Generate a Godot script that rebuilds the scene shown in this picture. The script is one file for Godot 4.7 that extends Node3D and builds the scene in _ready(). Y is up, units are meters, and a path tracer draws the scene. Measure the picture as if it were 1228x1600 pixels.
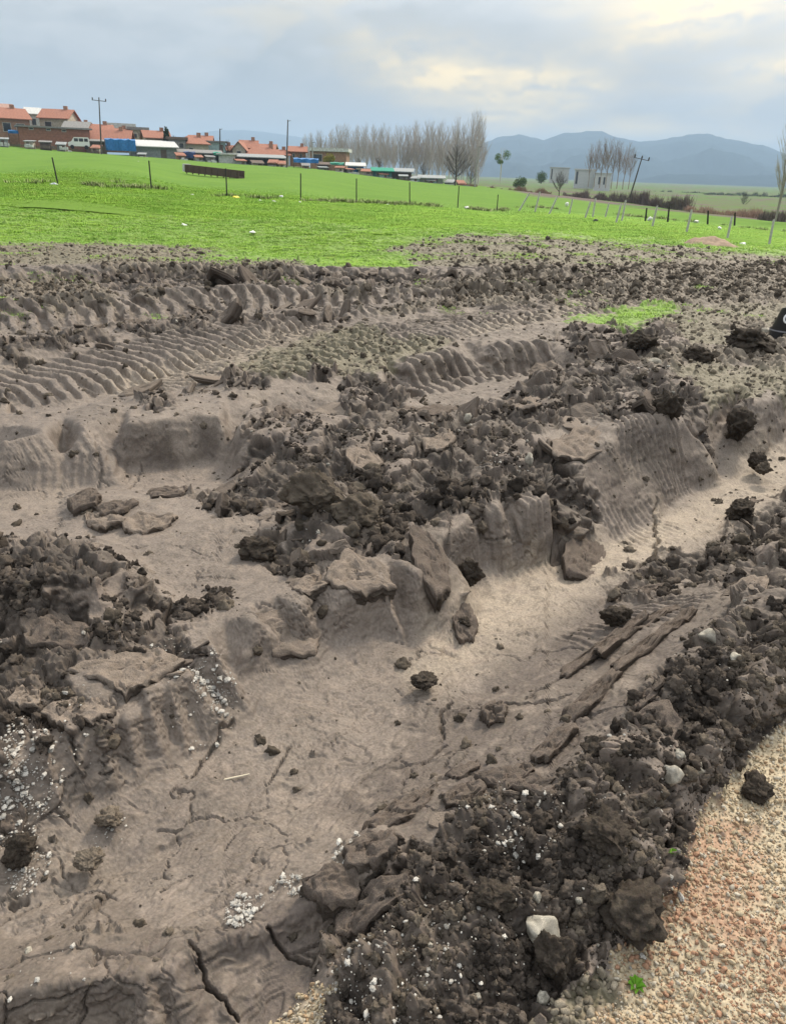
extends Node3D
# A churned, rutted clay lot at the edge of a village, green field and hazy hills behind, under a bright overcast sky.

const ROWS := 1440
const COLS := 680
const Z_NEAR := 0.62
const Z_FAR := 27.0

var used := {}
var M := {}
var results: Array = []

# ---------------------------------------------------------------- helpers: naming and metas

func numbered(called: String) -> String:
	if not used.has(called):
		used[called] = 0
		return called
	used[called] += 1
	return "%s_%03d" % [called, used[called]]

func tag(o: Node, label := "", category := "", group := "", kind := "") -> Node:
	if label != "": o.set_meta("label", label)
	if category != "": o.set_meta("category", category)
	if group != "": o.set_meta("group", group)
	if kind != "" or label != "": o.set_meta("kind", kind if kind != "" else "thing")
	return o

func base(called: String, at: Vector3, yaw := 0.0) -> Node3D:
	var o := Node3D.new()
	o.name = numbered(called)
	add_child(o)
	o.position = at
	o.rotation.y = yaw
	return o

func obj(called: String, mesh: Mesh, mat: Material, parent: Node = null) -> MeshInstance3D:
	var o := MeshInstance3D.new()
	o.mesh = mesh
	o.material_override = mat
	o.name = numbered(called) if parent == null else called
	(self if parent == null else parent).add_child(o, true)
	return o

func multi(called: String, mesh: Mesh, mat: Material, xf: Array, cols: Array, parent: Node = null) -> MultiMeshInstance3D:
	var mm := MultiMesh.new()
	mm.transform_format = MultiMesh.TRANSFORM_3D
	mm.use_colors = cols.size() > 0
	mm.mesh = mesh
	mm.instance_count = xf.size()
	for i in xf.size():
		mm.set_instance_transform(i, xf[i])
		if cols.size() > 0: mm.set_instance_color(i, cols[i])
	var o := MultiMeshInstance3D.new()
	o.multimesh = mm
	o.material_override = mat
	o.name = numbered(called) if parent == null else called
	(self if parent == null else parent).add_child(o, true)
	return o

const ORD := ["first", "second", "third", "fourth", "fifth", "sixth", "seventh", "eighth", "ninth", "tenth", "eleventh", "twelfth", "thirteenth", "fourteenth", "fifteenth", "sixteenth", "seventeenth", "eighteenth", "nineteenth", "twentieth", "twenty-first", "twenty-second", "twenty-third", "twenty-fourth", "twenty-fifth", "twenty-sixth", "twenty-seventh", "twenty-eighth", "twenty-ninth", "thirtieth", "thirty-first", "thirty-second", "thirty-third", "thirty-fourth", "thirty-fifth", "thirty-sixth", "thirty-seventh", "thirty-eighth", "thirty-ninth", "fortieth", "forty-first", "forty-second", "forty-third", "forty-fourth", "forty-fifth", "forty-sixth", "forty-seventh", "forty-eighth", "forty-ninth", "fiftieth", "fifty-first", "fifty-second", "fifty-third", "fifty-fourth", "fifty-fifth", "fifty-sixth", "fifty-seventh", "fifty-eighth", "fifty-ninth", "sixtieth"]

# ---------------------------------------------------------------- helpers: geometry

class Shape:
	var v := PackedVector3Array()
	var n := PackedVector3Array()
	var c := PackedColorArray()
	var ix := PackedInt32Array()
	func tri(a: Vector3, b: Vector3, d: Vector3) -> void:
		var k := v.size()
		var nn := (d - a).cross(b - a).normalized()
		v.append(a); v.append(b); v.append(d)
		n.append(nn); n.append(nn); n.append(nn)
		ix.append(k); ix.append(k + 1); ix.append(k + 2)
	func quad(a: Vector3, b: Vector3, d: Vector3, e: Vector3) -> void:
		tri(a, b, d)
		tri(a, d, e)
	func box(lo: Vector3, hi: Vector3, x := Transform3D.IDENTITY) -> void:
		var p: Array[Vector3] = []
		for i in 8:
			p.append(x * Vector3(hi.x if i & 1 else lo.x, hi.y if i & 2 else lo.y, hi.z if i & 4 else lo.z))
		quad(p[4], p[6], p[7], p[5])
		quad(p[1], p[3], p[2], p[0])
		quad(p[5], p[7], p[3], p[1])
		quad(p[0], p[2], p[6], p[4])
		quad(p[6], p[2], p[3], p[7])
		quad(p[0], p[4], p[5], p[1])
	func tube(pts: Array, radii: Array, sides := 4, cap := false) -> void:
		var k := v.size()
		var m := pts.size()
		for i in m:
			var t: Vector3 = (pts[mini(i + 1, m - 1)] - pts[maxi(i - 1, 0)]).normalized()
			var s := t.cross(Vector3(0.31, 0.2, 0.93))
			if s.length() < 0.05: s = t.cross(Vector3.RIGHT)
			s = s.normalized()
			var u := t.cross(s)
			for j in sides:
				var a := TAU * j / sides
				var d := s * cos(a) + u * sin(a)
				v.append(pts[i] + d * float(radii[i]))
				n.append(d)
		for i in m - 1:
			for j in sides:
				var a := k + i * sides + j
				var b := k + i * sides + (j + 1) % sides
				ix.append(a); ix.append(a + sides); ix.append(b)
				ix.append(b); ix.append(a + sides); ix.append(b + sides)
		if cap:
			for j in range(1, sides - 1):
				tri(v[k], v[k + j], v[k + j + 1])
				var e := k + (m - 1) * sides
				tri(v[e], v[e + j + 1], v[e + j])
	func mesh() -> ArrayMesh:
		var a := []
		a.resize(Mesh.ARRAY_MAX)
		a[Mesh.ARRAY_VERTEX] = v
		a[Mesh.ARRAY_NORMAL] = n
		if c.size() == v.size() and c.size() > 0: a[Mesh.ARRAY_COLOR] = c
		a[Mesh.ARRAY_INDEX] = ix
		var m := ArrayMesh.new()
		m.add_surface_from_arrays(Mesh.PRIMITIVE_TRIANGLES, a)
		return m

func noise(kind: int, freq: float, sd: int, oct := 1) -> FastNoiseLite:
	var f := FastNoiseLite.new()
	f.noise_type = kind
	f.frequency = freq
	f.seed = sd
	f.fractal_type = FastNoiseLite.FRACTAL_FBM if oct > 1 else FastNoiseLite.FRACTAL_NONE
	f.fractal_octaves = oct
	return f

func cells(freq: float, sd: int, ret := FastNoiseLite.RETURN_DISTANCE) -> FastNoiseLite:
	var f := noise(FastNoiseLite.TYPE_CELLULAR, freq, sd)
	f.cellular_distance_function = FastNoiseLite.DISTANCE_EUCLIDEAN
	f.cellular_return_type = ret
	f.cellular_jitter = 1.0
	return f

func band(n: int, f: Callable) -> void:
	results = []
	results.resize(n)
	var id := WorkerThreadPool.add_group_task(f, n, -1, true)
	WorkerThreadPool.wait_for_group_task_completion(id)

# ---------------------------------------------------------------- materials

func tex(sd: int, freq: float, lo: float, hi: float, oct := 4, size := 512, kind := FastNoiseLite.TYPE_SIMPLEX_SMOOTH) -> ImageTexture:
	var f := noise(kind, freq, sd, oct)
	var im := f.get_seamless_image(size, size)
	im.convert(Image.FORMAT_RGB8)
	var d := im.get_data()
	for i in d.size():
		d[i] = int(255.0 * lerpf(lo, hi, d[i] / 255.0))
	im = Image.create_from_data(size, size, false, Image.FORMAT_RGB8, d)
	im.generate_mipmaps()
	return ImageTexture.create_from_image(im)

func mat(col: Color, rough := 0.9, spec := 0.3) -> StandardMaterial3D:
	var m := StandardMaterial3D.new()
	m.albedo_color = col.linear_to_srgb()
	m.roughness = rough
	m.metallic_specular = spec
	return m

func grainy(col: Color, t: Texture2D, scale: float, rough := 0.9, spec := 0.3, bump := 0.0, bt: Texture2D = null) -> StandardMaterial3D:
	var m := mat(col, rough, spec)
	m.albedo_texture = t
	m.uv1_triplanar = true
	m.uv1_world_triplanar = true
	m.uv1_scale = Vector3.ONE * scale
	if bump != 0.0:
		m.heightmap_enabled = true
		m.heightmap_texture = bt if bt != null else t
		m.heightmap_scale = bump
	return m

func materials() -> void:
	M.grain = tex(5, 0.03, 0.72, 1.0, 5)
	M.speck = tex(9, 0.11, 0.6, 1.0, 3)
	M.relief = tex(13, 0.035, 0.0, 1.0, 6)
	M.wall_t = tex(17, 0.012, 0.75, 1.0, 5)
	M.soil = grainy(Color.WHITE, M.grain, 4.3, 0.74, 0.35, 0.2, M.relief)
	M.soil.vertex_color_use_as_albedo = true
	M.clod = grainy(Color.WHITE, M.speck, 4.0, 0.92, 0.2, 0.3, M.relief)
	M.clod.vertex_color_use_as_albedo = true
	M.far_ground = grainy(Color.WHITE, M.speck, 0.25, 0.95, 0.1)
	M.far_ground.vertex_color_use_as_albedo = true
	M.grass = mat(Color.WHITE, 0.75, 0.2)
	M.grass.vertex_color_use_as_albedo = true
	M.grass.backlight = Color(0.35, 0.4, 0.1)
	M.grass.cull_mode = BaseMaterial3D.CULL_DISABLED
	M.dry = mat(Color.WHITE, 0.9, 0.1)
	M.dry.vertex_color_use_as_albedo = true
	M.dry.cull_mode = BaseMaterial3D.CULL_DISABLED
	M.stone = grainy(Color.WHITE, M.speck, 6.0, 0.9, 0.3)
	M.stone.vertex_color_use_as_albedo = true
	M.litter = mat(Color.WHITE, 0.5, 0.4)
	M.litter.vertex_color_use_as_albedo = true
	M.hill = grainy(Color(0.035, 0.05, 0.05), M.wall_t, 0.002, 1.0, 0.0)

# ---------------------------------------------------------------- ground: hand-surveyed break lines, triangulated

const SURVEY := [
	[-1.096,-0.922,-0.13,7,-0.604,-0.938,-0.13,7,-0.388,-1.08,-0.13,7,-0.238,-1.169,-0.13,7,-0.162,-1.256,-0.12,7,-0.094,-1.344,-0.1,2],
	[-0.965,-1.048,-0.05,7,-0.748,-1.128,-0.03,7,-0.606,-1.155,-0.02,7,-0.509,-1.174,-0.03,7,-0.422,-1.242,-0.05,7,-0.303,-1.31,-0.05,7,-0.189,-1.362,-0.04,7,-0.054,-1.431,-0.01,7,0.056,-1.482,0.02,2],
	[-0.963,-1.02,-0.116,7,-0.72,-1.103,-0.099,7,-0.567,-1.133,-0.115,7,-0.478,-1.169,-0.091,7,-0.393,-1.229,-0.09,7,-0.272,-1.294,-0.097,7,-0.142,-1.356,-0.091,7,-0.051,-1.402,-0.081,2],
	[-1.029,-1.142,-0.09,7,-0.741,-1.26,-0.09,7,-0.565,-1.314,-0.09,7,-0.411,-1.377,-0.09,0,-0.265,-1.449,-0.08,0,-0.125,-1.528,-0.06,0,-0.011,-1.601,-0.03,0],
	[-1.241,-1.335,-0.19,0,-0.835,-1.501,-0.19,0,-0.612,-1.67,-0.2,0,-0.383,-1.827,-0.2,0,-0.17,-2.064,-0.2,0,-0.007,-2.356,-0.21,0,0.217,-2.668,-0.22,1,0.559,-3.124,-0.24,1,0.939,-3.546,-0.27,1,1.385,-3.972,-0.3,1,1.966,-4.483,-0.33,1,2.56,-5.048,-0.32,1,3.794,-6.337,-0.3,0],
	[-1.279,-1.422,-0.12,0,-0.961,-1.656,-0.13,0,-0.742,-1.874,-0.14,0,-0.523,-2.137,-0.17,0,-0.296,-2.428,-0.19,0,-0.042,-2.714,-0.2,0,0.312,-2.939,-0.22,1,0.613,-3.537,-0.26,1,1.006,-3.863,-0.3,1,1.46,-4.233,-0.32,1,1.974,-4.738,-0.33,1,2.567,-5.399,-0.31,1,3.507,-6.417,-0.28,0],
	[-1.288,-1.467,-0.038,0,-1.01,-1.713,-0.058,0,-0.862,-1.857,-0.051,0,-0.75,-1.99,-0.065,0,-0.649,-2.151,-0.075,0,-0.542,-2.359,-0.111,0,-0.361,-2.571,-0.113,0,-0.162,-2.733,-0.132,0,0.061,-2.902,-0.185,0,0.254,-2.937,-0.179,0],
	[-1.299,-1.517,0.05,2,-1.146,-1.663,0.05,2,-0.99,-1.789,0.06,2,-0.868,-1.91,0.06,2,-0.755,-2.043,0.06,0,-0.654,-2.203,0.05,0,-0.585,-2.335,0.05,0,-0.493,-2.511,0.05,0,-0.343,-2.648,0.05,0,-0.179,-2.779,0.04,0,-0.027,-2.898,0.04,0,0.107,-2.996,0.03,0],
	[-1.308,-1.513,0,0,-1.147,-1.651,0.01,0,-0.994,-1.785,0.02,0,-0.873,-1.91,0.02,0,-0.757,-2.04,0.02,0,-0.651,-2.184,0.02,0,-0.583,-2.316,0.02,0],
	[-1.436,-1.738,0.05,2,-1.164,-1.922,0.05,2,-1.005,-2.007,0.04,2,-0.852,-2.151,0.04,0,-0.731,-2.333,0.05,2,-0.624,-2.568,0.03,0,-0.455,-2.733,0.04,0,-0.248,-2.987,0.03,0,-0.032,-3.113,0.03,0],
	[-1.604,-2.005,0.04,2,-1.287,-2.179,0.04,2,-1.146,-2.307,0.05,2,-0.984,-2.422,0.05,2,-0.809,-2.539,0.04,2,-0.692,-2.761,0,2,-0.514,-2.937,0,0,-0.37,-3.096,0,2],
	[-1.708,-2.195,0.1,2,-1.351,-2.333,0.09,2,-1.168,-2.437,0.1,2,-1.01,-2.51,0.09,2,-0.895,-2.593,0.06,2,-0.796,-2.669,0.02,2],
	[-1.868,-2.49,0.2,2,-1.411,-2.499,0.2,2,-1.223,-2.5,0.22,2,-1.073,-2.524,0.2,2,-0.96,-2.593,0.14,2,-0.868,-2.669,0.06,2],
	[-2.034,-2.747,0.17,2,-1.556,-2.793,0.16,2,-1.423,-2.842,0.17,2,-1.235,-2.821,0.17,2,-1.065,-2.761,0.13,2,-0.997,-2.734,0.09,2],
	[-2.463,-3.352,-0.06,0,-1.887,-3.414,-0.07,0,-1.6,-3.467,-0.07,0,-1.364,-3.421,-0.06,0,-1.143,-3.211,-0.04,0,-0.95,-2.942,-0.02,0,-0.799,-2.771,-0.01,0],
	[-1.145,-3.312,-0.04,0,-0.921,-3.511,-0.04,0,-0.686,-3.608,-0.04,0,-0.539,-3.483,-0.03,0],
	[-0.838,-3.038,-0.02,0,-0.629,-3.115,-0.02,0,-0.476,-3.046,-0.01,2],
	[-2.689,-3.683,-0.15,0,-2.079,-3.793,-0.15,0,-1.801,-3.863,-0.14,0,-1.545,-3.746,-0.08,0,-1.346,-3.654,-0.05,0,-1.123,-3.799,-0.05,0,-0.868,-3.866,-0.05,2,-0.722,-3.811,-0.04,2],
	[-1.69,-3.953,-0.08,0,-1.444,-3.952,-0.07,0,-1.238,-4.086,-0.09,0],
	[-2.949,-4.083,-0.2,0,-2.298,-4.24,-0.2,0,-1.957,-4.323,-0.2,0,-1.626,-4.36,-0.19,0,-1.286,-4.524,-0.2,0,-1.051,-4.539,-0.18,0,-0.889,-4.425,-0.13,2],
	[-3.14,-4.394,-0.19,0,-2.454,-4.573,-0.19,0,-2.081,-4.641,-0.18,0,-1.681,-4.65,-0.19,0,-1.335,-4.72,-0.19,0,-1.1,-4.773,-0.17,0],
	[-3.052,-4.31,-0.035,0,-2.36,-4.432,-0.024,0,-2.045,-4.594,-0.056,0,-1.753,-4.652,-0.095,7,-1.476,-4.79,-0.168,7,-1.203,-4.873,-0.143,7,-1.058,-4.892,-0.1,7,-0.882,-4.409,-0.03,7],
	[-3.072,-4.377,0.06,0,-2.374,-4.493,0.06,0,-2.165,-4.639,0.07,0,-1.944,-4.686,0.08,0,-1.681,-4.738,0.09,0,-1.474,-4.86,0.09,0,-1.33,-4.946,0.1,0,-1.141,-4.939,0.1,0,-1.026,-4.877,0.08,0,-0.912,-4.587,0.05,0],
	[-3.323,-4.763,0.01,0,-2.585,-4.921,0.01,0,-2.227,-5.077,0.02,0,-1.876,-5.322,0.03,0,-1.476,-5.521,0.05,0,-1.25,-5.547,0.07,0,-1.048,-5.719,0.07,0],
	[-3.555,-5.126,-0.02,0,-2.77,-5.303,-0.02,0,-2.394,-5.483,-0.02,0,-2.039,-5.668,-0.01,0,-1.695,-5.804,0,0,-1.425,-5.898,0.02,0],
	[-0.932,-5.569,-0.03,0,-0.735,-5.484,-0.07,0,-0.557,-5.553,-0.06,0],
	[-1.023,-5.565,0.04,0,-0.915,-5.776,0.05,0,-0.737,-5.896,0.06,0,-0.503,-6.028,0.07,0],
	[-0.835,-5.901,0.08,0,-0.614,-6.137,0.08,2,-0.312,-6.181,0.08,2,-0.104,-6.004,0.08,2],
	[-0.475,-5.693,0,0,-0.342,-5.469,0.02,2],
	[-0.884,-4.651,0.03,2,-0.771,-4.828,0.07,2,-0.527,-4.842,0.1,2,-0.279,-4.801,0.13,2,-0.035,-4.753,0.12,2,0.086,-4.547,0.1,2],
	[-0.793,-4.229,-0.02,2,-0.61,-4.242,0.06,2,-0.351,-4.208,0.12,2,-0.096,-4.153,0.13,2,0.084,-4.152,0.08,2],
	[-0.77,-3.895,-0.04,2,-0.599,-3.904,0,2,-0.389,-3.865,0.06,2,-0.188,-3.879,0.08,2,0.016,-3.857,0.06,2],
	[-0.567,-3.459,-0.02,2,-0.416,-3.506,0.05,2,-0.237,-3.612,0.08,2,-0.074,-3.506,0.08,2,0.021,-3.379,0.04,2],
	[-0.494,-3.169,-0.01,2,-0.348,-3.153,0.02,2,-0.179,-3.19,0.04,2,-0.006,-3.205,0.03,2],
	[0.084,-3.659,0.02,2,0.279,-3.676,0.02,2,0.118,-3.847,0.05,2,0.358,-3.936,0.06,2],
	[0.232,-4.273,0.08,2,0.467,-4.468,0.1,2,0.714,-4.616,0.1,2,0.906,-4.574,0.08,2],
	[0.092,-5.174,0.03,2,0.339,-4.93,0.07,2,0.597,-5.044,0.11,2,0.877,-5.238,0.13,2,1.184,-5.488,0.14,2],
	[1.189,-6.071,0.16,2,1.575,-6.485,0.18,2,1.969,-7.005,0.19,2,2.363,-7.603,0.2,2],
	[1.196,-5.09,0.14,2,1.551,-5.512,0.17,2,1.934,-5.895,0.18,2,2.132,-5.886,0.14,2],
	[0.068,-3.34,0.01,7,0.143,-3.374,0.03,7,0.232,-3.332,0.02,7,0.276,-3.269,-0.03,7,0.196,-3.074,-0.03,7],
	[0.279,-3.306,-0.289,0,0.343,-3.411,-0.221,0,0.478,-3.545,-0.186,0,0.651,-3.639,-0.179,0,0.845,-3.787,-0.222,0],
	[0.277,-3.364,0.04,0,0.379,-3.529,0.06,0,0.532,-3.647,0.07,0,0.703,-3.721,0.07,0,0.839,-3.846,0.07,0],
	[0.343,-3.694,0.05,2,0.556,-3.863,0.06,2,0.779,-3.998,0.07,2,1.041,-4.251,0.04,2],
	[0.867,-3.886,-0.27,0,1.066,-3.992,-0.29,0,1.281,-4.131,-0.3,0,1.586,-4.415,-0.31,0,1.804,-4.731,-0.32,0,2.051,-5.036,-0.32,0,2.316,-5.347,-0.31,0],
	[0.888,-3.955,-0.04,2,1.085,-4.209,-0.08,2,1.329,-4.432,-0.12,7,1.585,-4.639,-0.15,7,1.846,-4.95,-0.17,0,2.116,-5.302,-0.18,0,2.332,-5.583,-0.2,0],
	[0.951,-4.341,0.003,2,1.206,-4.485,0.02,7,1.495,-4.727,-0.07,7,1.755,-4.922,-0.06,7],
	[0.877,-4.396,0.08,2,1.046,-4.5,0.09,0,1.263,-4.615,0.1,0,1.369,-4.762,0.16,0,1.59,-4.998,0.19,0,1.792,-5.113,0.19,0,1.953,-5.166,0.1,0,2.106,-5.241,0,0],
	[1.059,-4.783,0.1,0,1.253,-4.946,0.12,0,1.388,-5.006,0.15,2,1.671,-5.29,0.18,2,1.938,-5.441,0.18,2],
	[2.447,-5.624,-0.22,0,2.865,-5.822,-0.22,0,3.819,-6.759,-0.2,0],
	[2.3,-5.545,-0.1,2,2.687,-6.043,-0.14,0,3.182,-6.257,-0.16,0,4.183,-7.049,-0.15,0],
	[2.232,-5.583,0.08,2,2.549,-5.796,0.07,2,2.873,-5.982,0.05,0,3.267,-6.184,0.04,0,4.328,-6.787,0.04,2],
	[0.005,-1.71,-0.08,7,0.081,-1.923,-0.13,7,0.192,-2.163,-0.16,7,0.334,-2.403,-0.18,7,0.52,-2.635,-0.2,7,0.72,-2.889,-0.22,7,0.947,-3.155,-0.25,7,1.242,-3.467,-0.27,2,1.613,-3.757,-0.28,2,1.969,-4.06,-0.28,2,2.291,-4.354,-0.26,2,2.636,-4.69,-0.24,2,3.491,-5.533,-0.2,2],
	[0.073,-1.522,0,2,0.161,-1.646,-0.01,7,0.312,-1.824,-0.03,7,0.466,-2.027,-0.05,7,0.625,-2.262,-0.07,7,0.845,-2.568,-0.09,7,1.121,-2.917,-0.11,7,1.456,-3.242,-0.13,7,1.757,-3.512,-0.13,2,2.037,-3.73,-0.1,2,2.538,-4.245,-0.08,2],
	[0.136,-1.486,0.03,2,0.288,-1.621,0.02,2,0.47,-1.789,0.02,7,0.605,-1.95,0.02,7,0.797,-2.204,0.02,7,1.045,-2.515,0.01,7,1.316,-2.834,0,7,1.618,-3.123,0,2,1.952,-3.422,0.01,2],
	[-0.079,-1.142,-0.04,2,0,-1.236,0,2,0.13,-1.335,0.05,2,0.27,-1.426,0.1,2,0.443,-1.549,0.13,2,0.636,-1.753,0.15,2,0.87,-2.003,0.17,2,1.131,-2.29,0.18,2,1.503,-2.655,0.19,2,2.387,-3.468,0.19,2],
	[-0.031,-1.01,0,2,0.124,-1.143,0.03,2,0.298,-1.249,0.06,2,0.463,-1.377,0.08,2,0.663,-1.557,0.09,2,0.864,-1.771,0.1,2,1.117,-2.047,0.1,2,1.416,-2.352,0.1,2,2.063,-2.858,0.1,2],
	[0.144,-0.968,0,2,0.283,-1.092,0.01,2,0.437,-1.206,0.02,2,0.568,-1.283,0.03,2,0.671,-1.411,0.03,2,0.808,-1.611,0.02,2,0.958,-1.787,0.02,2,1.153,-1.994,0.02,2,1.445,-2.277,0.02,2,2.214,-2.851,0.02,2],
	[0.217,-0.947,0,4,0.36,-1.075,0,4,0.486,-1.163,0,4,0.595,-1.259,0,3,0.712,-1.402,0,3,0.855,-1.611,0,3,0.998,-1.785,0,3,1.189,-1.975,0,3,1.473,-2.234,0,3,2.247,-2.81,0,3],
	[0.438,-0.954,0,4,0.547,-1.082,0,3,0.673,-1.23,0,3,0.876,-1.505,0,3,1.141,-1.742,0,3,1.723,-2.213,0,3],
	[0.772,-0.909,0,3,0.918,-1.24,0,3,1.014,-0.973,0,3,1.571,-1.643,0,3,2.477,-2.658,0,3],
	[-0.147,-1.124,-0.1,3],
	[-0.123,-1.16,-0.09,3],
	[-0.024,-6.168,-0.169,0,0.103,-6.447,-0.068,0,0.444,-6.834,-0.087,0,0.808,-7.089,-0.102,0,1.244,-7.289,-0.087,0,1.695,-7.208,-0.004,0],
	[0.142,-5.503,-0.02,0,0.493,-5.927,-0.02,0,0.885,-6.334,0,0,1.28,-6.535,0.05,2],
	[-0.108,-6.128,0.1,0,0.096,-6.591,0.12,0,0.439,-6.982,0.13,0,0.93,-7.323,0.14,0,1.371,-7.487,0.14,0,1.735,-7.344,0.14,2],
	[-0.124,-6.775,0.11,4,0.344,-7.499,0.12,4,0.872,-7.958,0.13,0,1.611,-8.545,0.14,0,1.982,-8.072,0.16,2],
	[-0.326,-6.425,0.1,4,-0.741,-6.362,0.1,4],
	[-3.687,-4.994,-0.03,0,-2.983,-5.279,-0.03,0,-2.584,-5.495,-0.03,0,-2.272,-5.784,-0.03,0,-2.064,-6.042,-0.03,1,-1.773,-6.699,-0.02,1,-1.393,-7.692,-0.01,1,-1.15,-8.206,0,1,-0.856,-8.588,0.02,0,-0.458,-8.888,0.05,0],
	[-1.787,-5.48,0.05,2,-1.531,-5.747,0.07,2,-1.205,-6.051,0.08,2,-1.009,-6.77,0.08,4,-0.625,-7.48,0.09,4,-0.355,-8.188,0.09,4],
	[-3.987,-5.471,0.03,0,-3.011,-5.832,0.03,0,-2.693,-6.255,0.03,0,-2.317,-6.693,0.04,0,-1.931,-7.353,0.04,0,-1.478,-8.194,0.05,0,-0.907,-9.099,0.07,0,-0.189,-9.504,0.08,0],
	[-4.286,-5.971,0.15,2,-3.249,-6.379,0.15,2,-2.705,-7.044,0.15,2,-2.223,-7.799,0.14,2,-1.831,-8.322,0.14,2,-1.225,-8.775,0.14,2,-0.083,-9.38,0.14,6,1.076,-10.104,0.13,6,2.348,-10.855,0.12,6],
	[-4.296,-5.971,0.11,0,-3.251,-6.37,0.11,0,-2.7,-7.017,0.11,0,-2.207,-7.728,0.11,0,-1.821,-8.269,0.11,0,-1.216,-8.708,0.11,0,-0.471,-9.103,0.12,0],
	[-5.082,-7.124,0,0,-3.928,-7.765,0,0,-3.222,-8.432,0,0,-2.116,-9.64,0,0,-0.098,-10.684,0.02,0,1.559,-11.346,0.04,6,3.026,-11.877,0.06,6],
	[-5.799,-8.282,0.18,6,-4.343,-8.711,0.18,0,-3.462,-9.16,0.18,6,-2.211,-10.134,0.17,0,-0.107,-11.058,0.16,6,1.587,-11.645,0.15,6,3.113,-12.277,0.12,6],
	[-5.567,-7.884,0.06,0,-4.247,-8.463,0.06,0,-3.442,-9.064,0.06,0,-2.214,-10.122,0.07,0,-0.105,-11.097,0.07,0],
	[-7.153,-10.284,0.03,2,-5.417,-10.933,0.03,6,-3.047,-11.85,0.03,2,-0.126,-12.722,0.04,2,2.311,-13.231,0.06,6,3.867,-13.251,0.08,6],  # far trough: its shadow band is painted as dark soil
	[-7.337,-10.611,0.16,6,-5.565,-11.293,0.16,0,-3.124,-12.197,0.16,6,-0.131,-12.765,0.16,0,2.924,-13.767,0.15,6,4.764,-14.494,0.13,6],
	[-8.36,-12.145,0.1,4,-6.46,-13.17,0.1,4,-5.084,-13.641,0.1,4,-3.538,-13.849,0.09,4,-2.416,-13.614,0.09,4,-0.154,-14.64,0.08,5,0.889,-15.856,0.06,4,2.942,-17.108,0.03,4,5.153,-17.901,0,4,7.048,-19.335,-0.05,4],
	[-0.374,-7.325,0.1,4,0.172,-8.18,0.09,0,0.917,-9.156,0.08,0,1.781,-9.977,0.08,0,2.376,-10.56,0.09,1],
	[-0.165,-8.518,0.07,0,0.568,-9.467,0.06,0,1.418,-10.226,0.06,0,2.275,-10.893,0.07,0],
	[0.914,-8.373,0.1,1,1.536,-9.397,0.09,1,2.223,-10.21,0.09,1],
	[2.445,-9.146,0.12,5],
	[2.882,-9.677,0.12,5],
	[3.203,-9.983,0.12,5],
	[2.513,-10.081,0.12,6,3.18,-10.763,0.12,6,4.273,-11.45,0.1,6,5.799,-12.277,0.08,6,7.725,-12.746,0.08,6],
	[3.145,-9.287,0.12,4,3.993,-9.972,0.11,4,5.004,-10.496,0.1,4,6.465,-10.553,0.1,4],
	[2.16,-6.866,0.17,6,2.793,-7.571,0.13,6,3.329,-8.186,0.12,4,3.839,-8.63,0.12,6,4.292,-8.902,0.12,4,5.54,-8.945,0.12,4],
	[2.51,-6.567,0.14,4,2.748,-6.327,0.1,4,3.284,-6.62,0.1,4,4.448,-7.027,0.1,4],
	[2.4,-5.941,0.11,4,2.742,-6.043,0.08,4,3.105,-6.209,0.08,4],
	[3.229,-7.596,0.14,6,3.492,-7.494,0.14,6],
	[4.979,-13.472,0.09,6,6.729,-14.361,0.06,6,8.949,-14.87,0.05,6],
	[5.938,-16.202,0.05,6,8.246,-17.749,0,6,11.206,-18.765,-0.05,6],
	[8.33,-20.287,-0.1,4,11.297,-21.816,-0.15,4],
	[2.344,-1.145,0,3,3.209,-1.84,0,3,4.376,-2.779,0,3],
	[1.229,-0.775,0,3,0.668,-0.675,0,3,0.332,-0.666,0,4],
	[-1.64,-0.748,-0.12,0,-2.145,-1.199,-0.1,0,-2.585,-1.64,0.04,2,-3.174,-2.171,0.08,2],
	[-4.783,-3.508,-0.1,0,-6.215,-4.801,0,0,-8.994,-7.253,0.05,0],
	[6.065,-5.221,0.05,2,8.172,-7.288,0.05,4,12.314,-11.366,0.08,4,18.555,-17.475,0.05,4]]
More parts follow.
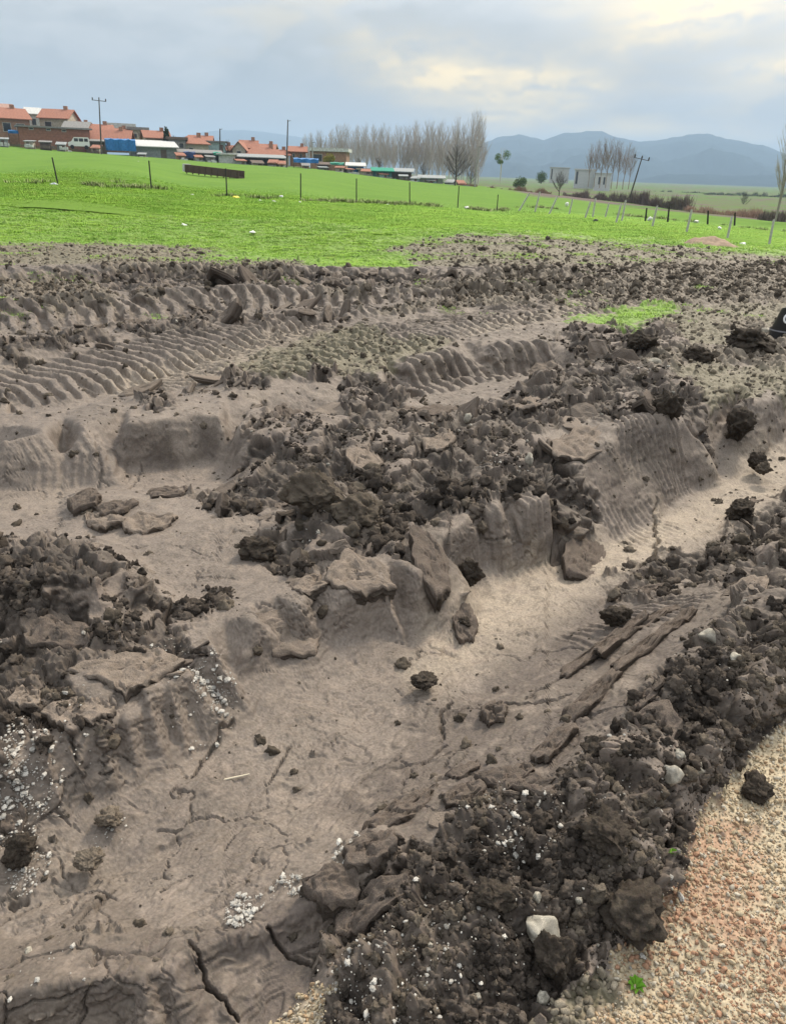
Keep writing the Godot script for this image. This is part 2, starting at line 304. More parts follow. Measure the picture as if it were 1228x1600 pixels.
const FIELD := [
	[-9.377,-13.576,0.226,4,-8.377,-14.793,0.098,4,-7.457,-15.277,0.077,4,-6.087,-16.407,0.028,4,-4.44,-17.444,-0.068,4,-3.052,-17.232,-0.131,5,-1.419,-16.941,-0.125,5,-0.367,-16.996,-0.07,5],
	[0.315,-18.997,0.025,4,1.464,-20.949,0.099,4,2.862,-21.813,0.081,4,4.484,-21.538,0.061,4,5.779,-20.189,0.003,4],
	[-10.218,-14.818,0.166,5,-9.094,-16.11,0.108,5,-8.1,-16.632,0.053,5,-6.597,-17.818,0.012,5,-4.801,-18.9,-0.068,5,-3.309,-18.71,-0.141,5],
	[0.346,-21.497,0.053,5,1.627,-23.444,0.09,5,3.106,-23.798,0.115,5,4.872,-23.5,0.091,5,6.703,-23.565,0.01,5,7.084,-21.356,0.006,4],
	[4.2,-20.065,-0.009,4],
	[9.37,-22.095,-0.046,5,10.74,-21.463,0.055,5,13.322,-21.155,0.168,5],
	[-17.931,-26.504,0.42,5,-13.826,-28.859,0.296,5,-7.799,-31.035,0.098,5,-0.729,-31.992,-0.166,5,6.075,-29.379,-0.159,5,12.527,-27.26,-0.26,5,16.018,-25.366,-0.264,5],
	[-23.416,-34.867,0.735,5,-20.279,-36.78,0.625,5,-18.052,-37.922,0.581,5,-15.874,-38.884,0.532,5,-12.261,-41.215,0.415,5,-8.989,-43.072,0.123,5,-5.558,-45.663,-0.03,5,-2.677,-47.925,-0.143,5,0.349,-49.999,-0.222,5,3.315,-51.894,-0.378,5,5.926,-53.674,-0.631,5],
	[-33.392,-49.85,0.71,5,-25.718,-54.209,0.673,5,-14.521,-58.216,0.34,5,-1.411,-59.983,-0.097,5,7.612,-59.515,-0.419,5],
	[12.051,-27.473,-0.253,5,11.563,-29.838,-0.225,5,10.899,-32.206,-0.212,5,10.51,-35.476,-0.19,5,9.549,-37.813,-0.227,5,9.055,-42.036,-0.242,5,7.996,-46.315,-0.33,5,7.045,-51.521,-0.424,5],
	[-55.435,-83.228,1.376,5,-42.668,-90.44,1.485,5,-24.115,-97.049,0.843,5,-2.383,-99.972,-0.114,5,11.975,-94.242,-0.738,5,21.098,-87.492,-1.23,5,25.768,-75.736,-1.194,5,30.991,-68.298,-1.346,5,39.65,-63.662,-1.248,5],
	[-91.176,-137.521,2.916,5,-70.141,-149.35,3.341,5,-54.711,-155.665,2.738,5,-35.145,-161.214,1.932,5,-16.232,-164.2,1.444,5,0.976,-164.997,-0.042,5,12.927,-159.477,-0.594,5,24.288,-148.021,-1.17,6,31.252,-126.188,-1.567,6,33.08,-99.653,-1.68,6,39.208,-86.531,-1.887,6,50.124,-80.7,-1.552,6],
	[-126.914,-191.815,4.474,6,-97.657,-208.238,4.871,6,-55.245,-223.267,3.216,6,-22.625,-228.885,1.695,6,1.322,-229.996,0.26,6,17.753,-219.283,-1.113,6,35.527,-217.113,-1.561,6,52.707,-213.593,-2.421,6,68.91,-208.929,-2.792,6,90.152,-200.68,-3.106,6,115.447,-187.275,-2.824,6],
	[-366.515,-475.044,-1.271,6,-255.809,-542.736,2.396,6,-144.506,-582.338,-0.144,6,-59.037,-597.089,-1.423,6,3.432,-599.99,-1.483,6,48.237,-598.058,-3.326,6,96.589,-592.174,-4.158,7,143.144,-582.675,-4.933,7,187.042,-570.101,-4.855,7,244.56,-547.897,-4.408,7,313.302,-511.705,-3.392,7],
	[-1220.711,-1584.255,-2.542,6,-853.535,-1808.723,-1.93,6,-27.541,-1999.81,-4.437,6,475.157,-1942.737,-5.486,6,812.546,-1827.504,-4.616,6,1042.28,-1706.943,-5.666,6],
	[-4271.785,-5545.435,-9.102,6,-2986.783,-6330.808,-6.423,6,-96.702,-6999.332,-9.945,6,1661.785,-6799.888,-13.886,6,2842.226,-6397.011,-11.397,6,3645.279,-5975.947,-11.555,6]]

var gq := PackedFloat32Array()     # the column positions as shares of the half width
var gh := PackedFloat32Array()     # heights
var gk: Array = []                 # weights of kinds: light mud, crumbs, gravel, trampled, grass
var gd := PackedFloat32Array()     # stamped relief (treads, cracks)

func half_width(z: float) -> float:
	return 0.56 * z + 0.5

func row_z(i: float) -> float:
	return Z_NEAR * pow(Z_FAR / Z_NEAR, i / (ROWS - 1))

func z_row(z: float) -> float:
	return log(maxf(z, 0.05) / Z_NEAR) / log(Z_FAR / Z_NEAR) * (ROWS - 1)

func survey_points(wobble: FastNoiseLite) -> Array:
	var out: Array = []
	for src in [SURVEY, FIELD]:
		for ln in src:
			var n: int = ln.size() / 4
			for i in n:
				var a := Vector3(ln[i * 4], ln[i * 4 + 2], ln[i * 4 + 1])
				out.append([a, ln[i * 4 + 3]])
				if i == n - 1 or src == FIELD: continue
				var b := Vector3(ln[i * 4 + 4], ln[i * 4 + 6], ln[i * 4 + 5])
				var step := 0.045 * -a.z
				var m := int(a.distance_to(b) / step)
				var side := (b - a).cross(Vector3.UP).normalized()
				for k in range(1, m):
					var t := float(k) / m
					var p := a.lerp(b, t)
					var amp := -p.z * 0.007 * minf(1.0, 4.0 * t * (1.0 - t) + 0.2)
					p += side * wobble.get_noise_2d(p.x * 9.0 / -p.z * 3.0 + a.x, p.z * 9.0 / -p.z * 3.0 + out.size() * 0.05) * amp * 2.0
					p.y += wobble.get_noise_2d(p.x * 7.0 + 91.0, p.z * 7.0) * 0.010
					out.append([p, ln[i * 4 + 3] if t < 0.5 else ln[i * 4 + 7]])
	return out

# raster of a triangulation over any warped grid: rows by log depth, columns by share of the half width
func raster(pts: Array, rows: int, cols: int, q: PackedFloat32Array, row_of: Callable, width_of: Callable, heights: PackedFloat32Array, kinds: Array) -> Array:
	var uv := PackedVector2Array()
	for p in pts:
		var z: float = -p[0].z
		uv.append(Vector2(p[0].x / width_of.call(z) * 400.0, row_of.call(z)))
	var tri := Geometry2D.triangulate_delaunay(uv)
	for t in range(0, tri.size(), 3):
		var a := uv[tri[t]]
		var b := uv[tri[t + 1]]
		var c := uv[tri[t + 2]]
		var det := (b - a).cross(c - a)
		if absf(det) < 1e-6: continue
		var r0 := maxi(0, ceili(minf(a.y, minf(b.y, c.y)) - 0.001))
		var r1 := mini(rows - 1, floori(maxf(a.y, maxf(b.y, c.y)) + 0.001))
		var ha: float = pts[tri[t]][0].y
		var hb: float = pts[tri[t + 1]][0].y
		var hc: float = pts[tri[t + 2]][0].y
		var ka: int = pts[tri[t]][1]
		var kb: int = pts[tri[t + 1]][1]
		var kc: int = pts[tri[t + 2]][1]
		for r in range(r0, r1 + 1):
			var lo := 1e9
			var hi := -1e9
			for e in [[a, b], [b, c], [c, a]]:
				var p: Vector2 = e[0]
				var s: Vector2 = e[1]
				if (p.y <= r and s.y >= r) or (s.y <= r and p.y >= r):
					if absf(s.y - p.y) < 1e-6:
						lo = minf(lo, minf(p.x, s.x)); hi = maxf(hi, maxf(p.x, s.x))
					else:
						var x := p.x + (s.x - p.x) * (r - p.y) / (s.y - p.y)
						lo = minf(lo, x); hi = maxf(hi, x)
			if hi < lo: continue
			var j := q.bsearch(lo / 400.0 - 1e-5)
			while j < cols and q[j] * 400.0 <= hi + 1e-3:
				var pt := Vector2(q[j] * 400.0, r)
				var wb := clampf((pt - a).cross(c - a) / det, 0.0, 1.0)
				var wc := clampf((b - a).cross(pt - a) / det, 0.0, 1.0)
				var wa := 1.0 - wb - wc
				var k := r * cols + j
				heights[k] = ha * wa + hb * wb + hc * wc
				if ka == kb and kb == kc:
					if ka > 0: kinds[ka - 1][k] = 1.0
				else:
					if ka > 0: kinds[ka - 1][k] += wa
					if kb > 0: kinds[kb - 1][k] += wb
					if kc > 0: kinds[kc - 1][k] += wc
				j += 1
	return [heights, kinds]

func blur(a: PackedFloat32Array, rows: int, cols: int, passes: int, r: int) -> PackedFloat32Array:
	var inv := 1.0 / (2 * r + 1)
	for p in passes:
		var o := a.duplicate()
		for i in rows:
			var s := 0.0
			var at := i * cols
			for j in range(-r, r + 1): s += a[at + clampi(j, 0, cols - 1)]
			for j in cols:
				o[at + j] = s * inv
				s += a[at + mini(j + r + 1, cols - 1)] - a[at + maxi(j - r, 0)]
		var o2 := o.duplicate()
		for j in cols:
			var s := 0.0
			for i in range(-r, r + 1): s += o[clampi(i, 0, rows - 1) * cols + j]
			for i in rows:
				o2[i * cols + j] = s * inv
				s += o[mini(i + r + 1, rows - 1) * cols + j] - o[maxi(i - r, 0) * cols + j]
		a = o2
	return a

# walk the grid round a ground line and call f(index, along, across, share)
func stamp(line: Array, reach: float, f: Callable) -> void:
	var along := 0.0
	for i in line.size() / 3 - 1:
		var a := Vector2(line[i * 3], line[i * 3 + 2])
		var b := Vector2(line[i * 3 + 3], line[i * 3 + 5])
		var len := a.distance_to(b)
		var d := (b - a) / len
		var r0 := maxi(0, floori(z_row(minf(-a.y, -b.y) - reach)))
		var r1 := mini(ROWS - 1, ceili(z_row(maxf(-a.y, -b.y) + reach)))
		for r in range(r0, r1 + 1):
			var z := row_z(r)
			var w := half_width(z)
			var j := gq.bsearch((minf(a.x, b.x) - reach) / w)
			var jmax := (maxf(a.x, b.x) + reach) / w
			while j < COLS and gq[j] <= jmax:
				var p := Vector2(gq[j] * w, -z)
				var t := (p - a).dot(d)
				if t >= 0.0 and t < len:
					var s := (p - a).cross(d)
					if absf(s) < reach: f.call(r * COLS + j, along + t, s, s / reach)
				j += 1
		along += len

func crack(line: Array, width: float, depth: float, wob: FastNoiseLite) -> void:
	stamp(line, width * 5.0, func(k: int, t: float, s: float, _u: float) -> void:
		var off := wob.get_noise_2d(t * 14.0, line[0] * 50.0) * width * 3.2 + wob.get_noise_2d(t * 60.0, line[0] * 70.0) * width * 1.0
		var w := width * (0.55 + 0.6 * absf(wob.get_noise_2d(t * 9.0, 7.0 + line[0])))
		var e := absf(s - off) / w
		if e < 1.0: gd[k] = minf(gd[k], -depth * (1.0 - e * e)))

func tread(line: Array, reach: float, spacing: float, amp: float, slant: float, wob: FastNoiseLite) -> void:
	stamp(line, reach, func(k: int, t: float, s: float, u: float) -> void:
		var fade := smoothstep(1.0, 0.7, absf(u)) * (0.8 + 0.4 * wob.get_noise_2d(t * 2.0, s * 2.0 + line[0]))
		var ph := (t + slant * absf(s)) / spacing + 0.14 * wob.get_noise_2d(t * 5.0, s * 5.0)
		var x := absf(fposmod(ph, 1.0) - 0.5) * 2.0
		gd[k] += amp * fade * (smoothstep(0.35, 0.62, x) - 0.5))

var nz := {}
var rz := PackedFloat32Array()     # depth of every ground vertex, rows drawn together where the ground is steep
var flat_h := PackedFloat32Array() # heights on the plain rows

func even_rows() -> void:
	flat_h = gh.duplicate()
	rz.resize(ROWS * COLS)
	var src: Array = [gh, gd, gk[0], gk[1], gk[2], gk[3], gk[4], gk[5], gk[6]]
	var out: Array = []
	for a in src: out.append(a.duplicate())
	var cum := PackedFloat32Array()
	cum.resize(ROWS)
	var zs := PackedFloat32Array()
	for i in ROWS: zs.append(row_z(i))
	for j in COLS:
		cum[0] = 0.0
		for i in range(1, ROWS):
			var dz := zs[i] - zs[i - 1]
			var dh := gh[i * COLS + j] - gh[(i - 1) * COLS + j]
			cum[i] = cum[i - 1] + sqrt(dz * dz + dh * dh * 1.6) / zs[i]
		var total := cum[ROWS - 1]
		var r := 0
		for i in ROWS:
			var want := total * i / (ROWS - 1)
			while r < ROWS - 2 and cum[r + 1] < want: r += 1
			var t := clampf((want - cum[r]) / maxf(cum[r + 1] - cum[r], 1e-9), 0.0, 1.0)
			var a := r * COLS + j
			var k := i * COLS + j
			rz[k] = lerpf(zs[r], zs[r + 1], t)
			for c in 9: out[c][k] = lerpf(src[c][a], src[c][a + COLS], t)
	gh = out[0]
	gd = out[1]
	for c in 7: gk[c] = out[c + 2]

func ground() -> void:
	var wob := noise(FastNoiseLite.TYPE_SIMPLEX, 0.35, 3, 3)
	gq.resize(COLS)
	for j in COLS:
		var s := 2.0 * j / (COLS - 1) - 1.0
		gq[j] = s + signf(s) * pow(maxf(0.0, absf(s) - 0.86) / 0.14, 2.0) * 1.6
	var pts := survey_points(wob)
	gh.resize(ROWS * COLS)
	gd.resize(ROWS * COLS)
	for k in 7:
		var a := PackedFloat32Array()
		a.resize(ROWS * COLS)
		gk.append(a)
	for e in EDGES: pts.append([Vector3(e[0], e[1], e[2]), 5 if e[2] > -170.0 else 6])
	var got := raster(pts, ROWS, COLS, gq, z_row, half_width, gh, gk)
	gh = blur(blur(got[0], ROWS, COLS, 1, 2), ROWS, COLS, 1, 1)
	gk = got[1]
	print("raster ", pts.size(), " ", Time.get_ticks_msec())
	for t in TREADS: tread(t[0], t[1], t[2], t[3], t[4], wob)
	for t in CRACKS: crack(t[0], t[1], t[2], wob)
	even_rows()
	print("stamps ", Time.get_ticks_msec())
	nz.val = cells(19.0, 12, FastNoiseLite.RETURN_CELL_VALUE)
	nz.bl1 = noise(FastNoiseLite.TYPE_SIMPLEX_SMOOTH, 4.5, 15)
	nz.bl2 = noise(FastNoiseLite.TYPE_SIMPLEX_SMOOTH, 11.0, 16)
	nz.bl3 = noise(FastNoiseLite.TYPE_SIMPLEX_SMOOTH, 30.0, 17)
	nz.block = cells(5.2, 14, FastNoiseLite.RETURN_CELL_VALUE)
	nz.block_e = cells(5.2, 14, FastNoiseLite.RETURN_DISTANCE2_SUB)
	nz.edge = noise(FastNoiseLite.TYPE_SIMPLEX_SMOOTH, 1.5, 21, 5)
	nz.low = noise(FastNoiseLite.TYPE_SIMPLEX_SMOOTH, 2.2, 22, 3)
	nz.mid = noise(FastNoiseLite.TYPE_SIMPLEX_SMOOTH, 9.0, 23, 3)
	nz.fine = noise(FastNoiseLite.TYPE_SIMPLEX_SMOOTH, 45.0, 24, 2)
	nz.web = cells(4.2, 25, FastNoiseLite.RETURN_DISTANCE2_SUB)
	nz.web2 = cells(11.0, 26, FastNoiseLite.RETURN_DISTANCE2_SUB)
	nz.warp = noise(FastNoiseLite.TYPE_SIMPLEX_SMOOTH, 6.0, 27, 3)
	band(40, ground_rows)
	var v := PackedVector3Array()
	var c := PackedColorArray()
	for r in results:
		v.append_array(r[0])
		c.append_array(r[1])
	print("relief ", Time.get_ticks_msec())
	gv = v
	band(40, ground_normals)
	var n := PackedVector3Array()
	for r in results: n.append_array(r)
	var ix := PackedInt32Array()
	ix.resize((ROWS - 1) * (COLS - 1) * 6)
	var w := 0
	for i in ROWS - 1:
		for j in COLS - 1:
			var k := i * COLS + j
			ix[w] = k; ix[w + 1] = k + COLS; ix[w + 2] = k + 1
			ix[w + 3] = k + 1; ix[w + 4] = k + COLS; ix[w + 5] = k + COLS + 1
			w += 6
	var s := Shape.new()
	s.v = v; s.n = n; s.c = c; s.ix = ix
	gn = n
	tag(obj("mud_ground", s.mesh(), M.soil), "", "", "", "structure")
	print("ground ", Time.get_ticks_msec())

var gv := PackedVector3Array()
var gn := PackedVector3Array()

func ground_rows(part: int) -> void:
	var v := PackedVector3Array()
	var c := PackedColorArray()
	var r0 := part * ROWS / 40
	var r1 := (part + 1) * ROWS / 40
	var drag := Vector2(0.62, -0.785)
	for i in range(r0, r1):
		var im := maxi(i - 4, 0)
		var ip := mini(i + 4, ROWS - 1)
		for j in COLS:
			var k := i * COLS + j
			var z := rz[k]
			var w := half_width(z)
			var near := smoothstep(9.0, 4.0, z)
			var x := gq[j] * w
			var ka := i * COLS + maxi(j - 4, 0)
			var kb := i * COLS + mini(j + 4, COLS - 1)
			var kc := im * COLS + j
			var kd := ip * COLS + j
			var va := Vector3(gq[maxi(j - 4, 0)] * half_width(rz[ka]), gh[ka], -rz[ka])
			var vb := Vector3(gq[mini(j + 4, COLS - 1)] * half_width(rz[kb]), gh[kb], -rz[kb])
			var vc := Vector3(gq[j] * half_width(rz[kc]), gh[kc], -rz[kc])
			var vd := Vector3(gq[j] * half_width(rz[kd]), gh[kd], -rz[kd])
			var nn := (vb - va).cross(vd - vc).normalized()
			var y := gh[k]
			# noise is read in the round (x, y, z), so that steep banks are not smeared
			var p := Vector3(x, y * 1.3, -z)
			var e: float = nz.edge.get_noise_3dv(p)
			var lo: float = nz.low.get_noise_3dv(p)
			var mi: float = nz.mid.get_noise_3dv(p)
			var fr_ := nz.fine.get_noise_3dv(p) as float
			var fade := pow(clampf(2.2 / z, 0.0, 1.0), 1.4)
			var fi := fr_ * fade      # relief finer than the mesh can carry is left to the material
			var cw := smoothstep(0.36, 0.62, gk[1][k] + e * 0.5 + mi * 0.4 + fi * 0.2 + 0.15 * (1.0 - near))
			var gw := smoothstep(0.35, 0.65, gk[2][k] + (e * 0.4 + mi * 0.25) * minf(1.0, gk[2][k] * 6.0))
			var ow := smoothstep(0.35, 0.65, gk[3][k] + (e * 0.4 + mi * 0.3) * minf(1.0, gk[3][k] * 6.0))
			var vw := smoothstep(0.35, 0.6, gk[4][k] + (e * 0.5 + mi * 0.45) * minf(1.0, gk[4][k] * 6.0))
			var lw := clampf(gk[0][k] + e * 0.4, 0.0, 1.0)
			var d := lo * 0.015 * (1.0 + 0.12 * z)
			var col := Color(0.25, 0.205, 0.173).lerp(Color(0.178, 0.146, 0.124), clampf(0.5 + lo * 0.9 + mi * 0.5, 0.0, 1.0))
			col = col.lerp(Color(0.14, 0.113, 0.096), smoothstep(0.2, 0.7, gk[6][k] + (e * 0.5 + mi * 0.4) * minf(1.0, gk[6][k] * 4.0)))  # darker clay zones, with the shade of slopes turned from the light painted in
			col = col.lerp(Color(0.4, 0.33, 0.255), lw * (0.75 + 0.25 * mi))
			# smooth clay: drawn-out streaks, shallow flakes, a web of fine cracks
			var sm := (1.0 - cw) * (1.0 - gw)
			if sm > 0.01:
				var al := Vector2(x, -z).dot(drag)
				var ac: float = Vector2(x, -z).cross(drag) + nz.warp.get_noise_2d(x * 0.7, z * 0.7) * 0.06
				var streak: float = nz.fine.get_noise_3d(al * 0.16, ac * 1.1, y * 0.6)
				var flake := smoothstep(0.05, 0.3, float(nz.mid.get_noise_3d(al * 0.55, ac * 1.5, y + 31.0)))
				d += sm * (mi * (0.006 + 0.012 * (1.0 - near)) + fi * (0.0016 + 0.007 * (1.0 - near)) + streak * 0.004 * fade + flake * 0.004 * near)
				# thin layers peeled off in patches
				var layer: float = nz.low.get_noise_3d(al * 0.55 + 11.0, ac * 2.4, y * 2.0) * 5.0 + mi * 0.22
				var fr := layer - floorf(layer)
				var peel := smoothstep(-0.15, 0.2, float(nz.edge.get_noise_3d(p.x + 60.0, p.y, p.z)))
				d += sm * peel * 0.006 * (smoothstep(0.86, 1.0, fr) - fr)
				var q := p + Vector3(mi, 0.0, lo) * 0.06
				var web: float = nz.web.get_noise_3dv(q) + 1.0
				var web2: float = nz.web2.get_noise_3dv(q) + 1.0
				var on := smoothstep(0.02, 0.3, lo)
				var on2 := smoothstep(0.05, 0.35, float(nz.low.get_noise_3d(p.x + 40.0, p.y, p.z)))
				d -= sm * near * (smoothstep(0.028, 0.0, web) * 0.016 * on + smoothstep(0.05, 0.0, web2) * 0.008 * on2)
				col = col.lerp(Color(0.15, 0.12, 0.095), 0.45 * smoothstep(0.1, 0.5, streak) + 0.3 * smoothstep(0.15, 0.5, fi))
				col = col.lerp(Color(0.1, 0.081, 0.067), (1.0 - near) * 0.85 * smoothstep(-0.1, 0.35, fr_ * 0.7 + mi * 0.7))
				col = col.lerp(Color(0.285, 0.23, 0.19), 0.5 * smoothstep(0.15, 0.5, float(nz.mid.get_noise_3d(p.x + 5.0, p.y, p.z + 9.0))))
			if ow > 0.0:
				d += ow * (mi * 0.02 + fi * 0.008)
				col = col.lerp(Color(0.15, 0.13, 0.085).lerp(Color(0.235, 0.205, 0.15), clampf(0.5 + fr_ * 1.2, 0.0, 1.0)), ow)
			if gw > 0.0:
				d += gw * (fi * 0.003 + mi * 0.006)
				var red := smoothstep(0.0, 0.3, e * 0.8 + mi * 0.3 + 0.36 - 1.2 * absf(x - 0.8) - 0.9 * absf(z - 1.26))
				col = col.lerp(Color(0.52, 0.43, 0.3).lerp(Color(0.42, 0.25, 0.165), red * 0.8), gw)
			var pw := smoothstep(0.3, 0.7, gk[5][k] + e * 0.4 + mi * 0.4 + fi * 0.2) * (1.0 - cw)
			if pw > 0.0:
				var a2 := absf(nz.bl1.get_noise_3dv(p + Vector3(mi, lo, mi) * 0.06))
				var b2 := absf(nz.bl2.get_noise_3dv(p + Vector3(lo, mi, lo) * 0.03))
				d += pw * ((a2 - 0.3) * 0.09 + (b2 - 0.3) * 0.035 + mi * 0.025)
				var cv2: float = nz.val.get_noise_3dv(p + Vector3(fi, mi, lo) * 0.02)
				col = col.lerp(Color(0.12, 0.098, 0.077).lerp(Color(0.235, 0.195, 0.152), clampf(0.5 + 0.55 * cv2 + mi * 0.9, 0.0, 1.0)), pw)
			if cw > 0.0:
				var a := absf(nz.bl1.get_noise_3dv(p + Vector3(mi, lo, mi) * 0.06))
				var b := absf(nz.bl2.get_noise_3dv(p + Vector3(lo, mi, lo) * 0.03))
				var cc := absf(nz.bl3.get_noise_3dv(p))
				var big := 1.0 + 0.09 * z
				# torn blocks, drawn out along the rut: some rise above their neighbours, some are still smeared clay
				var bp := Vector3(Vector2(x, -z).dot(drag) * 0.6, y * 1.2, Vector2(x, -z).cross(drag) * 1.15) + Vector3(mi, lo, mi) * 0.09
				var bv: float = nz.block.get_noise_3dv(bp)
				var be: float = smoothstep(0.0, 0.12, nz.block_e.get_noise_3dv(bp) + 1.0)
				var clay := smoothstep(0.25, 0.4, bv) * smoothstep(-0.35, 0.1, e) * be
				var rough := 1.0 - 0.8 * clay
				d += cw * ((a - 0.3) * 0.05 * big * rough + (b - 0.3) * 0.027 * rough * clampf(4.5 / z, 0.3, 1.0) + (cc - 0.3) * 0.02 * fade * rough + lo * 0.045 + mi * 0.014 + fi * 0.006 * rough)
				d += cw * (bv * 0.03 * be - 0.018 * (1.0 - be)) * minf(big, 1.6) * smoothstep(0.45, 0.85, nn.y)
				var cv: float = nz.val.get_noise_3dv(p + Vector3(fi, mi, lo) * 0.012)
				var soil := Color(0.06, 0.048, 0.04).lerp(Color(0.12, 0.096, 0.079), clampf(0.35 + 0.5 * cv + mi * 0.6, 0.0, 1.0))
				soil = soil.lerp(Color(0.16, 0.128, 0.105), 0.8 * smoothstep(0.05, 0.35, lo + mi * 0.4))
				soil = soil.lerp(Color(0.215, 0.173, 0.144), clay * 0.9)
				col = col.lerp(soil, cw)
			if vw > 0.0:
				d += vw * mi * 0.025
				col = col.lerp(Color(0.19, 0.31, 0.05), vw)
			d += gd[k] * (1.0 - 0.55 * cw)
			v.append(Vector3(x, y - 0.25 * smoothstep(26.1, 27.0, z), -z) + nn * d)
			c.append(col)
	results[part] = [v, c]

func ground_normals(part: int) -> void:
	var n := PackedVector3Array()
	for i in range(part * ROWS / 40, (part + 1) * ROWS / 40):
		var im := maxi(i - 1, 0) * COLS
		var ip := mini(i + 1, ROWS - 1) * COLS
		for j in COLS:
			var dx := gv[i * COLS + mini(j + 1, COLS - 1)] - gv[i * COLS + maxi(j - 1, 0)]
			var dz := gv[ip + j] - gv[im + j]
			n.append(dx.cross(dz).normalized())
	results[part] = n

# index of the ground vertex nearest to a place
func at_ground(x: float, z: float) -> int:
	var d := clampf(-z, Z_NEAR, Z_FAR)
	var j := clampi(gq.bsearch(x / half_width(d)), 0, COLS - 1)
	var lo := 0
	var hi := ROWS - 1
	while lo < hi:
		var m := (lo + hi) / 2
		if rz[m * COLS + j] < d: lo = m + 1
		else: hi = m
	return lo * COLS + j

func ground_y(x: float, z: float) -> float:
	if -z < Z_FAR - 0.9: return gv[at_ground(x, z)].y
	return field_y(x, z)

# ---------------------------------------------------------------- the field and the plain beyond

const FROWS := 260
const FCOLS := 300
var fq := PackedFloat32Array()
var fh := PackedFloat32Array()
var fk: Array = []

func f_row(z: float) -> float:
	return log(maxf(z, 1.0) / 25.0) / log(7000.0 / 25.0) * (FROWS - 1)

func f_z(i: float) -> float:
	return 25.0 * pow(7000.0 / 25.0, i / (FROWS - 1))

func f_width(z: float) -> float:
	return 0.9 * z + 4.0

func field_y(x: float, z: float) -> float:
	var r := clampf(f_row(-z), 0.0, FROWS - 1.001)
	var i := int(r)
	var j := clampi(fq.bsearch(x / f_width(-z)), 0, FCOLS - 1)
	return lerpf(fh[i * FCOLS + j], fh[(i + 1) * FCOLS + j], r - i)

const EDGES := [[-25.0, 0.9, -16.0], [25.0, 0.1, -16.0], [-110.0, 3.0, -95.0], [-190.0, 4.0, -165.0], [110.0, -1.5, -95.0], [-6500.0, -6.0, -6900.0], [6500.0, -8.0, -6900.0], [-300.0, 4.5, -260.0], [300.0, -3.0, -260.0], [-1800.0, -2.0, -1950.0], [1800.0, -5.0, -1950.0]]

func field() -> void:
	fq.resize(FCOLS)
	for j in FCOLS: fq[j] = (2.0 * j / (FCOLS - 1) - 1.0)
	fh.resize(FROWS * FCOLS)
	for k in 7:
		var a := PackedFloat32Array()
		a.resize(FROWS * FCOLS)
		fk.append(a)
	var pts: Array = []
	for ln in FIELD:
		for i in ln.size() / 4: pts.append([Vector3(ln[i * 4], ln[i * 4 + 2], ln[i * 4 + 1]), ln[i * 4 + 3]])
	for e in EDGES: pts.append([Vector3(e[0], e[1], e[2]), 5 if e[2] > -170.0 else 6])
	var got := raster(pts, FROWS, FCOLS, fq, f_row, f_width, fh, fk)
	fh = blur(got[0], FROWS, FCOLS, 2, 2)
	fk = got[1]
	var s := Shape.new()
	var nn := noise(FastNoiseLite.TYPE_SIMPLEX_SMOOTH, 0.12, 31, 4)
	var nl := noise(FastNoiseLite.TYPE_SIMPLEX_SMOOTH, 0.012, 32, 3)
	for i in FROWS:
		var z := f_z(i)
		for j in FCOLS:
			var k := i * FCOLS + j
			var x := fq[j] * f_width(z)
			var a := nn.get_noise_2d(x, z)
			var b := nl.get_noise_2d(x, z * 0.35)
			var y := fh[k] - 0.06 * smoothstep(26.4, 25.4, z) + a * 0.05
			var gr := Color(0.21, 0.36, 0.07).lerp(Color(0.175, 0.315, 0.06), clampf(0.5 + a, 0.0, 1.0))
			if z < 46.0: gr = Color(0.19, 0.325, 0.055)
			var pl := Color(0.18, 0.24, 0.09)
			var pick := fposmod(floorf(b * 14.0 + log(z) * 7.0) * 0.37, 1.0)
			if pick < 0.3: pl = Color(0.15, 0.26, 0.075)
			elif pick < 0.6: pl = Color(0.22, 0.175, 0.16)
			var wp := clampf(fk[5][k] + fk[6][k] + a * 0.3, 0.0, 1.0)
			s.v.append(Vector3(x, y, -z))
			s.c.append(gr.lerp(pl, smoothstep(0.35, 0.65, wp)))
	for i in FROWS:
		for j in FCOLS:
			var dx := s.v[i * FCOLS + mini(j + 1, FCOLS - 1)] - s.v[i * FCOLS + maxi(j - 1, 0)]
			var dz := s.v[mini(i + 1, FROWS - 1) * FCOLS + j] - s.v[maxi(i - 1, 0) * FCOLS + j]
			s.n.append(dx.cross(dz).normalized())
	for i in FROWS - 1:
		for j in FCOLS - 1:
			var k := i * FCOLS + j
			s.ix.append_array(PackedInt32Array([k, k + FCOLS, k + 1, k + 1, k + FCOLS, k + FCOLS + 1]))
	tag(obj("field", s.mesh(), M.far_ground), "", "", "", "structure")

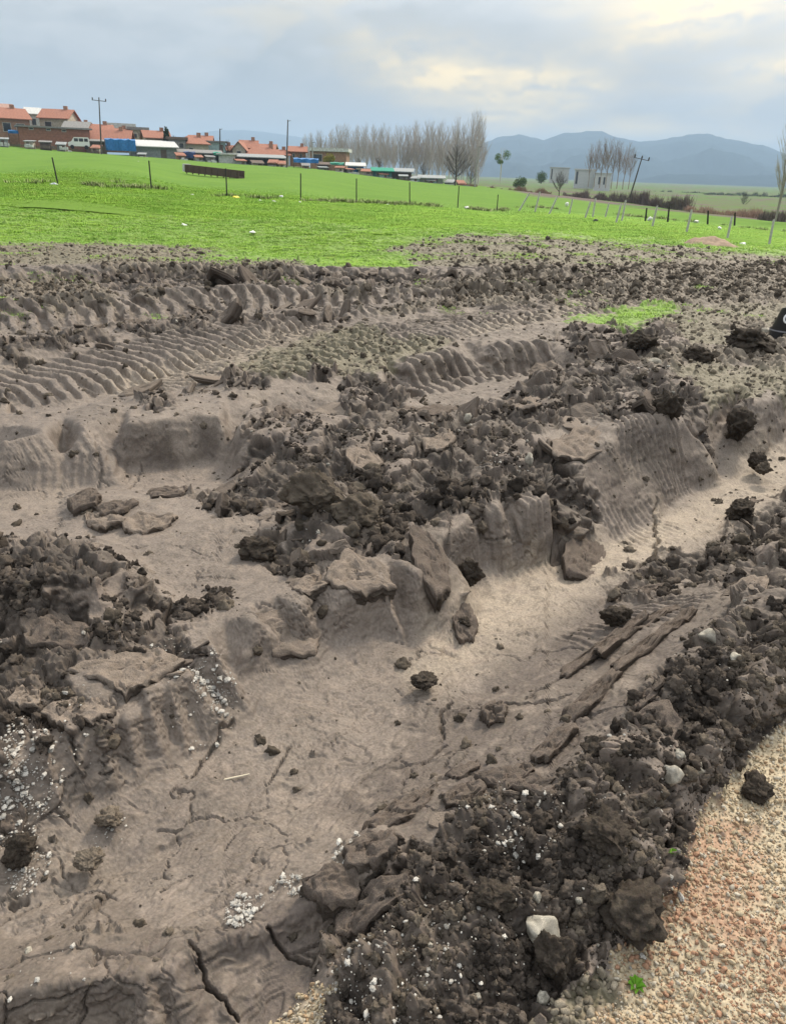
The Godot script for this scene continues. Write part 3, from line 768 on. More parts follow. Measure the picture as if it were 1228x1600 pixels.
# lines of tyre lugs pressed into the clay: line, half width, spacing, height, slant
const TREADS := [
	[[-3.377,0.05,-5.22,-2.905,0.05,-5.615,-2.611,0.05,-6.053,-2.287,0.05,-6.603,-1.912,0.05,-7.278,-1.472,0.05,-8.16,-0.91,0.05,-9.132,-0.194,0.05,-9.739], 0.5, 0.13, 0.055, 0.35],
	[[-2.084,0,-5.808,-1.757,0,-6.639,-1.395,0,-7.704,-1.155,0,-8.24,-0.742,0,-8.877], 0.32, 0.11, 0.045, -0.6],
	[[-0.007,0.05,-6.348,0.436,0.05,-6.83,0.926,0.05,-7.216,1.428,0.05,-7.407], 0.3, 0.13, 0.06, 0.2],
	[[-0.48,0.09,-7.128,0.171,0.09,-8.11,0.907,0.09,-9.053,1.761,0.09,-9.861,2.489,0.09,-10.695], 0.6, 0.14, 0.05, 0.7],
	[[-0.961,0.08,-6.086,-0.791,0.08,-6.805,-0.519,0.08,-7.705,-0.166,0.08,-8.538], 0.35, 0.16, 0.06, 0.7],
	[[-4.932,0.08,-7.895,-4.141,0.08,-8.245,-3.382,0.08,-8.905,-2.178,0.08,-9.954,-0.103,0.08,-10.964,1.584,0.08,-11.57], 0.55, 0.2, 0.09, 0.3],
	[[0.121,0.08,-10.779,1.18,0.08,-11.155,2.543,0.08,-11.81,3.601,0.08,-12.28], 0.55, 0.18, 0.065, 0.5],
	[[-6.628,0.08,-10.803,-4.785,0.08,-11.54,-2.673,0.08,-12.303,-0.13,0.08,-12.872,2.929,0.08,-13.747], 0.6, 0.24, 0.08, 0.4],
	[[1.396,0.06,-4.813,1.564,0.06,-4.831,1.901,0.06,-5.115], 0.24, 0.05, 0.02, 0.1],
	[[0.376,-0.1,-3.559,0.584,-0.1,-3.689,0.798,-0.1,-3.786], 0.2, 0.045, 0.014, 0.2],
	[[1.252,-0.1,-4.13,1.466,-0.1,-4.244,1.684,-0.1,-4.467], 0.16, 0.05, 0.012, 0.1],
	[[0.758,-0.03,-2.785,1.052,-0.03,-2.909,1.351,-0.03,-3.16], 0.16, 0.05, 0.016, 0.0],
	[[-2.171,0,-4.36,-1.925,0,-4.503,-1.664,0,-4.655], 0.2, 0.055, 0.01, 0.3]]

# single cracks: line, half width, depth
const CRACKS := [
	[[-0.598,-0.11,-1.933,-0.577,-0.11,-2.061,-0.553,-0.11,-2.144,-0.521,-0.11,-2.197], 0.006, 0.03],
	[[-0.361,-0.15,-1.938,-0.338,-0.15,-2.059,-0.321,-0.15,-2.123], 0.004, 0.02],
	[[0.179,-0.15,-2.117,0.206,-0.15,-2.236,0.197,-0.15,-2.289,0.236,-0.15,-2.384], 0.007, 0.03],
	[[0.122,-0.14,-1.98,0.165,-0.14,-2.057,0.209,-0.14,-2.091], 0.006, 0.03],
	[[-0.439,-0.13,-1.286,-0.396,-0.13,-1.231,-0.349,-0.13,-1.187,-0.304,-0.13,-1.138], 0.006, 0.04],
	[[-0.263,-0.13,-1.326,-0.212,-0.13,-1.295,-0.163,-0.13,-1.264,-0.137,-0.13,-1.233], 0.006, 0.03],
	[[0.401,-0.1,-2.326,0.513,-0.1,-2.314,0.646,-0.1,-2.292], 0.008, 0.05],
	[[0.496,-0.1,-2.35,0.602,-0.1,-2.434,0.661,-0.1,-2.499], 0.005, 0.03],
	[[-0.944,-0.15,-1.386,-0.918,-0.15,-1.434,-0.886,-0.15,-1.474], 0.005, 0.02],
	[[-0.746,-0.15,-1.349,-0.73,-0.15,-1.413,-0.71,-0.15,-1.471,-0.696,-0.15,-1.502], 0.005, 0.02],
	[[-0.574,-0.15,-1.487,-0.534,-0.15,-1.529,-0.502,-0.15,-1.537], 0.004, 0.02],
	[[-0.301,-0.1,-2.707,-0.304,-0.1,-2.857,-0.307,-0.1,-3.02], 0.006, 0.03],
	[[-0.156,-0.1,-2.841,-0.138,-0.1,-3.004,-0.117,-0.1,-3.152], 0.005, 0.03],
	[[-1.569,-0.05,-4.232,-1.582,-0.05,-4.507,-1.598,-0.05,-4.686], 0.007, 0.03],
	[[-1.69,-0.03,-4.116,-1.767,-0.03,-4.431,-1.871,-0.03,-4.723], 0.006, 0.03],
	[[1.433,-0.05,-3.853,1.545,-0.05,-4.227,1.639,-0.05,-4.606], 0.01, 0.06],
	[[-0.077,-0.16,-1.907,-0.021,-0.16,-1.995,0.051,-0.16,-2.029], 0.004, 0.02],
	[[-0.439,-0.16,-1.64,-0.426,-0.16,-1.71,-0.408,-0.16,-1.76], 0.004, 0.015],
	[[0.012,-0.16,-2.526,0.084,-0.16,-2.408,0.177,-0.16,-2.356], 0.003, 0.015]]

# ---------------------------------------------------------------- sky, sun, camera

func sky_rows(part: int) -> void:
	var w := 2400
	var hh := 600
	var out := PackedFloat32Array()
	var n1: FastNoiseLite = nz.s1
	var n2: FastNoiseLite = nz.s2
	for i in range(part * hh / 20, (part + 1) * hh / 20):
		var el := (0.5 - (i + 0.5) / 1200.0) * 180.0
		for j in w:
			var az := (j + 0.5) / w * 360.0
			if az > 180.0: az -= 360.0
			var d := Vector3(sin(deg_to_rad(az)) * cos(deg_to_rad(el)), sin(deg_to_rad(el)), -cos(deg_to_rad(az)) * cos(deg_to_rad(el)))
			# layered cloud: stretched along the horizon, seen edge on when low
			var s := Vector3(d.x, d.y * 3.2, d.z)
			var warp := n2.get_noise_3dv(s * 1.1) * 0.25
			var a := n1.get_noise_3dv(s * 1.0 + Vector3(warp, warp * 0.6, -warp))
			var b := n2.get_noise_3dv(s * 3.1 + Vector3(5, 1, 2) + Vector3.ONE * a * 0.4)
			var f := n2.get_noise_3dv(Vector3(d.x, d.y * 5.0, d.z) * 6.5 + Vector3.ONE * b * 0.8)
			var lum := 0.54 + 1.5 * sin(deg_to_rad(maxf(el, 0.0)))
			var col := Vector3(0.555, 0.573, 0.582).lerp(Vector3(0.43, 0.458, 0.48), smoothstep(-0.3, 0.3, a + 0.3 * b + 0.2 * f))
			col = col.lerp(Vector3(0.60, 0.62, 0.63), smoothstep(6.0, 0.0, el) * 0.75)
			var thick := exp(-pow((az + 9.5) / 11.0, 2.0) - pow((el - 7.2) / 2.4, 2.0)) + 0.7 * exp(-pow((az - 14.0) / 6.0, 2.0) - pow((el - 3.6) / 0.9, 2.0))
			col = col.lerp(Vector3(0.36, 0.40, 0.43), clampf(thick * (0.8 + b + 0.5 * f), 0.0, 1.0) * 0.75)
			# thin places let the veiled sun through, more so towards it
			var toward := exp(-pow(d.angle_to(nz.sun) / 0.75, 2.0))
			var thin := 0.28 * smoothstep(0.2, 0.65, -a + b * 0.55 + 0.25 * toward)
			for g in GLOWS:
				var u: float = (az - g[0]) * g[4] + (el - g[1]) * g[5]
				var t: float = -(az - g[0]) * g[5] + (el - g[1]) * g[4]
				var r: float = u * u / (g[2] * g[2]) + t * t / (g[3] * g[3])
				thin += 1.25 * g[6] * exp(-r) * (0.75 + 0.9 * b + 0.9 * f)
			thin = clampf(thin * (0.6 + 0.4 * toward), 0.0, 1.25)
			col = col.lerp(Vector3(1.15, 0.9, 0.5), minf(thin, 1.0))
			col += Vector3(1.0, 0.93, 0.8) * 1.0 * pow(toward, 3.0) * (0.6 + 0.4 * thin)
			col *= lum * 0.59
			out.append(col.x); out.append(col.y); out.append(col.z)
	results[part] = out

# openings in the cloud: azimuth, elevation, size along, size across, cos, sin of tilt, strength
const GLOWS := [
	[3.38, 5.25, 6.5, 1.9, 0.985, -0.17, 0.85],
	[1.72, 5.63, 2.2, 0.7, 0.98, -0.17, 0.35],
	[9.82, 5.38, 3.4, 0.9, 0.99, -0.1, 0.5],
	[18.24, 9.35, 6.5, 1.7, 0.96, 0.25, 0.8],
	[22.17, 6.26, 3.5, 0.7, 1.0, 0.1, 0.6],
	[16.84, 2.70, 9.0, 0.6, 1.0, -0.03, 0.6],
	[6.82, 3.15, 3.5, 1.0, 0.95, 0.3, 0.5]]

func light_and_camera() -> void:
	var cam := Camera3D.new()
	cam.name = "camera"
	cam.fov = 66.0
	cam.near = 0.05
	cam.far = 12000.0
	add_child(cam)
	cam.position = Vector3(0, 1.6, 0)
	cam.rotation_degrees = Vector3(-23.4, 0, 2.0)
	cam.current = true

	var sun := DirectionalLight3D.new()
	sun.name = "sun"
	sun.light_energy = 0.5
	sun.light_angular_distance = 11.0
	sun.light_color = Color(1.0, 0.95, 0.87)
	sun.shadow_enabled = true
	add_child(sun)
	sun.rotation_degrees = Vector3(-42, 180 - 32, 0)      # shines from ahead and to the right
	nz.sun = sun.transform.basis.z.normalized()

	nz.s1 = noise(FastNoiseLite.TYPE_SIMPLEX_SMOOTH, 1.6, 41, 4)
	nz.s2 = noise(FastNoiseLite.TYPE_SIMPLEX_SMOOTH, 2.4, 42, 5)
	band(20, sky_rows)
	var px := PackedFloat32Array()
	for r in results: px.append_array(r)
	var low := PackedFloat32Array()
	low.resize(2400 * 3)
	for j in 2400:
		low[j * 3] = 0.30; low[j * 3 + 1] = 0.29; low[j * 3 + 2] = 0.25
	for i in 600: px.append_array(low)
	var im := Image.create_from_data(2400, 1200, false, Image.FORMAT_RGBF, px.to_byte_array())
	var pm := PanoramaSkyMaterial.new()
	pm.panorama = ImageTexture.create_from_image(im)
	var sky := Sky.new()
	sky.sky_material = pm
	var env := Environment.new()
	env.background_mode = Environment.BG_SKY
	env.sky = sky
	env.tonemap_mode = Environment.TONE_MAPPER_LINEAR
	env.tonemap_exposure = 2.95
	env.fog_enabled = true
	env.fog_density = 0.00027
	env.fog_light_color = Color(0.7, 0.81, 0.92)
	env.sdfgi_enabled = true
	env.ssao_enabled = true
	env.ssil_enabled = true
	var we := WorldEnvironment.new()
	we.name = "environment"
	we.environment = env
	add_child(we)


# ---------------------------------------------------------------- clods, slabs, stones

var ico: Array = []

func icosphere(sub: int) -> Array:
	var t := (1.0 + sqrt(5.0)) / 2.0
	var v: Array[Vector3] = []
	for p in [[-1, t, 0], [1, t, 0], [-1, -t, 0], [1, -t, 0], [0, -1, t], [0, 1, t], [0, -1, -t], [0, 1, -t], [t, 0, -1], [t, 0, 1], [-t, 0, -1], [-t, 0, 1]]:
		v.append(Vector3(p[0], p[1], p[2]).normalized())
	var f := [0, 11, 5, 0, 5, 1, 0, 1, 7, 0, 7, 10, 0, 10, 11, 1, 5, 9, 5, 11, 4, 11, 10, 2, 10, 7, 6, 7, 1, 8, 3, 9, 4, 3, 4, 2, 3, 2, 6, 3, 6, 8, 3, 8, 9, 4, 9, 5, 2, 4, 11, 6, 2, 10, 8, 6, 7, 9, 8, 1]
	for s in sub:
		var mid := {}
		var g := []
		for i in range(0, f.size(), 3):
			var m := []
			for e in 3:
				var a: int = f[i + e]
				var b: int = f[i + (e + 1) % 3]
				var key := mini(a, b) * 100000 + maxi(a, b)
				if not mid.has(key):
					mid[key] = v.size()
					v.append(((v[a] + v[b]) * 0.5).normalized())
				m.append(mid[key])
			g.append_array([f[i], m[0], m[2], f[i + 1], m[1], m[0], f[i + 2], m[2], m[1], m[0], m[1], m[2]])
		f = g
	return [v, f]

# a lump: size, roughness, whether angular; with vertex colours round col
func lump(sd: int, sub: int, size: Vector3, rough: float, facets: float, col: Color, vary := 0.25) -> ArrayMesh:
	while ico.size() <= sub: ico.append(icosphere(ico.size()))
	var src: Array = ico[sub]
	var s := Shape.new()
	var nl := noise(FastNoiseLite.TYPE_SIMPLEX_SMOOTH, 0.9, sd, 2)
	var nf := noise(FastNoiseLite.TYPE_SIMPLEX_SMOOTH, 3.2, sd + 1, 3)
	var ce := cells(2.3, sd + 2)
	var r := RandomNumberGenerator.new()
	r.seed = sd
	var cuts := []
	for i in 7: cuts.append([Vector3(r.randf_range(-1, 1), r.randf_range(-1, 1), r.randf_range(-1, 1)).normalized(), r.randf_range(0.55, 0.85)])
	for p in src[0]:
		var q: Vector3 = p
		for c in cuts:
			var over: float = q.dot(c[0]) - c[1]
			if over > 0.0: q -= c[0] * over * facets
		var d: float = 1.0 + nl.get_noise_3dv(p) * 0.35 + (nf.get_noise_3dv(p * 3.1) * 0.09 * rough / 0.34 if sub > 2 else 0.0) + ((0.4 - (ce.get_noise_3dv(p * 3.3) + 1.0)) * 0.13 if sub > 3 else 0.0) + (0.5 - (ce.get_noise_3dv(p) + 1.0)) * rough + nf.get_noise_3dv(p) * rough * 0.5
		s.v.append(q * d * size)
		s.n.append(Vector3.ZERO)
		if vary >= 0.0:
			var k := 1.0 + vary * (nf.get_noise_3dv(p * 1.7 + Vector3(9, 0, 0)) * 1.2 + nl.get_noise_3dv(p + Vector3(4, 4, 4)))
			s.c.append(Color(col.r * k, col.g * k, col.b * k))
	var f: Array = src[1]
	for i in range(0, f.size(), 3):
		s.ix.append(f[i]); s.ix.append(f[i + 2]); s.ix.append(f[i + 1])
		var nn := (s.v[f[i + 1]] - s.v[f[i]]).cross(s.v[f[i + 2]] - s.v[f[i]])
		for e in 3: s.n[f[i + e]] += nn
	for i in s.n.size(): s.n[i] = s.n[i].normalized()
	return s.mesh()

func base_y(x: float, z: float) -> float:
	var d := clampf(-z, Z_NEAR, Z_FAR)
	return flat_h[clampi(roundi(z_row(d)), 0, ROWS - 1) * COLS + clampi(gq.bsearch(x / half_width(d)), 0, COLS - 1)]

# a plate of clay with a broken rim, lying on the slope under it
func slab(row: Array, sd: int) -> void:
	var o: Array = row[0]
	var th: float = row[1]
	var m: int = o.size() / 3
	var mid := Vector3.ZERO
	for i in m: mid += Vector3(o[i * 3], o[i * 3 + 1], o[i * 3 + 2]) / m
	var reach := 0.0
	for i in m: reach = maxf(reach, mid.distance_to(Vector3(o[i * 3], o[i * 3 + 1], o[i * 3 + 2])))
	var e := reach * 0.7
	var sx := (base_y(mid.x + e, mid.z) - base_y(mid.x - e, mid.z)) / (2.0 * e)
	var sz := (base_y(mid.x, mid.z + e) - base_y(mid.x, mid.z - e)) / (2.0 * e)
	var r := RandomNumberGenerator.new()
	r.seed = sd * 77 + 5
	sx = clampf(sx * 0.85, -0.6, 0.6) + r.randf_range(-0.09, 0.09)
	sz = clampf(sz * 0.85, -0.6, 0.6) + r.randf_range(-0.05, 0.13)
	var top := clampf(mid.y, base_y(mid.x, mid.z) + th * 0.15, base_y(mid.x, mid.z) + th * 0.45)
	var rim: Array[Vector2] = []
	var nr := noise(FastNoiseLite.TYPE_SIMPLEX, 1.3 / maxf(reach, 0.05), sd, 4)
	for i in m:
		var a := Vector2(o[i * 3] - mid.x, o[i * 3 + 2] - mid.z)
		var j := (i + 1) % m
		var b := Vector2(o[j * 3] - mid.x, o[j * 3 + 2] - mid.z)
		for k in 7:
			var p := a.lerp(b, k / 7.0)
			rim.append(p * (1.0 + 0.16 * nr.get_noise_2d(p.x + 3.0, p.y) + r.randf_range(-0.03, 0.03)))
	var nb := noise(FastNoiseLite.TYPE_SIMPLEX_SMOOTH, 9.0, sd + 1, 4)
	var nf := noise(FastNoiseLite.TYPE_SIMPLEX_SMOOTH, 50.0, sd + 2, 2)
	var webn := cells(5.5, sd + 3, FastNoiseLite.RETURN_DISTANCE2_SUB)
	var turn_a := r.randf_range(0.5, 1.2)
	var ca := cos(turn_a)
	var sa := -sin(turn_a)
	var tone := Color(0.285, 0.231, 0.19) if row[2] == "l" else Color(0.17, 0.137, 0.115)
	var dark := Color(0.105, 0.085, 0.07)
	var s := Shape.new()
	var rings := []
	for k in 16: rings.append([(k + 1.0) / 16.6, 0.0])
	var tops := rings.size()
	rings.append_array([[1.0, -0.07], [1.02, -0.3], [0.985, -0.42], [1.0, -0.75], [0.96, -1.0], [0.9, -1.5]])
	var c := rim.size()
	for g in rings:
		for p in rim:
			var q: Vector2 = p * g[0]
			var w := Vector3(mid.x + q.x, 0, mid.z + q.y)
			var bump := nb.get_noise_2d(w.x, w.z) * 0.022 + nf.get_noise_2d(w.x * 0.7, w.z * 0.7) * 0.006
			var al2 := w.x * ca + w.z * sa
			var ac2 := w.z * ca - w.x * sa
			bump += 0.007 * nf.get_noise_2d(al2 * 0.12, ac2 * 1.1)
			bump -= 0.016 * smoothstep(0.09, 0.0, webn.get_noise_2d(w.x + bump * 4.0, w.z) + 1.0)
			var y: float = top + q.x * sx + q.y * sz + bump + g[1] * th
			if g[1] < -0.1:
				var k := nf.get_noise_3d(w.x, y * 1.5, w.z)
				w += Vector3(q.x, 0, q.y).normalized() * k * 0.014
			s.v.append(Vector3(w.x - mid.x, y - top, w.z - mid.z))
			s.n.append(Vector3.ZERO)
			var t := 1.0 + 0.35 * nb.get_noise_2d(w.x * 2.0 + 7.0, w.z * 2.0)
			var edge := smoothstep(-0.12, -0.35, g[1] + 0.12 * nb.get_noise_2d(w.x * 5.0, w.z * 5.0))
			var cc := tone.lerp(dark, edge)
			s.c.append(Color(cc.r * t, cc.g * t, cc.b * t))
	s.v.append(Vector3(0, nb.get_noise_2d(mid.x, mid.z) * 0.02, 0)); s.n.append(Vector3.ZERO); s.c.append(tone)
	var f := PackedInt32Array()
	for i in c: f.append_array([s.v.size() - 1, i, (i + 1) % c])
	for g in rings.size() - 1:
		for i in c:
			var a := g * c + i
			var b := g * c + (i + 1) % c
			f.append_array([a, a + c, b, b, a + c, b + c])
	for i in range(0, f.size(), 3):
		var nn := (s.v[f[i + 2]] - s.v[f[i]]).cross(s.v[f[i + 1]] - s.v[f[i]])
		for k in 3: s.n[f[i + k]] += nn
	# turn all faces outwards
	if s.n[c * 4].y < 0.0:
		for i in s.n.size(): s.n[i] = -s.n[i]
		for i in range(0, f.size(), 3):
			var k := f[i + 1]
			f[i + 1] = f[i + 2]
			f[i + 2] = k
	for i in s.n.size(): s.n[i] = s.n[i].normalized()
	# the top is smooth, the broken sides are faceted
	var side := c * 3 + tops * c * 6
	s.ix = f.slice(0, side)
	var cols := s.c
	for i in range(side, f.size(), 3):
		s.tri(s.v[f[i]], s.v[f[i + 1]], s.v[f[i + 2]])
		for k in 3: s.c.append(cols[f[i + k]])
	var ob := obj("clay_slab", s.mesh(), M.clod)
	ob.position = Vector3(mid.x, top, mid.z)
	tag(ob, row[3], "clay slab", "broken slabs of clay along the ruts")

func loose_earth() -> void:
	var rng := RandomNumberGenerator.new()
	rng.seed = 71
	var i := 0
	for row in SLABS:
		slab(row, 300 + i * 7)
		i += 1
	for row in CLODS:
		var col: Color = {"d": Color(0.075, 0.061, 0.049), "m": Color(0.13, 0.106, 0.083), "s": Color(0.2, 0.163, 0.127)}[row[3]]
		var m := lump(500 + i, 4, Vector3(row[1], row[2], row[1] * 0.9) * 0.5, 0.34, 0.8, col, 0.35)
		var o := obj("earth_clod", m, M.clod)
		var p: Vector3 = row[0]
		o.position = Vector3(p.x, maxf(p.y - row[2] * 0.1, ground_y(p.x, p.z) + row[2] * 0.22), p.z)
		o.rotation.y = rng.randf() * TAU
		tag(o, row[4], "clod", "clods of earth lying about the ruts")
		i += 1
	for row in STONES:
		var m := lump(800 + i, 2, Vector3(row[1], row[2] * 0.9, row[1] * 0.8) * 0.55, 0.12, 1.0, Color(0.46, 0.42, 0.35), 0.5)
		var o := obj("white_stone", m, M.stone)
		var p: Vector3 = row[0]
		o.position = Vector3(p.x, ground_y(p.x, p.z) + row[2] * 0.2, p.z)
		o.rotation = Vector3(rng.randf_range(-0.4, 0.4), rng.randf() * TAU, rng.randf_range(-0.4, 0.4))
		tag(o, row[3], "stone", "white stones in the dark soil")
		i += 1

# an irregular broken plate about one unit across
func plate(sd: int) -> ArrayMesh:
	var r := RandomNumberGenerator.new()
	r.seed = sd
	var s := Shape.new()
	var n := r.randi_range(8, 11)
	var nb := noise(FastNoiseLite.TYPE_SIMPLEX_SMOOTH, 1.4, sd, 3)
	var rim: Array[Vector2] = []
	for i in n:
		var a := TAU * (i + r.randf_range(-0.35, 0.35)) / n
		rim.append(Vector2(cos(a), sin(a)) * r.randf_range(0.65, 1.05))
	var levels := [[0.35, 0.16], [0.7, 0.16], [0.95, 0.13], [1.0, 0.05], [0.94, -0.06], [0.97, -0.16], [0.8, -0.34]]
	var ring := []
	for l in levels:
		var pts: Array[Vector3] = []
		for p in rim:
			var q: Vector2 = p * (l[0] + r.randf_range(-0.04, 0.04))
			pts.append(Vector3(q.x, l[1] + nb.get_noise_2d(q.x, q.y) * 0.2 + 0.05 * q.y * q.y, q.y))
		ring.append(pts)
	var mid := Vector3(0, 0.16 + nb.get_noise_2d(0, 0) * 0.2, 0)
	for i in n:
		var j := (i + 1) % n
		s.tri(mid, ring[0][i], ring[0][j])
		for l in levels.size() - 1:
			s.quad(ring[l][i], ring[l + 1][i], ring[l + 1][j], ring[l][j])
	for i in s.v.size():
		var k := 1.0 if s.v[i].y > 0.02 else 0.62      # freshly torn sides are the darker damp clay inside
		s.c.append(Color(k, k, k))
	return s.mesh()

# crumbs, gravel and white specks too many to count
func scatter() -> void:
	var rng := RandomNumberGenerator.new()
	rng.seed = 19
	var crumbs: Array = []
	var pebs: Array = []
	for k in 5:
		crumbs.append(lump(40 + k, 2, Vector3(1, 0.75, 0.85), 0.75, 0.7, Color.WHITE, 0.25))
		pebs.append(lump(60 + k, 1, Vector3(1, 0.62, 0.8), 0.1, 1.0, Color.WHITE, 0.1))
	var xf := [[], [], [], [], []]
	var cl := [[], [], [], [], []]
	var px := [[], [], [], [], []]
	var pc := [[], [], [], [], []]
	var wx := [[], [], [], [], []]
	var wc := [[], [], [], [], []]
	var clump := noise(FastNoiseLite.TYPE_SIMPLEX_SMOOTH, 3.0, 77, 3)
	for n in 330000:
		var r := rng.randi_range(0, ROWS - 80)
		var j := rng.randi_range(2, COLS - 3)
		var k := r * COLS + j
		var p := gv[k]
		var z := -p.z
		var cw: float = gk[1][k]
		var gw: float = gk[2][k]
		var ow: float = gk[3][k]
		var u := rng.randf()
		var v := rng.randi_range(0, 4)
		var big := pow(rng.randf(), 3.5)
		var turn := Basis.from_euler(Vector3(rng.randf() * TAU, rng.randf() * TAU, rng.randf() * TAU))
		if gw > 0.35 and z < 5.0:
			var sz := (0.0012 + 0.0018 * rng.randf() + 0.006 * pow(big, 2.2)) * (1.0 + 0.15 * z)
			if u > 0.97: continue
			px[v].append(Transform3D(turn.scaled(Vector3.ONE * sz), p + gn[k] * sz * 0.35))
			var t := rng.randf()
			var c := Color(0.52, 0.425, 0.29)
			if t < 0.2: c = Color(0.5, 0.35, 0.22)
			elif t < 0.4: c = Color(0.62, 0.55, 0.44)
			elif t < 0.5: c = Color(0.42, 0.36, 0.28)
			elif t < 0.6: c = Color(0.54, 0.4, 0.26)
			if rng.randf() < 0.5 * smoothstep(0.4, 0.05, absf(p.x - 0.8) + 0.8 * absf(z - 1.26)): c = Color(0.48, 0.28, 0.18)
			pc[v].append(c * rng.randf_range(0.95, 1.25))
			continue
		if ow > 0.5 and u < 0.14:
			var sz := (0.004 + 0.012 * big) * (1.0 + 0.15 * z)
			px[v].append(Transform3D(turn.scaled(Vector3.ONE * sz), p + gn[k] * sz * 0.3))
			pc[v].append(Color(0.34, 0.29, 0.22) * rng.randf_range(0.5, 1.2))
			continue
		var edge := clampf(cw * 1.25 + clump.get_noise_2d(p.x * 2.0, p.z * 2.0) * 0.6, 0.0, 1.0)
		var pm: float = gk[5][k]
		var loose_soil := smoothstep(-0.12, 0.3, clump.get_noise_2d(p.x * 0.75 + 13.0, p.z * 0.75))
		if z < 2.4 and p.x > -0.35: loose_soil = maxf(loose_soil, 0.75)
		edge *= (0.2 + 0.8 * loose_soil) * smoothstep(0.02, 0.25, cw)
		edge = maxf(edge, pm * 0.75)
		if gk[4][k] > 0.25: continue
		var loose := u > 0.4 and u < 0.404 + (0.018 if z > 4.5 else 0.0) + 0.012 * maxf(clump.get_noise_2d(p.x * 1.3 + 50.0, p.z * 1.3), 0.0)
		if u < edge * edge * 0.62 - 0.02 or loose:
			var sz := z * (0.0008 + 0.0022 * rng.randf() * rng.randf() + (0.014 if z < 4.0 else 0.005) * pow(big, 2.0))
			xf[v].append(Transform3D(turn.scaled(Vector3(1, 1, 1) * sz), p - gn[k] * sz * 0.12))
			var t := rng.randf()
			var br := smoothstep(0.05, 0.35, nz.low.get_noise_3dv(Vector3(p.x, p.y * 1.3, p.z)) + 0.4 * nz.mid.get_noise_3dv(Vector3(p.x, p.y * 1.3, p.z)))
			if t < 0.75 * br: loose = true
			cl[v].append((Color(0.06, 0.049, 0.041) if t < 0.6 else Color(0.118, 0.096, 0.079)) * rng.randf_range(0.7, 1.4) if not loose and pm < 0.3 else Color(0.14, 0.115, 0.09) * rng.randf_range(0.6, 1.4))
		elif cw > 0.6 and z < 9.0 and u > 0.996:
			var sz := (0.002 + 0.005 * big) * (0.8 + 0.25 * z)
			wx[v].append(Transform3D(turn.scaled(Vector3.ONE * sz), p + gn[k] * sz * 0.8))
			wc[v].append(Color(0.5, 0.46, 0.4) * rng.randf_range(0.6, 1.1))
	for row in CRUST:
		var o: Vector3 = row[0]
		var rad: float = row[1]
		for n in int(85.0 * row[2]):
			var a := rng.randf() * TAU
			var d := rad * pow(rng.randf(), 0.7)
			var at := Vector2(o.x + cos(a) * d * 1.2, o.z + sin(a) * d * 1.5)
			if clump.get_noise_2d(at.x * 5.0, at.y * 5.0) < -0.12: continue
			var k := at_ground(at.x, at.y)
			var v := rng.randi_range(0, 4)
			var sz := (0.0008 + 0.0022 * rng.randf() + 0.009 * pow(rng.randf(), 9.0)) * (0.5 + 0.25 * -o.z)
			var turn := Basis.from_euler(Vector3(rng.randf() * TAU, rng.randf() * TAU, rng.randf() * TAU))
			wx[v].append(Transform3D(turn.scaled(Vector3(1, 0.6, 1.2) * sz), gv[k] + gn[k] * (sz * 0.4 + 0.004)))
			wc[v].append(Color(0.7, 0.66, 0.6) * rng.randf_range(0.6, 1.1))
	# torn flakes of clay along the edges of the smooth ground
	var plates: Array = []
	for k in 6: plates.append(plate(1800 + k))
	var fx := [[], [], [], [], [], []]
	var fc := [[], [], [], [], [], []]
	var made := 0
	for n in 60000:
		if made > 420: break
		var k := rng.randi_range(0, ROWS - 260) * COLS + rng.randi_range(2, COLS - 3)
		var p := gv[k]
		var cw: float = gk[1][k]
		if gk[2][k] > 0.2 or gk[4][k] > 0.2: continue
		var want := 0.10 * smoothstep(0.5, 0.1, absf(cw - 0.55)) * smoothstep(-0.1, 0.3, clump.get_noise_2d(p.x * 0.9 + 31.0, p.z * 0.9))
		if rng.randf() > want: continue
		made += 1
		var v := rng.randi_range(0, 5)
		var sz := -p.z * (0.007 + 0.018 * pow(rng.randf(), 2.5))
		var up := (gn[k] + Vector3(rng.randfn(), rng.randfn(), rng.randfn()) * 0.13).normalized()
		var sd := up.cross(Vector3(0.62, 0.0, -0.785)).normalized()
		var bs := Basis(sd, up, sd.cross(up)).rotated(up, rng.randfn() * 0.5)
		fx[v].append(Transform3D(bs.scaled_local(Vector3(sz * rng.randf_range(0.6, 1.0), sz * rng.randf_range(0.6, 1.1), sz * rng.randf_range(1.0, 1.7))), p))
		fc[v].append((Color(0.21, 0.169, 0.14) if rng.randf() < 0.6 else Color(0.28, 0.228, 0.188)) * rng.randf_range(0.7, 1.15))
	var fb := base("clay_flakes", Vector3.ZERO)
	tag(fb, "torn flakes of clay strewn along the edges of the ruts", "clay flakes", "", "stuff")
	for v in 6: multi("flakes", plates[v], M.clod, fx[v], fc[v], fb).set_meta("kind", "stuff")
	for e in [["soil_crumbs", crumbs, xf, cl, M.clod, "loose dark crumbs of soil over the berms and mounds", "soil crumbs"], ["gravel_pebbles", pebs, px, pc, M.stone, "yellowish and reddish gravel by the berm", "gravel"], ["white_crust_specks", crumbs, wx, wc, M.stone, "white specks and crust on the dark soil", "white crust"]]:
		var b := base(e[0], Vector3.ZERO)
		tag(b, e[5], e[6], "", "stuff")
		for v in 5:
			var mi := multi("grains", e[1][v], e[4], e[2][v], e[3][v], b)
			mi.set_meta("kind", "stuff")
	print("scatter ", Time.get_ticks_msec())

# ---------------------------------------------------------------- grass and weeds

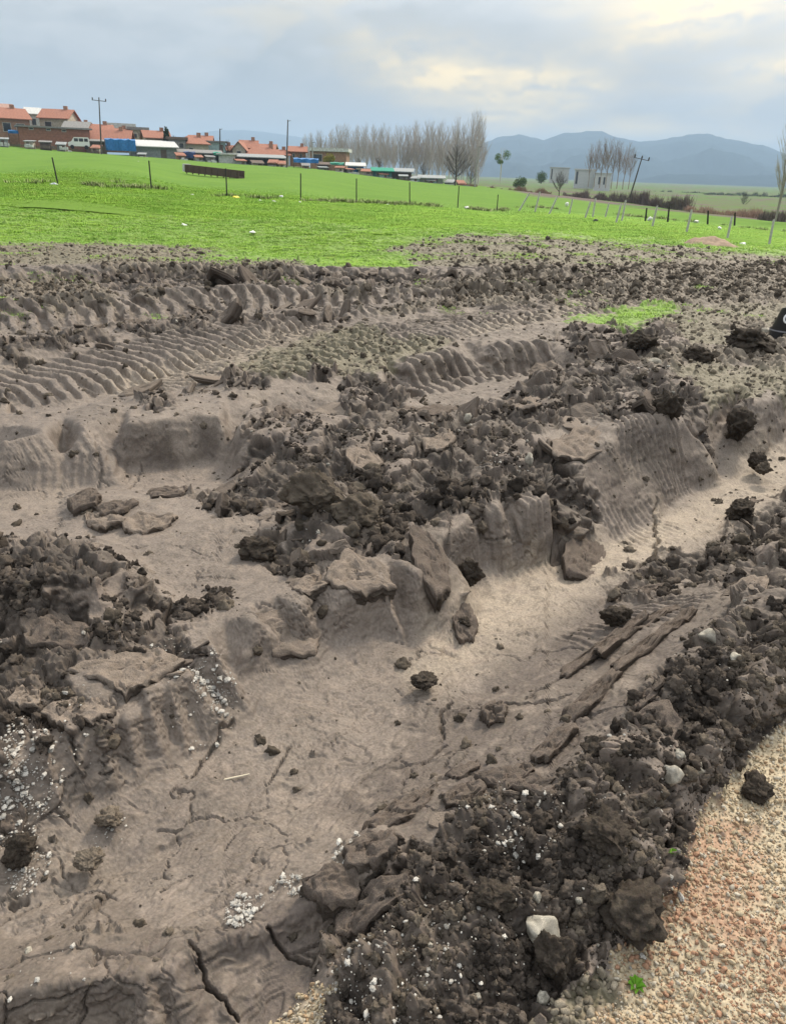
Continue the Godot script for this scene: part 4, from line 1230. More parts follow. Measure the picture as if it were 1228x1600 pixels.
func tuft(sd: int, blades: int, tall: float, wide: float, lean: float) -> ArrayMesh:
	var r := RandomNumberGenerator.new()
	r.seed = sd
	var s := Shape.new()
	for i in blades:
		var a := r.randf() * TAU
		var o := Vector3(cos(a), 0, sin(a)) * wide * sqrt(r.randf())
		var d := Vector3(cos(a + r.randf_range(-1, 1)), 0, sin(a + r.randf_range(-1, 1))) * lean * r.randf_range(0.3, 1.0)
		var h := tall * r.randf_range(0.5, 1.1)
		var side := Vector3(-sin(a), 0, cos(a)) * tall * r.randf_range(0.05, 0.09)
		var mid := o + d * h * 0.4 + Vector3.UP * h * 0.6
		var tip := o + d * h * 1.1 + Vector3.UP * h
		var k := r.randf_range(0.8, 1.15)
		var v0 := s.v.size()
		s.tri(o - side, mid - side * 0.7, mid + side * 0.7)
		s.tri(o - side, mid + side * 0.7, o + side)
		s.tri(mid - side * 0.7, tip, mid + side * 0.7)
		for q in range(v0, s.v.size(), 3):
			if s.n[q].y < 0.0:
				var sw := s.v[q + 1]
				s.v[q + 1] = s.v[q + 2]
				s.v[q + 2] = sw
				for e in 3: s.n[q + e] = -s.n[q + e]
		for q in range(v0, s.v.size()):
			s.n[q] = (s.n[q] * 0.18 + Vector3.UP).normalized()
			s.c.append(Color(k, k, k))
	return s.mesh()

func kind_at(x: float, z: float, ch: int) -> float:
	if -z < Z_FAR - 0.9: return gk[ch][at_ground(x, z)]
	var r := clampi(roundi(f_row(-z)), 0, FROWS - 1)
	return fk[ch][r * FCOLS + clampi(fq.bsearch(x / f_width(-z)), 0, FCOLS - 1)]

func grass() -> void:
	var r := RandomNumberGenerator.new()
	r.seed = 5
	var patch := noise(FastNoiseLite.TYPE_SIMPLEX_SMOOTH, 0.55, 51, 4)
	var tone := noise(FastNoiseLite.TYPE_SIMPLEX_SMOOTH, 0.28, 52, 3)
	var b := base("grass", Vector3.ZERO)
	tag(b, "bright green short grass between the mud and the fence", "grass", "", "stuff")
	var xf := [[], [], [], []]
	var cl := [[], [], [], []]
	for n in 240000:
		var z := 8.0 * pow(62.0 / 8.0, pow(r.randf(), 0.75))
		var x := r.randf_range(-1.0, 1.0) * (0.62 * z + 1.5)
		var p := patch.get_noise_2d(x, -z)
		var w: float = kind_at(x, -z, 4) + 0.32 * kind_at(x, -z, 3) + p * (1.1 if z < 24.0 else 0.6)
		if w < 0.5 or (z < 13.0 and kind_at(x, -z, 4) < 0.2 and p < 0.42): continue
		var far := z > 50.0
		var v := r.randi_range(0, 3)
		var sz := (0.75 + 0.5 * r.randf()) * clampf(z / 30.0, 0.5, 1.5) * smoothstep(64.0, 44.0, z) * (0.8 + 0.4 * clampf(w - 0.5, 0.0, 1.0))
		var turn := Basis(Vector3.UP, r.randf() * TAU).scaled(Vector3(sz, minf(sz, 1.3) * r.randf_range(0.75, 1.2), sz))
		var y := field_y(x, -z) if -z < -Z_FAR + 0.9 else gv[at_ground(x, -z)].y
		xf[v].append(Transform3D(turn, Vector3(x, y - 0.01, -z)))
		var t := tone.get_noise_2d(x, -z)
		var c := Color(0.25, 0.42, 0.055).lerp(Color(0.18, 0.34, 0.045), clampf(0.45 + t * 1.1, 0.0, 1.0))
		if r.randf() < 0.06: c = Color(0.3, 0.33, 0.09)
		if far: c = Color(0.25, 0.42, 0.085)
		cl[v].append(c * r.randf_range(0.92, 1.08))
	for v in 4:
		var mi := multi("blades", tuft(900 + v, 20, 0.055, 0.17, 1.1), M.grass, xf[v], cl[v], b)
		mi.set_meta("kind", "stuff")
	# dry weeds along the wire fence
	var wb := base("fence_weeds", Vector3.ZERO)
	tag(wb, "dry grey green weeds along the line of dark fence posts", "weeds", "", "stuff")
	var wx := []
	var wcl := []
	var line := [Vector3(-23.42, 0.71, -34.864), Vector3(-15.846, 0.56, -38.896), Vector3(-12.258, 0.443, -41.216), Vector3(-8.988, 0.153, -43.072), Vector3(-5.558, 0.002, -45.663), Vector3(-2.678, -0.109, -47.925), Vector3(0.348, -0.187, -49.999), Vector3(3.313, -0.342, -51.894), Vector3(5.922, -0.593, -53.674), Vector3(10.845, -0.627, -63.075), Vector3(16.176, -0.645, -57.778), Vector3(20.509, -0.543, -51.033), Vector3(22.434, -0.453, -46.912)]
	for i in line.size() - 1:
		for n in (60 if i < 8 else 40):
			var p: Vector3 = line[i].lerp(line[i + 1], r.randf())
			if tone.get_noise_2d(p.x * 1.5, p.z) < -0.05: continue
			p.z += r.randfn(0.0, 0.9)
			p.y = field_y(p.x, p.z)
			var sz := r.randf_range(0.5, 1.5)
			wx.append(Transform3D(Basis(Vector3.UP, r.randf() * TAU).scaled(Vector3(sz, sz, sz)), p))
			wcl.append(Color(0.24, 0.235, 0.14).lerp(Color(0.17, 0.25, 0.07), r.randf()) * r.randf_range(0.7, 1.3))
	multi("stalks", tuft(950, 30, 0.17, 0.3, 0.9), M.dry, wx, wcl, wb).set_meta("kind", "stuff")

# ---------------------------------------------------------------- trees and scrub

func bare_tree(sd: int, limbs: int, lo: float, angle: float, reach: float, twigs: int, stem: float, fork := 1) -> Array:
	var r := RandomNumberGenerator.new()
	r.seed = sd
	var tr := Shape.new()
	var cr := Shape.new()
	for fk_ in fork:
		var sway := Vector3(r.randf_range(-0.05, 0.05), 0, r.randf_range(-0.05, 0.05)) * (1.0 if fork == 1 else 3.0)
		var pts := []
		var rad := []
		for i in 7:
			var t := i / 6.0
			pts.append(Vector3(0, t, 0) + sway * t * t + Vector3(r.randf_range(-1, 1), 0, r.randf_range(-1, 1)) * 0.006)
			rad.append(stem * pow(1.0 - t * 0.93, 0.9))
		tr.tube(pts, rad, 5)
		for k in limbs / fork:
			var t := lo + (0.97 - lo) * pow((k + r.randf()) / (limbs / fork), 0.9)
			var o := Vector3(0, t, 0) + sway * t * t
			var a := r.randf() * TAU
			var out := Vector3(cos(a), 0, sin(a))
			var len := reach * (1.12 - t) * r.randf_range(0.6, 1.15) + 0.04
			var th := angle * r.randf_range(0.7, 1.3)
			var p1 := o + (out * sin(th * 1.25) + Vector3.UP * cos(th * 1.25)) * len * 0.45
			var p2 := p1 + (out * sin(th * 0.75) + Vector3.UP * cos(th * 0.75)) * len * 0.55
			var lr := stem * 0.42 * (1.05 - t)
			cr.tube([o, p1, p2], [lr, lr * 0.7, lr * 0.2], 3)
			for m in twigs:
				var u := r.randf_range(0.25, 1.0)
				var q := o.lerp(p1, u * 2.0) if u < 0.5 else p1.lerp(p2, u * 2.0 - 1.0)
				var b := a + r.randf_range(-1.4, 1.4)
				var d := (Vector3(cos(b), 0, sin(b)) * sin(th * 1.1) + Vector3.UP * cos(th * 0.9)).normalized()
				var tl := len * r.randf_range(0.2, 0.45)
				cr.tube([q, q + d * tl * 0.6 + Vector3.UP * tl * 0.05, q + d * tl + Vector3.UP * tl * 0.12], [lr * 0.45, lr * 0.3, lr * 0.12], 3)
	return [tr.mesh(), cr.mesh()]

# leaves spread through a set of ellipsoids [centre, half sizes]
func leaves(sd: int, count: int, blobs: Array, size: float) -> ArrayMesh:
	var r := RandomNumberGenerator.new()
	r.seed = sd
	var s := Shape.new()
	for i in count:
		var b: Array = blobs[r.randi_range(0, blobs.size() - 1)]
		var d := Vector3(r.randfn(), r.randfn(), r.randfn()).normalized() * pow(r.randf(), 0.45)
		var p: Vector3 = b[0] + d * b[1]
		var u := Vector3(r.randfn(), r.randfn(), r.randfn()).normalized() * size * r.randf_range(0.6, 1.3)
		var w := u.cross(Vector3(r.randfn(), r.randfn(), r.randfn())).normalized() * size * 0.5
		var k := r.randf_range(0.7, 1.2)
		s.tri(p - u, p + w, p + u)
		s.tri(p - u, p + u, p - w)
		for q in 6: s.c.append(Color(k, k, k))
	return s.mesh()

func trees() -> void:
	var pale := mat(Color(0.5, 0.48, 0.43), 0.9, 0.1)
	var twig := mat(Color(0.39, 0.355, 0.315), 0.95, 0.1)
	var tan := mat(Color(0.27, 0.215, 0.165), 0.95, 0.1)
	var dark := mat(Color(0.075, 0.062, 0.052), 0.95, 0.1)
	var kinds := []
	for k in 4: kinds.append(bare_tree(1100 + k, 70, 0.12, 0.4, 0.33, 12, 0.0105))
	var i := 0
	for row in POPLARS:
		var b := base("poplar_tree", row[0], i * 2.4)
		obj("trunk", kinds[i % 4][0], pale, b)
		obj("crown", kinds[i % 4][1], twig, b)
		var vary := RandomNumberGenerator.new()
		vary.seed = 40 + i
		b.rotation.z = vary.randf_range(-0.04, 0.04)
		b.scale = Vector3(vary.randf_range(0.8, 1.25), vary.randf_range(0.82, 0.95), vary.randf_range(0.8, 1.25)) * row[1]
		tag(b, "bare pale poplar, %s from the left in the long row behind the village" % ORD[i], "tree", "poplars in the long row behind the village")
		i += 1
	var round_kinds := []
	for k in 3: round_kinds.append(bare_tree(1200 + k, 70, 0.28, 0.45, 0.36, 10, 0.011))
	i = 0
	for row in CLUMP:
		var b := base("poplar_tree", row[0], i * 1.7)
		obj("trunk", round_kinds[i % 3][0], tan, b)
		obj("crown", round_kinds[i % 3][1], tan, b)
		b.scale = Vector3.ONE * row[1]
		tag(b, "bare brown poplar, %s from the left in the clump before the hills" % ORD[i], "tree", "brown poplars in the clump before the hills")
		i += 1
	i = 0
	for row in TREES:
		var kind: int = row[2]
		var b := base(["bare_tree", "bare_tree", "forked_tree", "round_bush", "flowering_bush", "cypress_tree"][kind], row[0], i * 1.3)
		var h: float = row[1]
		tag(b, row[3], "bush" if kind in [3, 4] else "tree")
		if kind == 0:
			var g := bare_tree(1300 + i, 96, 0.18, 0.42, 0.3, 11, 0.0085, 3)
			obj("trunk", g[0], mat(Color(0.27, 0.24, 0.2), 0.95, 0.1), b)
			obj("crown", g[1], twig, b)
		elif kind == 1:
			var g := bare_tree(1300 + i, 60, 0.15, 0.75, 0.55, 10, 0.022)
			obj("trunk", g[0], dark, b)
			obj("crown", g[1], dark, b)
		elif kind == 2:
			var g := bare_tree(1300 + i, 16, 0.5, 0.5, 0.4, 4, 0.02, 2)
			obj("trunk", g[0], pale, b)
			var lm := mat(Color(0.13, 0.2, 0.06), 0.9, 0.1)
			lm.vertex_color_use_as_albedo = true
			obj("branches", g[1], twig, b)
			obj("crown", leaves(1400, 900, [[Vector3(-0.13, 0.72, 0), Vector3(0.11, 0.13, 0.11)], [Vector3(0.15, 0.8, 0), Vector3(0.14, 0.15, 0.13)], [Vector3(-0.05, 0.6, 0), Vector3(0.1, 0.06, 0.1)]], 0.02), lm, b)
		else:
			var lm := mat([Color(0.1, 0.15, 0.045), Color(0.25, 0.22, 0.03), Color(0.04, 0.06, 0.03)][kind - 3], 0.9, 0.1)
			lm.vertex_color_use_as_albedo = true
			var st := Shape.new()
			st.tube([Vector3.ZERO, Vector3(0.01, 0.5, 0)], [0.04, 0.02], 5)
			obj("trunk", st.mesh(), dark, b)
			var wide := 0.14 if kind == 5 else 0.5
			obj("crown", leaves(1410 + i, 1400, [[Vector3(0, 0.5, 0), Vector3(wide, 0.5, wide)], [Vector3(wide * 0.5, 0.4, 0), Vector3(wide * 0.7, 0.35, wide * 0.7)], [Vector3(-wide * 0.4, 0.55, 0), Vector3(wide * 0.6, 0.35, wide * 0.7)]], 0.05), lm, b)
		b.scale = Vector3.ONE * h
		i += 1
	for row in HEDGES:
		var a: Vector3 = row[0]
		var c: Vector3 = row[1]
		var h: float = row[2]
		var mid := (a + c) * 0.5
		var r := RandomNumberGenerator.new()
		r.seed = 1500 + i
		var s := Shape.new()
		var lump_n := noise(FastNoiseLite.TYPE_SIMPLEX, 0.6 / h, i, 3)
		var len := a.distance_to(c)
		for n in 2600:
			var t := r.randf()
			var p := a.lerp(c, t) - mid
			var top := h * (0.62 + 0.6 * lump_n.get_noise_1d(t * len))
			p += Vector3(r.randfn(0, 0.02) * len / 10.0, 0, r.randfn(0, 0.5) * h)
			p.y += -0.1 * h
			var lean := Vector3(r.randfn(0, 0.22), 1, r.randfn(0, 0.22))
			var y0 := r.randf() * top * 0.6
			var w := h * 0.022
			var q := p + Vector3.UP * y0
			var e := q + lean * (top - y0) * r.randf_range(0.4, 1.0)
			var side := Vector3(r.randf_range(-1, 1), 0.2, r.randf_range(-1, 1)).normalized() * w
			s.tri(q - side, e, q + side)
			var k := r.randf_range(0.6, 1.4)
			for z in 3: s.c.append(Color(k, k, k))
		var hm := mat({"brown": Color(0.17, 0.135, 0.115), "rust": Color(0.25, 0.16, 0.11), "reed": Color(0.4, 0.28, 0.21), "weed": Color(0.14, 0.14, 0.075), "dark": Color(0.09, 0.1, 0.08)}[row[3]], 0.95, 0.05)
		hm.vertex_color_use_as_albedo = true
		hm.cull_mode = BaseMaterial3D.CULL_DISABLED
		var o := obj("reed_bed" if row[3] == "reed" else "scrub_hedge", s.mesh(), hm)
		o.position = mid
		tag(o, row[4], "reeds" if row[3] == "reed" else "hedge")
		i += 1
	print("trees ", Time.get_ticks_msec())

# ---------------------------------------------------------------- village

var paint := {}

func coat(called: String) -> StandardMaterial3D:
	if paint.has(called): return paint[called]
	var col: Color = {"brick": Color(0.38, 0.22, 0.15), "terra": Color(0.32, 0.15, 0.1), "tile": Color(0.38, 0.17, 0.115), "cream": Color(0.5, 0.45, 0.36), "white": Color(0.62, 0.62, 0.6), "grey": Color(0.27, 0.26, 0.25), "tin": Color(0.34, 0.36, 0.36), "blue": Color(0.03, 0.19, 0.48), "navy": Color(0.035, 0.06, 0.17), "brown": Color(0.17, 0.125, 0.10), "pink": Color(0.44, 0.28, 0.23), "cyan": Color(0.4, 0.55, 0.58), "green": Color(0.03, 0.3, 0.2), "teal": Color(0.12, 0.24, 0.27), "glass": Color(0.03, 0.035, 0.04), "frame": Color(0.5, 0.47, 0.42)}[called]
	paint[called] = grainy(col, M.wall_t, 0.35, 0.85, 0.3)
	if called == "glass":
		paint[called].roughness = 0.15
		paint[called].metallic_specular = 0.5
	return paint[called]

func building(row: Array) -> void:
	var w: float = row[1] * 0.5
	var h: float = row[2]
	var rh: float = row[3]
	var d: float = row[4]
	var b := base(row[10], row[0], deg_to_rad(row[6]))
	tag(b, row[11], row[12], row[13])
	var s := Shape.new()
	if row[10] in ["open_shed", "market_shelter"]:
		# open to the field: a back, two ends and a row of posts
		s.box(Vector3(-w, -1.2, -d), Vector3(w, h, -d + 0.2))
		s.box(Vector3(-w, -1.2, -d + 0.2), Vector3(-w + 0.2, h, -0.3))
		s.box(Vector3(w - 0.2, -1.2, -d + 0.2), Vector3(w, h, -0.3))
		for k in 7:
			var ps := Shape.new()
			var x := lerpf(-w + 0.1, w - 0.1, k / 6.0)
			ps.box(Vector3(x - 0.09, -1.0, -0.2), Vector3(x + 0.09, h, -0.02))
			obj("post", ps.mesh(), coat("brown" if row[10] == "open_shed" else "white"), b)
	else:
		s.box(Vector3(-w, -1.2, -d), Vector3(w, h, 0))
	if row[5] == "gx":
		for e in [-1.0, 1.0]:
			var x: float = e * w
			s.tri(Vector3(x, h, 0), Vector3(x, h + rh, -d * 0.5), Vector3(x, h, -d))
	if row[5] == "gz": s.tri(Vector3(-w, h, 0), Vector3(0, h + rh, 0), Vector3(w, h, 0))
	obj("wall", s.mesh(), coat(row[7]), b)
	var f := Shape.new()
	var o := 0.45
	var t := 0.14
	match row[5]:
		"gx":
			for e in [0.0, 1.0]:
				var z0: float = o if e == 0.0 else -d - o
				var y0 := h - rh * o / (d * 0.5)
				var A := Vector3(-w - o, y0, z0)
				var B := Vector3(w + o, y0, z0)
				var C := Vector3(w + o, h + rh, -d * 0.5)
				var D := Vector3(-w - o, h + rh, -d * 0.5)
				var u := Vector3.UP * t
				f.quad(A + u, D + u, C + u, B + u)
				f.quad(A, B, C, D)
				f.quad(A, A + u, B + u, B)
				f.quad(A, D, D + u, A + u)
				f.quad(B, B + u, C + u, C)
		"gz":
			for e in [-1.0, 1.0]:
				var A := Vector3(e * (w + o), h - rh * o / w, o)
				var B := Vector3(0, h + rh, o)
				var C := Vector3(0, h + rh, -d - o)
				var D := Vector3(e * (w + o), h - rh * o / w, -d - o)
				var u := Vector3.UP * t
				f.quad(A + u, B + u, C + u, D + u)
				f.quad(A, D, C, B)
				f.quad(A, B, B + u, A + u)
				f.quad(A, A + u, D + u, D)
		"h":
			var k := w * 0.45
			var P := [Vector3(-w - o, h, o), Vector3(w + o, h, o), Vector3(w + o, h, -d - o), Vector3(-w - o, h, -d - o)]
			var R0 := Vector3(-k, h + rh, -d * 0.5)
			var R1 := Vector3(k, h + rh, -d * 0.5)
			f.quad(P[0], R0, R1, P[1])
			f.tri(P[1], R1, P[2])
			f.quad(P[2], R1, R0, P[3])
			f.tri(P[3], R0, P[0])
			f.box(Vector3(-w - o, h - t, -d - o), Vector3(w + o, h - 0.004, o))
		"s":
			var A := Vector3(-w - o, h - 0.1, o + 0.3)
			var B := Vector3(w + o, h - 0.1, o + 0.3)
			var C := Vector3(w + o, h + maxf(rh, 0.3), -d - o)
			var D := Vector3(-w - o, h + maxf(rh, 0.3), -d - o)
			var u := Vector3.UP * t
			f.quad(A + u, D + u, C + u, B + u)
			f.quad(A, B, C, D)
			f.quad(A, A + u, B + u, B)
			f.quad(A, D, D + u, A + u)
			f.quad(B, B + u, C + u, C)
			f.quad(C, C + u, D + u, D)
		_:
			f.box(Vector3(-w - o, h + 0.004, -d - o), Vector3(w + o, h + maxf(rh, 0.25), o))
	var roof := obj("roof", f.mesh(), coat(row[8]), b)
	if row[5] in ["gx", "h"] and row[8] == "tile":
		var c := Shape.new()
		c.box(Vector3(w * 0.55 - 0.35, h + rh * 0.6, -d * 0.5 - 0.3), Vector3(w * 0.55 + 0.35, h + rh + 0.7, -d * 0.5 + 0.3))
		obj("chimney", c.mesh(), coat("brick"), roof)
	for q in row[9]:
		var x: float = (q[0] - 0.5) * 2.0 * w
		var y: float = q[1] * h
		var ww: float = q[2] * w
		var wh: float = q[3] * h * 0.5
		var p := Shape.new()
		p.box(Vector3(x - ww, y - wh, 0.004), Vector3(x + ww, y + wh, 0.03))
		var win := obj("window", p.mesh(), coat("glass"), b)
		var fr := Shape.new()
		var g := 0.1
		fr.box(Vector3(x - ww - g, y - wh - g, 0.002), Vector3(x - ww, y + wh + g, 0.07))
		fr.box(Vector3(x + ww, y - wh - g, 0.002), Vector3(x + ww + g, y + wh + g, 0.07))
		fr.box(Vector3(x - ww, y + wh, 0.003), Vector3(x + ww, y + wh + g, 0.068))
		fr.box(Vector3(x - ww, y - wh - g, 0.003), Vector3(x + ww, y - wh, 0.068))
		obj("frame", fr.mesh(), coat("frame"), win)
	if row[10] in ["tin_shed", "garden_shed", "wooden_shed", "village_house"] and row[9].is_empty():
		var p := Shape.new()
		p.box(Vector3(w * 0.3, -0.2, 0.004), Vector3(w * 0.3 + minf(1.0, w * 0.4), minf(2.0, h * 0.8), 0.06))
		obj("door", p.mesh(), coat("brown"), b)
	if row[10] == "tin_shed":
		for k in 24:
			var p := Shape.new()
			var x := -w + (k + 0.5) * 2.0 * w / 24.0
			if absf(x - w * 0.3 - 0.4) < 0.7: continue
			p.box(Vector3(x - 0.06, -0.3, 0.002), Vector3(x + 0.06, h - 0.12, 0.05))
			obj("rib", p.mesh(), coat("tin"), b)

func village() -> void:
	for row in BUILDINGS: building(row)
	for row in TARPS:
		var w: float = row[1] * 0.5
		var h: float = row[2]
		var p: Vector3 = row[0]
		var b := base("tarpaulin_shelter", p, atan2(-p.x, -p.z))
		tag(b, row[4], "shelter", "tarpaulin shelters along the field edge")
		var s := Shape.new()
		var n := 9
		for i in n:
			for j in 5:
				var x0 := lerpf(-w, w, i / float(n))
				var x1 := lerpf(-w, w, (i + 1.0) / n)
				var za := -3.0 * j / 5.0
				var zb := -3.0 * (j + 1) / 5.0
				var sag := func(x: float, z: float) -> Vector3: return Vector3(x, h - 0.10 * h * absf(sin(x * 2.1 + z)) - 0.05 * z, z + 0.15 * sin(x * 3.0))
				s.quad(sag.call(x0, za), sag.call(x0, zb), sag.call(x1, zb), sag.call(x1, za))
			# hanging front with folds
			var xa := lerpf(-w, w, i / float(n))
			var xb := lerpf(-w, w, (i + 1.0) / n)
			var drop := 0.75 if "shed" in row[4] or "hung" in row[4] else 0.35
			var fa := 0.15 * sin(xa * 3.0)
			var fb := 0.15 * sin(xb * 3.0)
			s.quad(Vector3(xa, h - 0.10 * h * absf(sin(xa * 2.1)), fa), Vector3(xb, h - 0.10 * h * absf(sin(xb * 2.1)), fb), Vector3(xb, h * (1.0 - drop), fb * 2.0 + 0.1), Vector3(xa, h * (1.0 - drop), fa * 2.0 + 0.1))
		var tm := coat(row[3]).duplicate()
		tm.cull_mode = BaseMaterial3D.CULL_DISABLED
		tm.roughness = 0.5
		obj("tarpaulin", s.mesh(), tm, b)
		for e in [Vector2(-w, 0), Vector2(w, 0), Vector2(-w, -2.9), Vector2(w, -2.9)]:
			var q := Shape.new()
			q.tube([Vector3(e.x * 0.97, -0.8, e.y - 0.1), Vector3(e.x * 0.97, h * 0.92, e.y - 0.1)], [0.06, 0.06], 5)
			obj("post", q.mesh(), coat("brown"), b)
	# low huts, stacks and screens along the field edge
	var r := RandomNumberGenerator.new()
	r.seed = 12
	var hues := {"grey board": "grey", "pale": "cream", "rusty brown": "brown", "brick red": "brick", "bluish": "cyan", "tin": "tin"}
	var n_hut := 0
	for row in HUTS:
		var hp2: Vector3 = row[0]
		var w: float = row[1] * 0.5
		var h: float = row[2]
		var word: String = hues.keys()[r.randi_range(0, 5)]
		var b := base("yard_hut", hp2, atan2(-hp2.x, -hp2.z) + r.randf_range(-0.4, 0.4))
		tag(b, "%s low yard hut along the village field edge, %s hut from the left" % [word, ORD[n_hut]], "hut", "low yard huts along the field edge")
		n_hut += 1
		var s := Shape.new()
		s.box(Vector3(-w, -0.8, -2.0), Vector3(w, h * 0.8, 0))
		obj("wall", s.mesh(), coat(hues[word]), b)
		var f := Shape.new()
		f.box(Vector3(-w - 0.2, 0, -1.3), Vector3(w + 0.2, 0.1, 1.3), Transform3D(Basis(Vector3.RIGHT, r.randf_range(0.05, 0.25)), Vector3(0, h * 0.86, -1.0)))
		obj("roof", f.mesh(), coat(["tin", "grey", "tile", "tile", "brown"][r.randi_range(0, 4)]), b)
		var g := Shape.new()
		var gx := r.randf_range(-0.6, 0.2) * w
		g.box(Vector3(gx, -0.1, 0.004), Vector3(gx + minf(0.9, w * 0.7), h * 0.62, 0.05))
		obj("door", g.mesh(), coat("brown"), b)
		var st := Shape.new()
		for k in 5:
			var bx := w * r.randf_range(-1.1, 1.1)
			st.box(Vector3(bx, -0.2, 0.4), Vector3(bx + r.randf_range(0.2, 0.7), h * r.randf_range(0.15, 0.4), 0.9 + k * 0.11))
		obj("stacked_boxes", st.mesh(), coat(["brown", "white", "grey", "tin"][r.randi_range(0, 3)]), b)
	# white van parked at the field edge
	var vp := Vector3(-56.44, 3.281, -149.715)
	var van := base("parked_van", vp, atan2(-vp.x, -vp.z))
	tag(van, "small white van parked between the terracotta outbuilding and the board shed", "van")
	var prof := [Vector2(-1.75, 0.45), Vector2(-1.8, 1.0), Vector2(-1.2, 1.2), Vector2(-0.75, 1.85), Vector2(1.5, 1.9), Vector2(1.72, 1.7), Vector2(1.75, 0.45)]
	var vs := Shape.new()
	for i in prof.size():
		var a: Vector2 = prof[i]
		var c: Vector2 = prof[(i + 1) % prof.size()]
		vs.quad(Vector3(a.x, a.y, 0), Vector3(a.x, a.y, -1.7), Vector3(c.x, c.y, -1.7), Vector3(c.x, c.y, 0))
		if i > 0 and i < prof.size() - 1:
			vs.tri(Vector3(prof[0].x, prof[0].y, 0), Vector3(a.x, a.y, 0), Vector3(c.x, c.y, 0))
			vs.tri(Vector3(prof[0].x, prof[0].y, -1.7), Vector3(c.x, c.y, -1.7), Vector3(a.x, a.y, -1.7))
	obj("body", vs.mesh(), mat(Color(0.66, 0.66, 0.63), 0.3, 0.5), van)
	for e in [[-0.75, -0.1], [0.05, 0.75], [0.9, 1.5]]:
		var g := Shape.new()
		g.box(Vector3(e[0], 1.2, 0.004), Vector3(e[1], 1.7, 0.02))
		obj("window", g.mesh(), coat("glass"), van)
	for e in [Vector2(-1.15, 0.06), Vector2(1.15, 0.06), Vector2(-1.15, -1.76), Vector2(1.15, -1.76)]:
		var g := Shape.new()
		g.tube([Vector3(e.x, 0.32, e.y - 0.1), Vector3(e.x, 0.32, e.y + 0.1)], [0.32, 0.32], 14, true)
		obj("wheel", g.mesh(), mat(Color(0.03, 0.03, 0.03), 0.9, 0.2), van)
	# poles
	var wood := grainy(Color(0.11, 0.095, 0.085), M.wall_t, 0.8, 0.9, 0.2)
	var conc := grainy(Color(0.4, 0.39, 0.36), M.wall_t, 0.8, 0.9, 0.2)
	for row in POLES:
		var p: Vector3 = row[0]
		var top: Vector3 = row[1]
		var b := base("power_pole", p)
		tag(b, row[4], "pole")
		var px: float = row[3]
		var s := Shape.new()
		s.tube([-top * 0.08, top * 0.5, top], [px * 1.3, px * 1.05, px * 0.75], 7, true)
		obj("pole", s.mesh(), conc if "pale" in row[4] else wood, b)
		if row[2] == 1:
			var side := top.cross(Vector3(0.3, 0, 1)).normalized()
			var c := Shape.new()
			var at := top * 0.94
			c.tube([at - side * 1.1, at + side * 1.1], [px * 0.5, px * 0.5], 4, true)
			obj("crossarm", c.mesh(), wood, b)
			for e in [-1.0, 0.0, 1.0]:
				var g := Shape.new()
				g.tube([at + side * e, at + side * e + top.normalized() * 0.2, at + side * e + top.normalized() * 0.4], [0.07, 0.11, 0.05], 5, true)
				obj("insulator", g.mesh(), wood, b)
		else:
			var c := Shape.new()
			c.tube([top * 0.97, top * 0.97 + Vector3(0.5, 0.1, 0)], [px * 0.4, px * 0.3], 4, true)
			obj("bracket", c.mesh(), wood, b)
	print("village ", Time.get_ticks_msec())

# ---------------------------------------------------------------- field things

